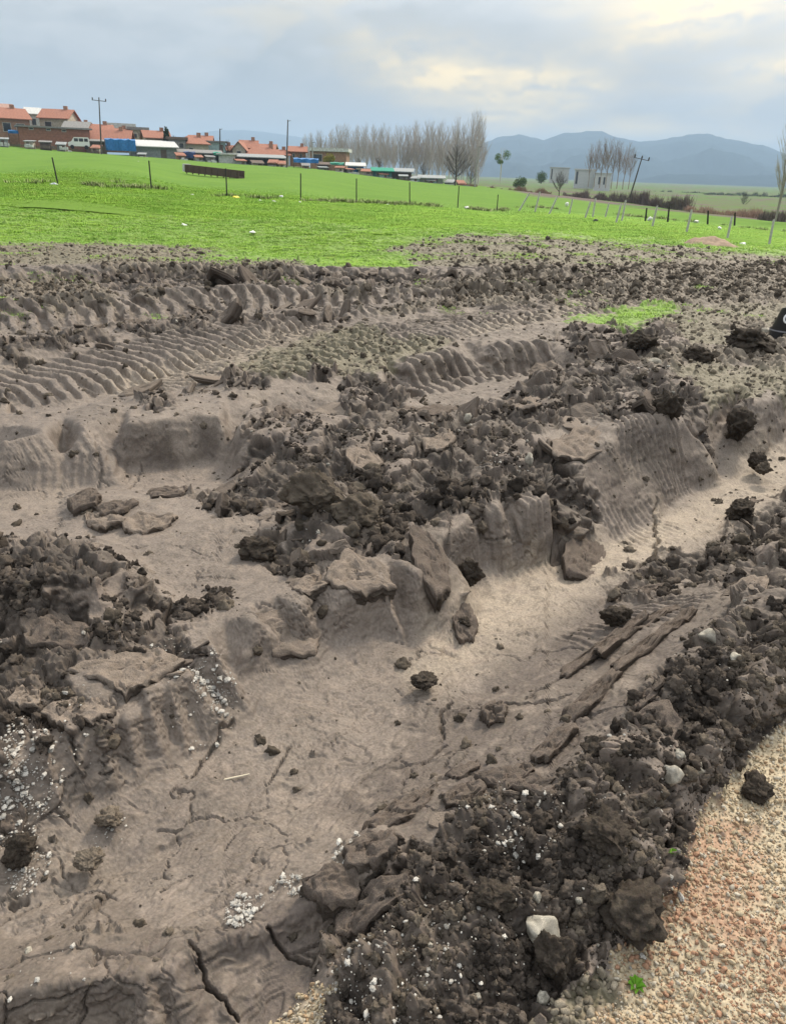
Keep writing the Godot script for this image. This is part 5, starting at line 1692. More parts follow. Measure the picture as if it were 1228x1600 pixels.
func field_things() -> void:
	var iron := grainy(Color(0.05, 0.048, 0.042), M.speck, 3.0, 0.8, 0.3)
	var pale := grainy(Color(0.55, 0.54, 0.5), M.wall_t, 1.5, 0.9, 0.2)
	var i := 0
	for row in DARK_POSTS:
		var s := Shape.new()
		var t: Vector3 = row[1]
		s.tube([-t * 0.2, t * 0.5, t], [0.034, 0.032, 0.03], 6, true)
		var o := obj("fence_post", s.mesh(), iron)
		o.position = row[0]
		tag(o, "thin dark fence post in the green field, %s from the left" % ORD[i], "fence post", "thin dark fence posts across the field")
		i += 1
	i = 0
	for row in PALE_POSTS:
		var b := base("concrete_post", row[0])
		var s := Shape.new()
		var t: Vector3 = row[1]
		s.tube([-t * 0.2, t * 0.5, t], [0.055, 0.052, 0.05], 4, true)
		obj("shaft", s.mesh(), pale, b)
		var c := Shape.new()
		c.tube([t * 0.99, t * 1.06], [0.046, 0.03], 4, true)
		obj("cap", c.mesh(), pale, b)
		tag(b, "pale concrete fence post leaning right, %s from the left of that row" % ORD[i], "fence post", "pale leaning fence posts on the right")
		i += 1
	i = 0
	for row in SHORT_POSTS:
		var s := Shape.new()
		var t: Vector3 = row[1]
		s.tube([-t * 0.2, t * 0.5, t], [0.05, 0.045, 0.04], 6, true)
		var o := obj("wooden_stake", s.mesh(), iron)
		o.position = row[0]
		tag(o, "short dark stake behind the pale posts, %s from the left" % ORD[i], "stake", "short dark stakes behind the pale posts")
		i += 1
	# litter: crumpled sheets and bags
	i = 0
	for row in LITTER:
		var col: Color = {"silver": Color(0.45, 0.47, 0.5), "yellow": Color(0.65, 0.52, 0.03), "white": Color(0.72, 0.72, 0.7), "pale": Color(0.55, 0.55, 0.5), "lightblue": Color(0.4, 0.62, 0.72), "dark": Color(0.02, 0.02, 0.02), "green": Color(0.03, 0.35, 0.2)}[row[3]]
		var m := lump(1700 + i, 2, Vector3(row[1] * 0.55, row[2] * 0.6, row[1] * 0.4), 0.45, 0.9, col, 0.12)
		var lm: StandardMaterial3D = M.litter
		var o := obj("litter_bag" if row[2] > 0.1 else "litter_scrap", m, lm)
		o.position = row[0]
		o.rotation.y = i * 1.9
		tag(o, row[4], "litter", "litter scattered over the grass and field")
		i += 1
	# low trough out in the field
	var ta := Vector3(-19.137, 0.895, -75.616)
	var tb := Vector3(-13.842, 0.568, -72.694)
	var tm := (ta + tb) * 0.5
	var b := base("field_trough", tm, -atan2(tb.z - ta.z, tb.x - ta.x))
	b.rotation.z = asin((tb.y - ta.y) / ta.distance_to(tb))
	tag(b, "long low dark brown trough with a whitish end lying in the green field", "trough")
	var L := ta.distance_to(tb) * 0.5
	var rust := grainy(Color(0.15, 0.105, 0.08), M.speck, 2.0, 0.9, 0.2)
	for e in [[Vector3(-L, 0.0, 0.3), Vector3(L, 0.62, 0.38), "front_side"], [Vector3(-L, 0.0, -0.38), Vector3(L, 0.6, -0.3), "back_side"], [Vector3(-L, 0.0, -0.3), Vector3(L, 0.14, 0.3), "bottom"]]:
		var s := Shape.new()
		s.box(e[0], e[1])
		obj(e[2], s.mesh(), rust, b)
	for e in 9:
		var s := Shape.new()
		var x := lerpf(-L + 0.25, L - 0.25, e / 8.0)
		s.box(Vector3(x - 0.05, -0.1, 0.382), Vector3(x + 0.05, 0.6, 0.43))
		obj("rib", s.mesh(), rust, b)
	var en := Shape.new()
	en.box(Vector3(-L - 0.25, 0.05, -0.36), Vector3(-L - 0.004, 0.66, 0.4))
	obj("end_plate", en.mesh(), coat("white"), b)
	# sand heap
	var hp := Vector3(8.809, -0.163, -23.397)
	var s := Shape.new()
	var hn := noise(FastNoiseLite.TYPE_SIMPLEX_SMOOTH, 1.6, 88, 4)
	var N := 44
	for a in N + 1:
		for c in N + 1:
			var x := lerpf(-1.8, 1.8, a / float(N))
			var z := lerpf(-1.1, 1.1, c / float(N))
			var q := 1.0 - sqrt(pow((x + 0.2) / 1.5, 2.0) + pow(z / 0.9, 2.0))
			var y := 0.42 * smoothstep(-0.05, 1.0, q) - 0.08 + hn.get_noise_2d(x, z) * 0.09 * smoothstep(-0.2, 0.4, q) + 0.02 * hn.get_noise_2d(x * 6.0, z * 6.0)
			s.v.append(Vector3(x, y, z))
			var k := 1.0 + 0.3 * hn.get_noise_2d(x * 3.0 + 5.0, z * 3.0)
			s.c.append(Color(0.5 * k, 0.37 * k, 0.27 * k))
	for a in N + 1:
		for c in N + 1:
			var dx := s.v[mini(a + 1, N) * (N + 1) + c] - s.v[maxi(a - 1, 0) * (N + 1) + c]
			var dz := s.v[a * (N + 1) + mini(c + 1, N)] - s.v[a * (N + 1) + maxi(c - 1, 0)]
			s.n.append(dz.cross(dx).normalized())
	for a in N:
		for c in N:
			var k := a * (N + 1) + c
			s.ix.append_array(PackedInt32Array([k, k + N + 1, k + 1, k + 1, k + N + 1, k + N + 2]))
	var heap := obj("sand_heap", s.mesh(), M.clod)
	heap.position = hp
	tag(heap, "low heap of pinkish sand at the mud edge on the right", "sand heap")
	# black container cut by the right edge
	var bp := Vector3(4.054, 0.13, -8.401)
	bp.y = ground_y(bp.x, bp.z)
	var can := base("black_container", bp, -0.35)
	tag(can, "black plastic container with a white ring mark at the right edge", "container")
	can.scale = Vector3.ONE * 0.9
	var blk := mat(Color(0.012, 0.012, 0.014), 0.35, 0.5)
	var bs := Shape.new()
	bs.tube([Vector3(0, -0.03, 0), Vector3(0, 0.0, 0), Vector3(0, 0.10, 0), Vector3(0, 0.115, 0), Vector3(0, 0.2, 0), Vector3(0, 0.29, 0), Vector3(0, 0.33, 0), Vector3(0, 0.345, 0)], [0.17, 0.185, 0.185, 0.165, 0.14, 0.115, 0.1, 0.05], 20, true)
	obj("body", bs.mesh(), blk, can)
	var band_ := Shape.new()
	band_.tube([Vector3(0, 0.085, 0), Vector3(0, 0.1, 0)], [0.189, 0.189], 20)
	obj("rim", band_.mesh(), mat(Color(0.2, 0.2, 0.22), 0.4, 0.5), can)
	var ring := Shape.new()
	var rp := []
	var rr := []
	for k in 17:
		var a := TAU * k / 16.0
		rp.append(Vector3(sin(a) * 0.036 - 0.03, 0.235 + cos(a) * 0.045, 0.135 - (cos(a)) * 0.012))
		rr.append(0.012)
	ring.tube(rp, rr, 6)
	obj("ring_mark", ring.mesh(), mat(Color(0.65, 0.65, 0.65), 0.5, 0.4), can)
	# green sprouts in the gravel and one straw
	i = 0
	for e in [[Vector3(0.56, 0, -1.166), "small green sprout at the bottom between gravel and dark soil"], [Vector3(0.663, 0.01, -1.376), "tiny green sprout right of the large rounded clod"], [Vector3(0.725, 0.01, -1.47), "tiny green sprout at the berm foot above the other gravel sprouts"]]:
		var p: Vector3 = e[0]
		p.y = ground_y(p.x, p.z)
		var b2 := base("weed_sprout", p, i * 2.0)
		tag(b2, e[1], "sprout", "green sprouts at the gravel edge")
		var gm := mat(Color(0.14, 0.3, 0.03), 0.6, 0.3)
		gm.backlight = Color(0.2, 0.3, 0.05)
		gm.cull_mode = BaseMaterial3D.CULL_DISABLED
		for k in 9:
			var lf := Shape.new()
			var a := k * 2.4
			var d := Vector3(cos(a), 0, sin(a)) * (0.018 if i == 0 else 0.011)
			var sd2 := Vector3(-sin(a), 0, cos(a)) * 0.006
			var up := Vector3.UP * (0.012 + 0.004 * (k % 3))
			lf.quad(Vector3.ZERO, d * 0.6 + up - sd2, d * 1.2 + up * 0.8, d * 0.6 + up + sd2)
			obj("leaf", lf.mesh(), gm, b2)
		i += 1
	var sp := Vector3(-0.471, -0.13, -1.95)
	sp.y = ground_y(sp.x, sp.z) + 0.006
	var st := Shape.new()
	st.tube([Vector3(-0.045, 0, 0.012), Vector3(0, 0.004, 0.0), Vector3(0.045, 0.006, -0.016)], [0.003, 0.0035, 0.002], 5, true)
	var so := obj("pale_straw", st.mesh(), mat(Color(0.5, 0.44, 0.34), 0.9, 0.2))
	so.position = sp
	tag(so, "short pale straw lying on the main rut floor", "straw")

# ---------------------------------------------------------------- hills

func hill(called: String, prof: Array, sd: int, foot: float, rough: float) -> void:
	var s := Shape.new()
	var C := 220
	var R := 34
	var hn := noise(FastNoiseLite.TYPE_SIMPLEX_SMOOTH, 0.0016, sd, 5)
	for r in R:
		var t := minf(r / float(R - 5), 1.0)
		for c in C:
			var u := c / float(C - 1) * (prof.size() - 1)
			var k := mini(int(u), prof.size() - 2)
			var f := smoothstep(0.0, 1.0, u - k) * 0.5 + (u - k) * 0.5
			var p: Vector3 = prof[k].lerp(prof[k + 1], f)
			var q := p * lerpf(foot, 1.0, t)
			q.y = 0.0
			var back := maxf(0.0, r - (R - 5)) / 4.0
			q *= 1.0 + back * 0.2
			var n := hn.get_noise_2d(q.x, q.z)
			var spur := absf(hn.get_noise_2d(q.x * 1.7 + 900.0, q.z * 0.6))
			q.y = lerpf(-12.0, p.y, pow(t, 1.25)) * (1.0 - back) - back * 30.0
			q.y += (n * rough - spur * rough * 0.8) * sin(PI * minf(t, 1.0)) + hn.get_noise_2d(q.x * 6.0, q.z * 6.0) * rough * 0.1 * t
			s.v.append(q)
	for r in R:
		for c in C:
			var dx := s.v[r * C + mini(c + 1, C - 1)] - s.v[r * C + maxi(c - 1, 0)]
			var dz := s.v[mini(r + 1, R - 1) * C + c] - s.v[maxi(r - 1, 0) * C + c]
			s.n.append(dx.cross(dz).normalized())
	for r in R - 1:
		for c in C - 1:
			var k := r * C + c
			s.ix.append_array(PackedInt32Array([k, k + C, k + 1, k + 1, k + C, k + C + 1]))
	tag(obj(called, s.mesh(), M.hill), "", "", "", "structure")

const SLABS := [
	[[-1.173,0.085,-1.995,-1.152,0.085,-2.059,-1.086,0.085,-2.033,-1.065,0.085,-1.975,-1.11,0.085,-1.944], 0.05, "l", "small light clay slab at the left, first of a pair above the white crust"],
	[[-1.056,0.085,-1.963,-1.03,0.085,-2.033,-0.94,0.085,-2.062,-0.855,0.085,-2.003,-0.829,0.085,-1.951,-0.886,0.085,-1.914,-0.933,0.085,-1.887,-1.01,0.085,-1.913], 0.05, "l", "broad split clay slab at the left edge above the white crust"],
	[[-1.067,0.085,-2.156,-0.928,0.085,-2.267,-0.829,0.085,-2.313,-0.714,0.085,-2.265,-0.685,0.085,-2.221,-0.757,0.085,-2.128,-0.823,0.085,-2.045,-0.937,0.085,-2.11], 0.045, "l", "large flat light clay slab below the left dark mound"],
	[[-0.538,0.055,-2.564,-0.403,0.055,-2.721,-0.261,0.055,-2.69,-0.287,0.055,-2.581,-0.431,0.055,-2.494], 0.04, "l", "long clay slab on the rut lip left of the cracked slab"],
	[[-0.275,0.055,-2.925,-0.186,0.055,-3.076,-0.031,0.055,-3.015,0.015,0.055,-2.89,-0.098,0.055,-2.805,-0.233,0.055,-2.806], 0.05, "l", "cracked light clay slab on the lip above the main rut"],
	[[-0.425,0.045,-2.843,-0.298,0.045,-2.937,-0.255,0.045,-2.823,-0.35,0.045,-2.742], 0.04, "l", "small clay slab between the two lip slabs"],
	[[-1.348,0,-3.579,-1.257,0,-3.644,-1.093,0,-3.626,-1.107,0,-3.537,-1.198,0,-3.422,-1.29,0,-3.459], 0.05, "l", "pale clay slab with a curled edge in front of the left bowl"],
	[[-1.545,0,-3.771,-1.436,0,-3.844,-1.335,0,-3.79,-1.375,0,-3.658,-1.469,0,-3.633], 0.06, "s", "grey clay slab on the low pile in front of the left bowl"],
	[[-1.592,-0.03,-3.71,-1.482,-0.03,-3.678,-1.312,-0.03,-3.555,-1.394,-0.03,-3.472,-1.512,-0.03,-3.538], 0.06, "l", "flat pale clay slab at the foot of the low pile"],
	[[-1.761,-0.02,-3.89,-1.646,-0.02,-3.996,-1.553,-0.02,-3.882,-1.543,-0.02,-3.759,-1.646,-0.02,-3.723], 0.09, "s", "blocky clay lump at the left end of the low pile"],
	[[-1.379,-0.05,-4.03,-1.283,-0.05,-4.157,-1.131,-0.05,-4.102,-1.169,-0.05,-3.974,-1.295,-0.05,-3.925], 0.04, "s", "thin clay flake lying in the left bowl"],
	[[-0.036,0.08,-5.462,0.142,0.08,-5.806,0.39,0.08,-5.955,0.451,0.08,-5.664,0.313,0.08,-5.31,0.134,0.08,-5.194], 0.07, "s", "big overhanging clay slab at the end of the middle rut"],
	[[0.803,0.17,-5.379,0.971,0.17,-5.612,1.04,0.17,-5.41,0.946,0.17,-5.201,0.835,0.17,-5.219], 0.04, "l", "pale flat clay slab on the dark crumbly ridge"],
	[[0.935,0.13,-4.55,1.14,0.13,-4.804,1.367,0.13,-4.941,1.35,0.13,-4.697,1.122,0.13,-4.427,0.94,0.13,-4.361], 0.04, "l", "pale flat clay slab on top of the right bank"],
	[[0.075,0.04,-3.298,0.166,0.04,-3.376,0.266,0.04,-3.206,0.262,0.04,-3.036,0.197,0.04,-2.915,0.108,0.04,-3.054], 0.07, "s", "grooved clay block leaning at the rut corner"],
	[[0.275,-0.08,-3.026,0.355,-0.08,-3.09,0.388,-0.08,-2.978,0.364,-0.08,-2.853,0.301,-0.08,-2.828,0.274,-0.08,-2.915], 0.09, "s", "fallen clay block on the rut floor below the grooved block"],
	[[0.332,-0.07,-2.292,0.388,-0.07,-2.333,0.42,-0.07,-2.275,0.401,-0.07,-2.189,0.349,-0.07,-2.166,0.326,-0.07,-2.227], 0.07, "s", "squat clay block beside the upturned flap"],
	[[-0.048,-0.01,-1.639,0.002,-0.01,-1.723,0.103,-0.01,-1.815,0.162,-0.01,-1.829,0.132,-0.01,-1.729,0.074,-0.01,-1.654,0.005,-0.01,-1.618], 0.05, "s", "large light tipped clay slab on the rut edge, lower right"],
	[[0.262,0.05,-1.819,0.332,0.05,-1.851,0.42,0.05,-1.785,0.479,0.05,-1.681,0.431,0.05,-1.627,0.343,0.05,-1.719], 0.06, "s", "long thick clay slab lying on the dark berm"],
	[[0.34,0.09,-1.831,0.414,0.09,-1.875,0.434,0.09,-1.809,0.387,0.09,-1.732,0.344,0.09,-1.756], 0.05, "s", "curled clay flake on top of the long thick slab"],
	[[0.165,0.01,-1.747,0.251,0.01,-1.803,0.292,0.01,-1.753,0.232,0.01,-1.676,0.17,0.01,-1.666], 0.05, "s", "clay slab wedged under the long thick slab"],
	[[0.191,-0.02,-1.875,0.283,-0.02,-1.937,0.292,-0.02,-1.891,0.217,-0.02,-1.832], 0.04, "s", "narrow clay flake above the wedged slab"],
	[[-0.101,0.04,-1.528,-0.037,0.04,-1.579,0.025,0.04,-1.556,0.042,0.04,-1.503,-0.008,0.04,-1.446,-0.079,0.04,-1.451], 0.08, "s", "rounded clay block with white crust on the lower ridge"],
	[[-0.194,0.01,-1.407,-0.12,0.01,-1.463,-0.046,0.01,-1.452,-0.052,0.01,-1.389,-0.134,0.01,-1.355], 0.07, "s", "rounded clay block left of the white crusted block"],
	[[-0.112,0.02,-1.365,-0.023,0.02,-1.425,0.072,0.02,-1.429,0.056,0.02,-1.372,-0.033,0.02,-1.322,-0.101,0.02,-1.319], 0.06, "s", "ribbed clay slab at the foot of the dark berm"],
	[[1.451,0.13,-2.981,1.568,0.13,-3.125,1.604,0.13,-2.993,1.472,0.13,-2.735,1.369,0.13,-2.629,1.389,0.13,-2.781], 0.05, "l", "smooth light clay slab set in the right berm"],
	[[0.72,0.15,-1.903,0.844,0.15,-1.971,0.864,0.15,-1.876,0.803,0.15,-1.775,0.726,0.15,-1.79], 0.05, "s", "smooth grey clay slab in the middle of the right berm"],
	[[0.752,0.13,-2.012,0.837,0.13,-2.103,0.849,0.13,-2.04,0.776,0.13,-1.957], 0.05, "s", "small smooth clay slab above the grey berm slab"],
	[[0.657,0,-2.541,0.906,0,-2.77,1.075,0,-2.912,1.087,0,-2.86,0.845,0,-2.621,0.681,0,-2.478], 0.03, "s", "long ribbed clay strip, lowest of those on the rut side of the berm"],
	[[0.785,0.04,-2.599,1.029,0.04,-2.865,1.275,0.04,-3.052,1.287,0.04,-3.006,1.026,0.04,-2.76,0.806,0.04,-2.532], 0.03, "s", "long ribbed clay strip, middle of those on the rut side of the berm"],
	[[0.805,0.09,-2.41,1.077,0.09,-2.702,1.275,0.09,-2.901,1.271,0.09,-2.83,1.071,0.09,-2.605,0.824,0.09,-2.35], 0.03, "s", "long ribbed clay strip, highest of those on the rut side of the berm"],
	[[0.589,0.06,-2.154,0.801,0.06,-2.374,0.82,0.06,-2.315,0.667,0.06,-2.124,0.597,0.06,-2.087], 0.06, "s", "broad clay strip below the ribbed strips"],
	[[0.436,0.05,-1.89,0.571,0.05,-2.049,0.6,0.05,-1.994,0.488,0.05,-1.859], 0.06, "s", "clay flake leaning over the dark gap in the berm"],
	[[-1.302,0.13,-2.386,-1.236,0.13,-2.472,-1.082,0.13,-2.401,-1.012,0.13,-2.333,-1.104,0.13,-2.285,-1.231,0.13,-2.277], 0.05, "s", "smooth brown clay slab on the front of the left mound"],
	[[-1.065,-0.05,-1.677,-1.041,-0.05,-1.703,-0.995,-0.05,-1.68,-0.992,-0.05,-1.633,-1.038,-0.05,-1.619], 0.05, "s", "small clay lump at the left edge beside the white crust"],
	[[-0.686,0.03,-5.473,-0.562,0.03,-5.609,-0.452,0.03,-5.42,-0.524,0.03,-5.221,-0.636,0.03,-5.238], 0.06, "l", "pale clay lump in the hollow left of the overhanging slab"],
	[[-0.89,0.12,-5.622,-0.762,0.12,-5.792,-0.675,0.12,-5.543,-0.751,0.12,-5.358,-0.849,0.12,-5.414], 0.06, "s", "grey clay lump on the edge of the left terrace"],
	[[-0.279,0.2,-4.204,-0.161,0.2,-4.382,-0.061,0.2,-4.116,-0.123,0.2,-3.901,-0.229,0.2,-3.971], 0.05, "l", "pale clay flake on the centre mound"],
	[[0.164,0.12,-4.619,0.329,0.12,-4.796,0.366,0.12,-4.591,0.27,0.12,-4.365,0.177,0.12,-4.378], 0.05, "l", "smooth pale clay patch east of the centre mound"],
	[[1.16,-0.1,-3.375,1.28,-0.1,-3.472,1.346,-0.1,-3.422,1.191,-0.1,-3.267], 0.05, "s", "thin clay flake at the upper rut edge"],
	[[0.872,-0.06,-3.666,1.024,-0.06,-4.015,1.209,-0.06,-4.124,1.186,-0.06,-3.813,1.007,-0.06,-3.541,0.892,-0.06,-3.517], 0.08, "s", "big clay block slumped at the foot of the right bank"],
	[[0.886,-0.1,-4.006,0.967,-0.1,-4.058,0.944,-0.1,-3.758,0.877,-0.1,-3.584,0.818,-0.1,-3.594], 0.08, "s", "upright clay block left of the slumped block"]]
const CLODS := [
	[Vector3(2.562, -0.2, -5.698), 0.243, 0.253, "d", "big dark angular clod standing on the rut floor at the right"],
	[Vector3(2.148, -0.24, -4.511), 0.199, 0.147, "d", "dark crumbly clod on the rut floor near the right edge"],
	[Vector3(2.587, -0.2, -5.327), 0.141, 0.131, "d", "small dark clod below the big angular clod"],
	[Vector3(-0.603, 0, -3.205), 0.183, 0.124, "d", "rounded dark clod left of the crumbly heap"],
	[Vector3(0.376, -0.12, -3.321), 0.122, 0.122, "d", "dark clod stuck above the fallen clay block"],
	[Vector3(0.328, -0.17, -2.937), 0.056, 0.045, "d", "small dark clod on the rut floor below the fallen block"],
	[Vector3(1.062, 0.02, -1.767), 0.097, 0.072, "d", "lone dark clod lying on the gravel"],
	[Vector3(0.58, 0.03, -1.301), 0.155, 0.114, "d", "large rounded dark clod at the foot of the berm by the gravel"],
	[Vector3(0.387, 0.05, -1.197), 0.097, 0.13, "d", "big dark clod with a white stone on it"],
	[Vector3(0.956, -0.08, -2.872), 0.124, 0.096, "d", "dark clod added for the shaded cavity among the ribbed strips"],  # dark lump added where the cavity between the strips is only shaded
	[Vector3(0.259, 0.09, -1.314), 0.098, 0.066, "d", "broad dark clod near the front of the berm"],
	[Vector3(0.538, 0.1, -1.447), 0.122, 0.087, "d", "broad lumpy dark clod in the middle of the front berm"],
	[Vector3(0.588, 0.12, -1.76), 0.096, 0.077, "d", "dark clod right of the long thick slab"],
	[Vector3(-0.161, 0.08, -3.385), 0.241, 0.181, "m", "brown crumbly heap right of the rounded dark clod"],
	[Vector3(-0.371, 0.06, -3.526), 0.282, 0.251, "m", "large brown crumbly heap below the centre mound"],
	[Vector3(3.36, 0.14, -7.618), 0.48, 0.274, "d", "dark earth heap near the black container"],
	[Vector3(0.642, -0.22, -3.805), 0.048, 0.035, "d", "tiny dark clod under the alcove wall"],
	[Vector3(2.561, -0.2, -5.166), 0.108, 0.078, "m", "small grey brown clod at the right rim"],
	[Vector3(0.137, -0.15, -2.469), 0.098, 0.049, "d", "small dark clod with white specks on the rut floor"],
	[Vector3(0.109, -0.15, -2.476), 0.044, 0.034, "d", "tiny dark clod beside the speckled one"],
	[Vector3(-0.971, -0.1, -1.571), 0.094, 0.09, "d", "dark clod with white crust at the left edge of the rut"],
	[Vector3(-0.787, -0.13, -1.574), 0.08, 0.04, "s", "flattened grey clay lump on the rut floor"],
	[Vector3(-0.782, -0.13, -1.719), 0.071, 0.054, "s", "small grey crumbly lump on the rut floor left"],
	[Vector3(2.669, 0.15, -7.039), 0.249, 0.162, "d", "dark clod on the trampled ground right"],
	[Vector3(1.817, 0.12, -5.158), 0.184, 0.23, "d", "dark clod hanging on the edge of the right bank"],
	[Vector3(2.171, 0.2, -7.128), 0.271, 0.185, "d", "dark clod on the far end of the crumbly ridge"]]
const STONES := [
	[Vector3(0.772, 0.04, -1.677), 0.055, 0.071, "pale stone on the berm edge by the gravel, lowest of three"],
	[Vector3(0.873, 0.04, -1.748), 0.045, 0.065, "pale long stone on the berm edge, rightmost of three"],
	[Vector3(0.808, 0.04, -1.743), 0.036, 0.028, "small white stone between the two pale berm stones"],
	[Vector3(0.564, 0.07, -1.337), 0.062, 0.041, "white flat stone above the large rounded clod"],
	[Vector3(0.368, 0.1, -1.251), 0.084, 0.065, "largest white stone on the front of the dark berm"],
	[Vector3(0.361, 0.1, -1.317), 0.023, 0.03, "small white stone above the largest white stone"],
	[Vector3(0.149, 0.07, -1.331), 0.026, 0.04, "small white stone on the left of the front berm"],
	[Vector3(0.354, 0.09, -1.136), 0.028, 0.037, "white stone stuck on the big dark clod"],
	[Vector3(1.098, 0.2, -2.317), 0.085, 0.052, "whitish flat stone high on the right berm"],
	[Vector3(1.133, 0.13, -2.184), 0.042, 0.033, "small white stone on the upper right berm"],
	[Vector3(0.455, 0.06, -1.301), 0.017, 0.023, "tiny white stone right of the largest white stone"],
	[Vector3(-0.817, -0.12, -1.274), 0.022, 0.017, "tiny white stone on the rut floor at lower left"],
	[Vector3(0.78, 0.09, -4.357), 0.061, 0.091, "white stone on the reddish patch of the crumbly ridge"],
	[Vector3(2.174, 0.16, -6.714), 0.14, 0.105, "white scrap of plaster on the crumbly ridge"],
	[Vector3(3.959, 0.12, -8.652), 0.156, 0.078, "white flat scrap beside the black container"],
	[Vector3(0.487, 0.05, -5.231), 0.053, 0.071, "small white stone under the overhanging slab"],
	[Vector3(0.212, 0.02, -1.124), 0.019, 0.016, "small white stone at the bottom of the dark berm"],
	[Vector3(0.114, 0.05, -1.217), 0.016, 0.019, "tiny white stone in the lower berm"]]
const CRUST := [
	[Vector3(-1.032, 0.05, -1.719), 0.093, 11],
	[Vector3(-1.103, 0.06, -1.797), 0.085, 5],
	[Vector3(-1.013, 0.05, -1.93), 0.13, 1],
	[Vector3(-0.598, 0.05, -2.244), 0.063, 6],
	[Vector3(-0.77, 0.08, -2.285), 0.069, 1.5],
	[Vector3(-0.64, 0.03, -2.142), 0.1, 1.5],
	[Vector3(-0.328, -0.04, -1.378), 0.042, 4],
	[Vector3(-0.074, 0.05, -1.537), 0.043, 5],
	[Vector3(-0.229, 0, -1.434), 0.039, 2],
	[Vector3(-0.952, -0.08, -1.552), 0.048, 2.5],
	[Vector3(0.335, 0.08, -1.562), 0.107, 3],
	[Vector3(-0.038, 0, -1.144), 0.096, 2.2],
	[Vector3(0.069, 0.05, -1.2), 0.143, 1.5],
	[Vector3(0.271, 0.1, -1.298), 0.146, 1.2],
	[Vector3(0.465, 0.1, -1.396), 0.154, 0.8],
	[Vector3(0.018, 0, -1.076), 0.125, 2],
	[Vector3(0.677, 0.1, -1.614), 0.168, 0.8],
	[Vector3(0.61, 0.08, -4.205), 0.147, 1.2],
	[Vector3(1.075, 0.15, -2.18), 0.161, 0.6],
	[Vector3(2.053, 0.17, -6.485), 0.169, 1.2],
	[Vector3(-0.229, 0.08, -3.492), 0.186, 0.7],
	[Vector3(-0.787, -0.12, -1.702), 0.041, 0.8],
	[Vector3(0.152, 0.03, -1.158), 0.143, 1.4],
	[Vector3(-0.732, -0.1, -1.131), 0.106, 0.6]]
const POPLARS := [
	[Vector3(-31.428, 1.563, -270.837), 11.031],
	[Vector3(-34.083, 2.087, -306.021), 12.35],
	[Vector3(-29.321, 1.398, -271.279), 11.716],
	[Vector3(-31.097, 1.934, -309.68), 12.422],
	[Vector3(-28.025, 1.252, -284.936), 11.312],
	[Vector3(-29.736, 1.706, -308.631), 13.692],
	[Vector3(-24.832, 1.11, -267.085), 11.659],
	[Vector3(-22.893, 0.982, -264.946), 12.89],
	[Vector3(-26.053, 1.548, -305.117), 13.569],
	[Vector3(-26.051, 1.334, -333.914), 16.862],
	[Vector3(-22.223, 0.81, -286.987), 15.058],
	[Vector3(-23.393, 1.124, -327.379), 16.025],
	[Vector3(-19.109, 0.724, -268.786), 15.588],
	[Vector3(-18.539, 0.494, -289.028), 15.853],
	[Vector3(-19.748, 0.958, -318.722), 14.599],
	[Vector3(-15.863, 0.397, -279.967), 16.923],
	[Vector3(-16.656, 0.792, -305.653), 15.871],
	[Vector3(-13.555, 0.344, -264.231), 15.33],
	[Vector3(-15.066, 0.533, -331.337), 18.002],
	[Vector3(-13.199, 0.06, -292.282), 18.096],
	[Vector3(-10.018, 0.06, -268.923), 15.941],
	[Vector3(-10.827, 0.449, -305.758), 16.22],
	[Vector3(-8.827, -0.206, -290.512), 17.395],
	[Vector3(-9.26, 0.215, -311.104), 17.517],
	[Vector3(-6.51, -0.235, -273.238), 16.706],
	[Vector3(-6.689, 0.036, -309.179), 15.967],
	[Vector3(-4.705, -0.31, -263.927), 16.497],
	[Vector3(-4.573, -0.232, -321.928), 16.766],
	[Vector3(-3.104, -0.415, -259.581), 15.69],
	[Vector3(-1.606, -0.623, -268.371), 16.806],
	[Vector3(-0.583, -0.445, -332.028), 19.172],
	[Vector3(0.603, -0.763, -270.685), 17.478],
	[Vector3(1.631, -0.63, -327.338), 18.077],
	[Vector3(2.833, -0.909, -273.259), 19.313],
	[Vector3(3.897, -0.717, -311.303), 20.37],
	[Vector3(3.754, -1.002, -268.197), 18.412],
	[Vector3(5.522, -1.132, -269.808), 18.626],
	[Vector3(7.476, -1.059, -332.653), 19.679],
	[Vector3(7.086, -1.16, -261.64), 18.079],
	[Vector3(9.315, -1.253, -328.853), 20.488],
	[Vector3(9.046, -1.559, -286.168), 21.576],
	[Vector3(12.171, -1.362, -320.61), 19.828],
	[Vector3(10.608, -1.486, -270.041), 20.678],
	[Vector3(11.408, -1.489, -259.333), 19.75],
	[Vector3(14.473, -1.479, -312.714), 20.002],
	[Vector3(14.886, -1.988, -292.947), 21.669],
	[Vector3(17.104, -1.594, -306.755), 19.172],
	[Vector3(14.514, -1.663, -258.265), 19.261],
	[Vector3(17.208, -2.138, -286.167), 21.64],
	[Vector3(20.842, -1.973, -324.382), 20.57],
	[Vector3(18.439, -2.168, -280.353), 21.553],
	[Vector3(21.067, -2.022, -308.11), 20.01],
	[Vector3(19.106, -2.045, -264.393), 21.901],
	[Vector3(20.736, -2.256, -271.329), 23.091],
	[Vector3(24.712, -2.14, -305.818), 20.792],
	[Vector3(21.434, -2.146, -257.457), 21.815],
	[Vector3(24.53, -2.696, -285.948), 24.888]]
const CLUMP := [
	[Vector3(50.238, -0.783, -234.683), 10.536],
	[Vector3(51.761, -0.891, -234.352), 11.751],
	[Vector3(53.723, -1.019, -235.962), 12.364],
	[Vector3(54.312, -0.922, -231.72), 11.968],
	[Vector3(56.273, -1.05, -233.31), 12.052],
	[Vector3(57.99, -1.006, -233.919), 11.382],
	[Vector3(59.981, -1.135, -235.481), 11.46],
	[Vector3(60.702, -1.046, -232.197), 10.43]]
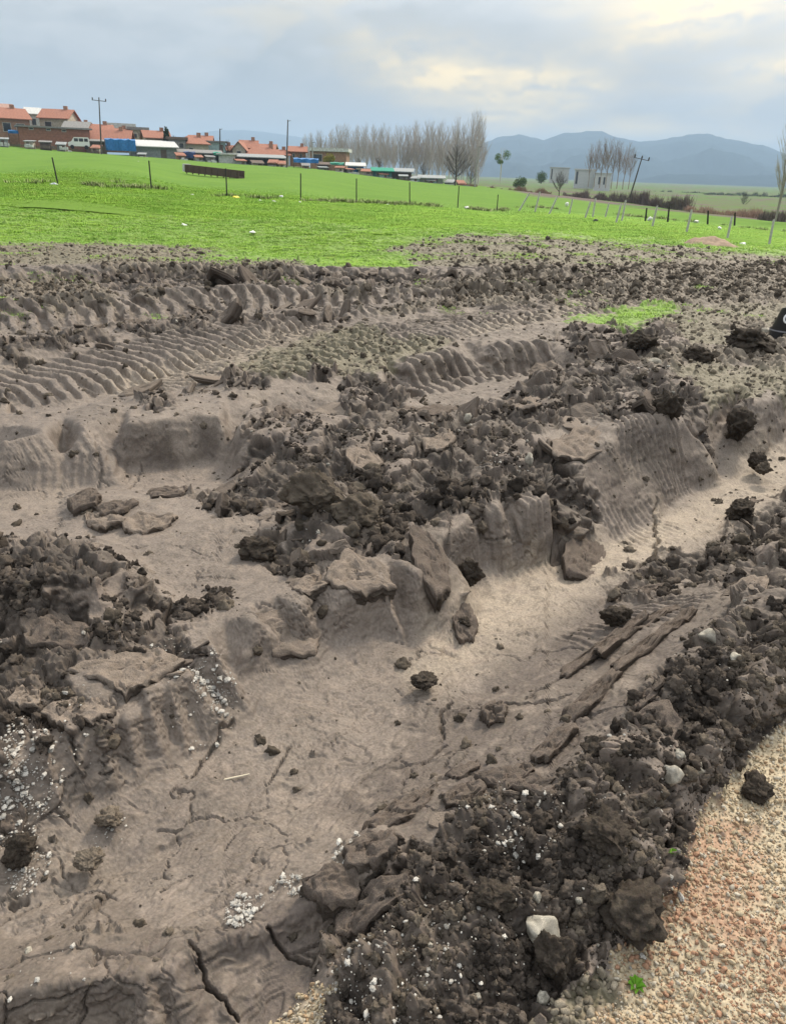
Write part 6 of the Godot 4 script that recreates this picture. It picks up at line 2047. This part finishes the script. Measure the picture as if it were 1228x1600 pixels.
const TREES := [
	[Vector3(30.214, -1.147, -68.645), 8.064, 0, "tall bare grey tree at the right edge before the hills"],
	[Vector3(32.202, -1.313, -71.043), 7.38, 0, "bare tree cut by the right edge behind the tall grey tree"],
	[Vector3(8.901, -0.772, -149.736), 6.851, 1, "dark bare tree in front of the right end of the poplar row"],
	[Vector3(-4.975, 0.902, -164.925), 3.077, 1, "small dark bare bush tree between the teal shed and the canopy"],
	[Vector3(21.444, -0.872, -118.068), 3.195, 1, "dark round bare tree beside the factory halls"],
	[Vector3(18.825, 0.026, -168.954), 6.319, 2, "young tree with a green leafy forked top before the hills"],
	[Vector3(51.893, -1.159, -325.894), 4.63, 3, "round green bush left of the factory halls"],
	[Vector3(-14.672, 2.186, -167.358), 2.241, 4, "yellow flowering bush before the red brick house"],
	[Vector3(-45.612, 4.11, -165.842), 3.928, 5, "narrow dark cypress beside the red roofed cottage"],
	[Vector3(-9.462, 1.922, -174.744), 1.821, 1, "small bare tree behind the green canopy"],
	[Vector3(-62.41, 5.312, -164.563), 2.185, 1, "bare tree between the grey roofed house and the power pole"],
	[Vector3(-52.412, 4.74, -172.201), 2.8, 1, "bare tree beside the cream flat roofed house"],
	[Vector3(-34.75, 2.94, -169.474), 3.02, 1, "bare brown tree left of the dark gabled house"],
	[Vector3(-45.178, 3.767, -170.103), 2.773, 1, "bare tree behind the unfinished grey house"],
	[Vector3(-20.698, 1.549, -170.75), 2.799, 1, "bare tree behind the blue canopy"],
	[Vector3(3.557, -0.244, -169.963), 3.308, 1, "bare brown tree under the right half of the poplars"],
	[Vector3(12.727, -0.797, -164.508), 3.7, 1, "bare brown tree at the right end of the poplars"],
	[Vector3(26.799, -1.467, -198.196), 2.973, 3, "low green bush between the forked tree and the round tree"],
	[Vector3(77.792, -3.706, -195.06), 3.382, 1, "lone bare tree on the far plain right of the hedge"]]
const HEDGES := [
	[Vector3(32.963, -1.515, -123.683), Vector3(33.508, -1.563, -100.564), 2.236, "brown", "dark brown bare hedge right of the leaning power pole"],
	[Vector3(15.161, -1.25, -157.271), Vector3(25.049, -1.297, -145.865), 1.417, "rust", "rust brown scrub strip left of the dark round tree"],
	[Vector3(26.106, -1.493, -139.58), Vector3(32.988, -1.687, -123.676), 1.89, "brown", "grey brown scrub below the brown poplar clump"],
	[Vector3(32.593, -1.68, -97.707), Vector3(38.062, -1.951, -88.132), 1.477, "reed", "pinkish dry reed bed left of the tall grey tree"],
	[Vector3(0.976, -0.46, -161.997), Vector3(13.39, -1.092, -157.432), 1.699, "rust", "reddish brown scrub under the right half of the poplars"],
	[Vector3(35.178, -1.875, -82.84), Vector3(40.302, -1.862, -80.472), 1.759, "brown", "dark scrub around the foot of the tall grey tree"],
	[Vector3(-69.688, 3.531, -148.457), Vector3(-57.034, 3.022, -152.696), 0.66, "weed", "low weedy strip under the terracotta outbuilding"],
	[Vector3(-17.237, 0.741, -162.086), Vector3(-3.849, 0.185, -159.954), 1.089, "brown", "low dark scrub between the canopies and the teal shed"],
	[Vector3(133.084, -5.337, -481.963), Vector3(168.801, -5.225, -470.644), 2.529, "dark", "far dark hedge line on the plain"],
	[Vector3(139.126, -3.969, -396.288), Vector3(174.286, -3.799, -382.131), 2.673, "dark", "far tree line on the plain beside the tall grey tree"]]
const BUILDINGS := [
	[Vector3(-78.545, 5.016, -167.498), 7.174, 4.576, 1.484, 9, "gx", 33.123, "pink", "pink", [], "village_house", "pink house with a long roof rising behind the orange brick house", "house", "village houses"],
	[Vector3(-71.74, 4.105, -156.324), 8.211, 3.932, 1.735, 9, "gx", 34.651, "brick", "tile", [[0.52, 0.62, 0.15, 0.34], [0.8, 0.6, 0.16, 0.34]], "village_house", "orange brick house with two dark windows at the left edge of the village", "house", "village houses"],
	[Vector3(-74.428, 5.986, -174.816), 2.448, 3.736, 1.159, 7, "gx", 23.062, "white", "white", [[0.5, 0.6, 0.3, 0.3]], "village_house", "small white house between the brick house and the cream house", "house", "village houses"],
	[Vector3(-66.583, 5.638, -165.078), 5.111, 3.042, 1.582, 8, "gx", 5.966, "cream", "tile", [[0.3, 0.55, 0.22, 0.42]], "village_house", "cream house with a red tiled roof high above the brick wall", "house", "village houses"],
	[Vector3(-62.069, 3.926, -153.959), 11.623, 2.621, 0.228, 4, "f", 27.957, "terra", "grey", [[0.17, 0.92, 0.05, 0.09], [0.41, 0.9, 0.05, 0.09], [0.63, 0.88, 0.05, 0.09]], "brick_outbuilding", "long low terracotta brick outbuilding with small vents under a grey edge", "building", ""],
	[Vector3(-61.02, 5.441, -160.812), 3.913, 1.541, 1.067, 7, "gx", 10.779, "cream", "grey", [], "village_house", "house with a grey ridged roof and pale gable beside the cream house", "house", "village houses"],
	[Vector3(-56.934, 5.839, -162.304), 4.782, 0.717, 1.195, 7, "gx", 25.33, "brick", "tile", [[0.25, 0.5, 0.1, 0.4], [0.7, 0.5, 0.1, 0.4]], "village_house", "brick house with an upper red roof right of the tall power pole", "house", "village houses"],
	[Vector3(-54.448, 4.306, -158.932), 7.169, 0.823, 1.645, 7, "gx", 10.911, "brick", "tile", [[0.25, 0.5, 0.1, 0.4], [0.7, 0.5, 0.1, 0.4]], "village_house", "low brick house with a wide red roof behind the blue tarpaulin shed", "house", "village houses"],
	[Vector3(-55.156, 3.119, -154.447), 3.437, 1.604, 0.229, 4, "s", 23.652, "brown", "grey", [], "wooden_shed", "brown board shed left of the blue tarpaulin shed", "shed", ""],
	[Vector3(-60.489, 6.092, -185.381), 5.056, 1.913, 0.957, 8, "f", 22.071, "cream", "white", [[0.3, 0.5, 0.18, 0.3], [0.7, 0.5, 0.18, 0.3]], "village_house", "pale house with a bright white flat roof behind the red roofs", "house", "village houses"],
	[Vector3(-54.306, 5.284, -176.85), 3.395, 2.22, 0.522, 7, "f", 17.07, "cream", "grey", [[0.3, 0.5, 0.2, 0.3], [0.7, 0.5, 0.2, 0.3]], "village_house", "cream flat roofed house left of the red roofed cottage", "house", "village houses"],
	[Vector3(-44.971, 2.085, -154.592), 7.821, 2.07, 1.035, 6, "s", 21.22, "tin", "white", [], "tin_shed", "long grey corrugated shed with a whitish roof and a dark door", "shed", ""],
	[Vector3(-47.209, 4.049, -165.395), 4.407, 1.836, 1.224, 7, "gx", 21.93, "cream", "tile", [[0.2, 0.5, 0.16, 0.5]], "village_house", "cottage with a red roof above the long grey shed", "house", "village houses"],
	[Vector3(-42.786, 3.681, -162.46), 3.129, 1.926, 0.481, 5, "f", 14.754, "grey", "brown", [[0.3, 0.55, 0.3, 0.4], [0.75, 0.5, 0.25, 0.4]], "unfinished_house", "unfinished grey house with open dark bays beside the cottage", "house", ""],
	[Vector3(-39.928, 3.385, -165.245), 4.779, 1.715, 1.348, 8, "h", 23.584, "cream", "tile", [[0.3, 0.4, 0.15, 0.3]], "village_house", "cream house with a dark red hipped roof in the village middle", "house", "village houses"],
	[Vector3(-37.188, 3.579, -171.003), 3.296, 2.028, 0.254, 6, "f", 12.269, "cyan", "grey", [], "village_house", "pale blue flat fronted building behind the short power pole", "building", "village houses"],
	[Vector3(-37.17, 2.146, -156.651), 7.225, 1.282, 0.466, 4, "s", 15.348, "white", "grey", [], "market_shelter", "row of white posted shelters right of the grey shed", "shelter", ""],
	[Vector3(-31.741, 2.971, -164.974), 2.449, 1.47, 1.225, 6, "gz", -1.109, "cream", "tile", [[0.5, 0.6, 0.3, 0.3]], "village_house", "small cream house with a dark gable left of the wide red roof", "house", "village houses"],
	[Vector3(-30.375, 3.062, -168.281), 2.998, 1.749, 1.249, 6, "gx", 10.232, "brick", "tile", [[0.25, 0.5, 0.1, 0.4], [0.7, 0.5, 0.1, 0.4]], "village_house", "narrow house with a tall red roof behind the wide red roof", "house", "village houses"],
	[Vector3(-26.945, 2.675, -164.812), 7.101, 0.612, 1.714, 8, "h", 17.285, "cream", "tile", [], "village_house", "house with a wide low pinkish red roof above the long open shed", "house", "village houses"],
	[Vector3(-26.931, 1.631, -158.732), 9.696, 1.419, 0.473, 5, "s", 15.629, "grey", "tin", [], "open_shed", "long open fronted shed with a grey metal roof", "shed", ""],
	[Vector3(-21.611, 2.948, -173.66), 3.224, 1.547, 0.903, 6, "gx", 7.094, "brick", "tile", [[0.25, 0.5, 0.1, 0.4], [0.7, 0.5, 0.1, 0.4]], "village_house", "small brick house with a red roof right of the plain power pole", "house", "village houses"],
	[Vector3(-15.275, 1.724, -171.32), 7.145, 2.935, 0.638, 8, "f", -0.905, "brick", "white", [[0.2, 0.6, 0.25, 0.4], [0.62, 0.55, 0.12, 0.3]], "village_house", "red brick house with a white flat overhanging roof beside the poplars", "house", "village houses"],
	[Vector3(-4.101, 0.41, -157.947), 3.424, 1.062, 0.472, 4, "s", 3.487, "teal", "green", [[0.35, 0.5, 0.3, 0.5]], "garden_shed", "small teal shed with a green roof below the poplars", "shed", ""],
	[Vector3(-0.74, 0.284, -159.998), 3.828, 1.196, 0.478, 4, "s", -2.735, "brown", "tin", [], "garden_shed", "low brown shed with a grey metal roof below the poplars", "shed", ""],
	[Vector3(-9.288, 0.996, -161.734), 3.017, 1.207, 0.483, 4, "s", 3.287, "blue", "white", [], "garden_shed", "small blue shed with a whitish roof between the tarpaulins", "shed", ""],
	[Vector3(4.922, -0.498, -157.923), 4.378, 1.065, 0.355, 4, "s", -1.785, "white", "tin", [[0.4, 0.5, 0.2, 0.5]], "garden_shed", "low whitish shed in the scrub under the right half of the poplars", "shed", ""],
	[Vector3(-7.248, 0.622, -160.837), 2.883, 0.961, 0.24, 3, "f", 2.58, "cream", "cream", [], "garden_wall", "low cream wall left of the teal shed", "wall", ""],
	[Vector3(-15.153, 1.031, -159.281), 2.139, 1.188, 0.238, 3, "s", 5.434, "brown", "brown", [], "wooden_shed", "dark brown board hutch right of the blue canopy", "shed", ""],
	[Vector3(-32.157, 1.766, -155.714), 2.899, 1.507, 0.232, 3, "f", 13.668, "white", "white", [], "site_trailer", "white boxy trailer left of the long open shed", "trailer", ""],
	[Vector3(-63.474, 5.901, -169.505), 3.497, 1.374, 0.874, 7, "gx", 14.529, "cream", "tile", [[0.5, 0.5, 0.2, 0.4]], "village_house", "small red roofed house behind the grey ridged roof", "house", "village houses"],
	[Vector3(-56.696, 5.089, -172.944), 3.576, 1.533, 0.894, 7, "gx", 22.151, "brick", "tile", [[0.5, 0.5, 0.2, 0.4]], "village_house", "red roofed house below the bright white flat roof", "house", "village houses"],
	[Vector3(-41.97, 4.017, -177.095), 4.328, 1.836, 1.049, 7, "gx", 9.333, "pink", "tile", [[0.3, 0.5, 0.14, 0.4], [0.7, 0.5, 0.14, 0.4]], "village_house", "pinkish house rising behind the dark red hipped roof", "house", "village houses"],
	[Vector3(-36.066, 2.968, -174.308), 2.977, 1.294, 0.906, 6, "gx", 17.69, "brick", "tile", [[0.5, 0.5, 0.2, 0.4]], "village_house", "little brick house left of the dark gable", "house", "village houses"],
	[Vector3(-29.212, 3.507, -179.64), 3.73, 1.332, 0.933, 7, "gx", 3.236, "cream", "tile", [[0.5, 0.5, 0.2, 0.4]], "village_house", "cream house with a red roof behind the wide pinkish roof", "house", "village houses"],
	[Vector3(-24.962, 2.357, -172.2), 3.585, 1.408, 0.896, 6, "gx", 12.248, "cream", "tile", [[0.3, 0.5, 0.14, 0.4], [0.7, 0.5, 0.14, 0.4]], "village_house", "cream red roofed house just left of the plain power pole", "house", "village houses"],
	[Vector3(74.138, -0.207, -413.405), 8.948, 5.554, 0.309, 20, "f", -10.167, "white", "white", [[0.1, 0.5, 0.06, 0.8]], "factory_hall", "white factory hall beside the round green bush before the hills", "factory", ""],
	[Vector3(81.709, -1.903, -391.566), 8.785, 6.443, 0.586, 20, "f", -11.787, "white", "white", [[0.12, 0.5, 0.1, 0.8]], "factory_hall", "white factory hall with a dark corner left of the brown poplar clump", "factory", ""],
	[Vector3(87.521, -2.587, -380.053), 7.112, 5.974, 0.284, 18, "f", -12.968, "white", "white", [[0.3, 0.5, 0.1, 0.5], [0.6, 0.5, 0.1, 0.5]], "factory_hall", "white factory hall half hidden behind the brown poplar clump", "factory", ""]]
const HUTS := [
	[Vector3(-66.192, 3.472, -142.365), 1.476, 1.055],
	[Vector3(-62.67, 3.434, -143.95), 1.28, 0.853],
	[Vector3(-60.326, 3.34, -144.948), 1.719, 0.967],
	[Vector3(-58.119, 3.236, -145.846), 1.298, 0.865],
	[Vector3(-53.017, 2.846, -147.777), 1.316, 0.987],
	[Vector3(-45.899, 2.204, -150.141), 1.117, 0.782],
	[Vector3(-39.451, 2.125, -151.963), 1.357, 1.017],
	[Vector3(-36.475, 1.917, -152.704), 1.137, 1.023],
	[Vector3(-34.532, 1.879, -153.155), 1.368, 1.14],
	[Vector3(-29.278, 1.531, -154.246), 1.609, 1.034],
	[Vector3(-26.381, 1.415, -154.768), 1.846, 0.923],
	[Vector3(-23.904, 1.39, -155.17), 1.388, 1.157],
	[Vector3(-22.205, 1.339, -155.422), 1.159, 1.043],
	[Vector3(-17.98, 1.156, -155.967), 1.163, 1.047],
	[Vector3(-14.754, 0.938, -156.305), 1.4, 0.933],
	[Vector3(-11.97, 0.92, -156.543), 1.402, 1.052],
	[Vector3(-9.873, 0.772, -156.689), 1.17, 0.936],
	[Vector3(-7.066, 0.538, -156.841), 1.641, 1.055],
	[Vector3(-3.777, 0.211, -156.955), 1.409, 0.939],
	[Vector3(-0.245, 0, -157), 1.41, 0.94],
	[Vector3(1.882, -0.257, -156.989), 1.411, 0.94],
	[Vector3(4.715, -0.491, -156.929), 1.646, 0.941],
	[Vector3(8.009, -0.6, -156.796), 1.41, 0.823],
	[Vector3(10.595, -0.731, -156.642), 1.174, 0.822]]
const TARPS := [
	[Vector3(-49.724, 2.606, -151.025), 5.161, 2.58, "blue", "bright blue tarpaulin shed at the left end of the grey shed"],
	[Vector3(-18.268, 0.931, -158.954), 4.627, 2.254, "blue", "blue canopy on posts beside the plain power pole"],
	[Vector3(-68.791, 4.516, -153.27), 2.378, 1.472, "blue", "small blue awning before the orange brick house"],
	[Vector3(-12.557, 1.551, -159.507), 2.615, 1.07, "green", "small green canopy right of the brick house"],
	[Vector3(-33.85, 2.238, -155.355), 1.386, 1.386, "green", "small dark green canopy among the white shelters"],
	[Vector3(-38.55, 2.181, -154.256), 2.065, 1.377, "navy", "navy blue tarpaulin hung under the white shelters"]]
const POLES := [
	[Vector3(-49.812, 2.823, -141.488), Vector3(0.456, 8.046, -0.16), 1, 0.105, "tall dark power pole with crossarm standing before the brick houses"],
	[Vector3(-20.452, 1.477, -148.599), Vector3(0.37, 7.465, -0.051), 0, 0.111, "tall plain power pole beside the blue canopy"],
	[Vector3(-35.654, 3.539, -166.219), Vector3(0.228, 4.337, -0.049), 0, 0.123, "short power pole behind the red roofed house"],
	[Vector3(28.202, -0.19, -106.323), Vector3(0.705, 4.314, 0.19), 1, 0.08, "power pole leaning to the right before the hills"],
	[Vector3(-17.554, 2.743, -164.064), Vector3(-0.092, 3.31, 0.01), 0, 0.122, "short pale post with dark top beside the flat roofed house"],
	[Vector3(12.268, -0.97, -149.498), Vector3(0.262, 6.934, 0.022), 0, 0.112, "tall pale lamp post leaning right at the end of the poplars"]]
const DARK_POSTS := [
	[Vector3(-15.846, 0.56, -38.896), Vector3(-0.095, 1.093, 0.039)],
	[Vector3(-12.258, 0.443, -41.216), Vector3(-0.012, 1.221, 0.004)],
	[Vector3(-8.988, 0.153, -43.072), Vector3(0.002, 1.284, 0)],
	[Vector3(-5.558, 0.034, -45.663), Vector3(0.018, 1.27, -0.002)],
	[Vector3(-2.678, -0.076, -47.925), Vector3(-0.016, 1.202, 0.001)],
	[Vector3(0.346, -0.152, -49.999), Vector3(-0.047, 1.15, 0)],
	[Vector3(3.311, -0.305, -51.895), Vector3(0.003, 1.162, 0)],
	[Vector3(5.922, -0.593, -53.674), Vector3(-0.005, 1.02, -0.001)]]
const PALE_POSTS := [
	[Vector3(7.042, -0.388, -51.521), Vector3(0.48, 0.959, 0.068)],
	[Vector3(7.685, -0.276, -49.406), Vector3(0.155, 0.977, 0.024)],
	[Vector3(7.992, -0.297, -46.316), Vector3(0.313, 0.86, 0.055)],
	[Vector3(9.616, -0.372, -49.067), Vector3(0.089, 0.765, 0.018)],
	[Vector3(9.055, -0.242, -42.036), Vector3(0.154, 0.72, 0.033)],
	[Vector3(10.06, -0.226, -44.887), Vector3(0.029, 0.793, 0.006)],
	[Vector3(11.632, -0.355, -48.628), Vector3(0.092, 0.622, 0.022)],
	[Vector3(9.549, -0.227, -37.813), Vector3(0.108, 0.782, 0.028)],
	[Vector3(10.791, -0.164, -41.624), Vector3(0.041, 0.766, 0.011)],
	[Vector3(10.506, -0.165, -35.477), Vector3(0.063, 0.734, 0.019)],
	[Vector3(10.877, -0.213, -32.213), Vector3(0.048, 0.784, 0.016)],
	[Vector3(11.559, -0.203, -29.839), Vector3(0.018, 0.686, 0.007)],
	[Vector3(12.047, -0.233, -27.475), Vector3(-0.014, 0.732, -0.006)]]
const SHORT_POSTS := [
	[Vector3(12.125, -0.215, -42.296), Vector3(-0.016, 0.509, -0.005)],
	[Vector3(13.151, -0.195, -41.989), Vector3(-0.034, 0.593, -0.011)],
	[Vector3(15.262, -0.265, -42.333), Vector3(-0.063, 0.538, -0.023)],
	[Vector3(16.807, -0.303, -42.819), Vector3(-0.063, 0.514, -0.025)]]
const LITTER := [
	[Vector3(-15.842, 0.482, -38.357), 0.463, 0.231, "silver", "grey white plastic sack at the foot of the leftmost fence post"],
	[Vector3(-8.362, 0.043, -42.179), 0.542, 0.255, "yellow", "yellow plastic bag by the third dark fence post"],
	[Vector3(-6.096, 0.019, -23.213), 0.214, 0.089, "white", "white paper scrap in the grass below the yellow bag"],
	[Vector3(-7.529, -0.059, -21.203), 0.18, 0.114, "white", "crumpled white bag in the left of the grass"],
	[Vector3(-3.896, 0.018, -21.652), 0.2, 0.067, "white", "small white scrap in the grass right of the other white scraps"],
	[Vector3(-30.716, 1.335, -95.166), 0.709, 0.567, "lightblue", "light blue bag out in the green field before the grey shed"],
	[Vector3(-34.205, 1.456, -95.032), 0.85, 0.283, "pale", "leftmost pale scrap in the field before the blue tarpaulin shed"],
	[Vector3(-32.492, 1.478, -95.631), 0.57, 0.214, "pale", "pale scrap between the light blue bag and the leftmost field scrap"],
	[Vector3(-30.024, 1.564, -96.434), 0.646, 0.215, "pale", "pale scrap just right of the light blue bag"],
	[Vector3(-0.86, -0.269, -47.992), 0.509, 0.218, "white", "white rubbish heap by the weeds along the fence"],
	[Vector3(-0.497, -0.264, -47.997), 0.291, 0.145, "white", "small white bag touching the white rubbish heap"],
	[Vector3(-6.715, 0.082, -46.518), 0.281, 0.141, "white", "white scrap in the weeds left of the fourth dark post"],
	[Vector3(-7.049, 0.022, -41.404), 0.282, 0.094, "pale", "pale scrap on the grass edge below the weeds"],
	[Vector3(-6.376, 0.011, -41.513), 0.22, 0.094, "pale", "tiny pale scrap beside the grass edge scrap"],
	[Vector3(-5.229, -0.021, -42.681), 0.194, 0.097, "white", "tiny white scrap at the foot of the fourth dark post"],
	[Vector3(-10.17, 0.2, -40.75), 0.216, 0.092, "white", "tiny white scrap between the second and third dark posts"],
	[Vector3(-1.262, -0.251, -35.978), 0.329, 0.082, "pale", "long pale scrap in the grass under the white rubbish heap"],
	[Vector3(9.039, 0.186, -47.141), 0.249, 0.213, "white", "white bag among the pale leaning posts"],
	[Vector3(11.772, -0.134, -40.316), 0.214, 0.183, "white", "small white bag by the short dark posts"],
	[Vector3(13.357, -0.194, -35.575), 0.189, 0.108, "white", "white scrap in the grass between the last pale posts"],
	[Vector3(10.561, -0.157, -25.932), 0.199, 0.099, "white", "white scrap at the right end of the sand heap"],
	[Vector3(8.67, -0.197, -38.024), 0.231, 0.173, "dark", "small black rag on the grass below the pale posts"],
	[Vector3(7.2, -0.188, -31.18), 0.119, 0.095, "pale", "tiny pale scrap below the black rag"],
	[Vector3(-13.448, 0.525, -157.427), 1.058, 0.94, "white", "white drum at the field edge below the green canopy"],
	[Vector3(-1.77, -0.093, -156.99), 1.174, 0.705, "green", "green tub at the field edge below the brown shed"],
	[Vector3(-57.954, 2.716, -149.135), 0.885, 0.553, "pale", "pale rubbish at the field edge below the white van"],
	[Vector3(15.762, -0.404, -45.338), 0.275, 0.138, "pale", "pale scrap before the reed bed"],
	[Vector3(3.711, -0.255, -49.862), 0.302, 0.113, "pale", "pale scrap by the seventh dark post"],
	[Vector3(-21.089, 1.207, -156.586), 1.401, 0.467, "pale", "pale rubbish at the foot of the plain power pole"],
	[Vector3(-27.454, 1.321, -155.596), 1.044, 0.464, "pale", "pale rubbish below the long open shed"]]
const HILL_NEAR := [Vector3(23.765, 0.118, -4299.934), Vector3(211.659, 70.352, -4294.788), Vector3(349.808, 126.407, -4285.748), Vector3(440.232, 166.031, -4277.405), Vector3(552.847, 183.224, -4264.312), Vector3(670.769, 163.807, -4247.36), Vector3(757.913, 194.052, -4232.679), Vector3(933.356, 209.223, -4197.481), Vector3(1009.684, 180.567, -4179.777), Vector3(1111.818, 166.373, -4153.777), Vector3(1222.273, 177.086, -4122.626), Vector3(1314.23, 200.67, -4094.24), Vector3(1412.664, 202.505, -4061.327), Vector3(1489.256, 182.573, -4033.871), Vector3(1619.733, 163.906, -3983.273), Vector3(1719.853, 129.13, -3941.079), Vector3(1891.752, 117.604, -3861.512), Vector3(2103.622, 147.813, -3750.303), Vector3(2314.173, 93.514, -3624.17)]
const HILL_FAR := [Vector3(-4136.798, 60.977, -5396.934), Vector3(-3575.379, 65.175, -5784.174), Vector3(-2890.64, 73.35, -6155.014), Vector3(-2076.508, 116.33, -6475.192), Vector3(-1762.439, 163.982, -6567.633), Vector3(-1623.19, 204.717, -6603.428), Vector3(-1459.723, 237.729, -6641.476), Vector3(-1247.904, 250.638, -6684.515), Vector3(-1057.31, 240.284, -6717.298), Vector3(-815.192, 217.947, -6750.96), Vector3(-469.868, 193.914, -6783.747), Vector3(-69.946, 179.817, -6799.64), Vector3(331.453, 165.056, -6791.917), Vector3(828.311, 152.697, -6749.363), Vector3(1321.384, 67.747, -6670.378)]

func _ready() -> void:
	light_and_camera()
	materials()
	ground()
	field()
	hill("hills", HILL_NEAR, 61, 0.55, 70.0)
	hill("far_hills", HILL_FAR, 62, 0.7, 60.0)
	village()
	trees()
	grass()
	field_things()
	loose_earth()
	scatter()
	print("done ", Time.get_ticks_msec())
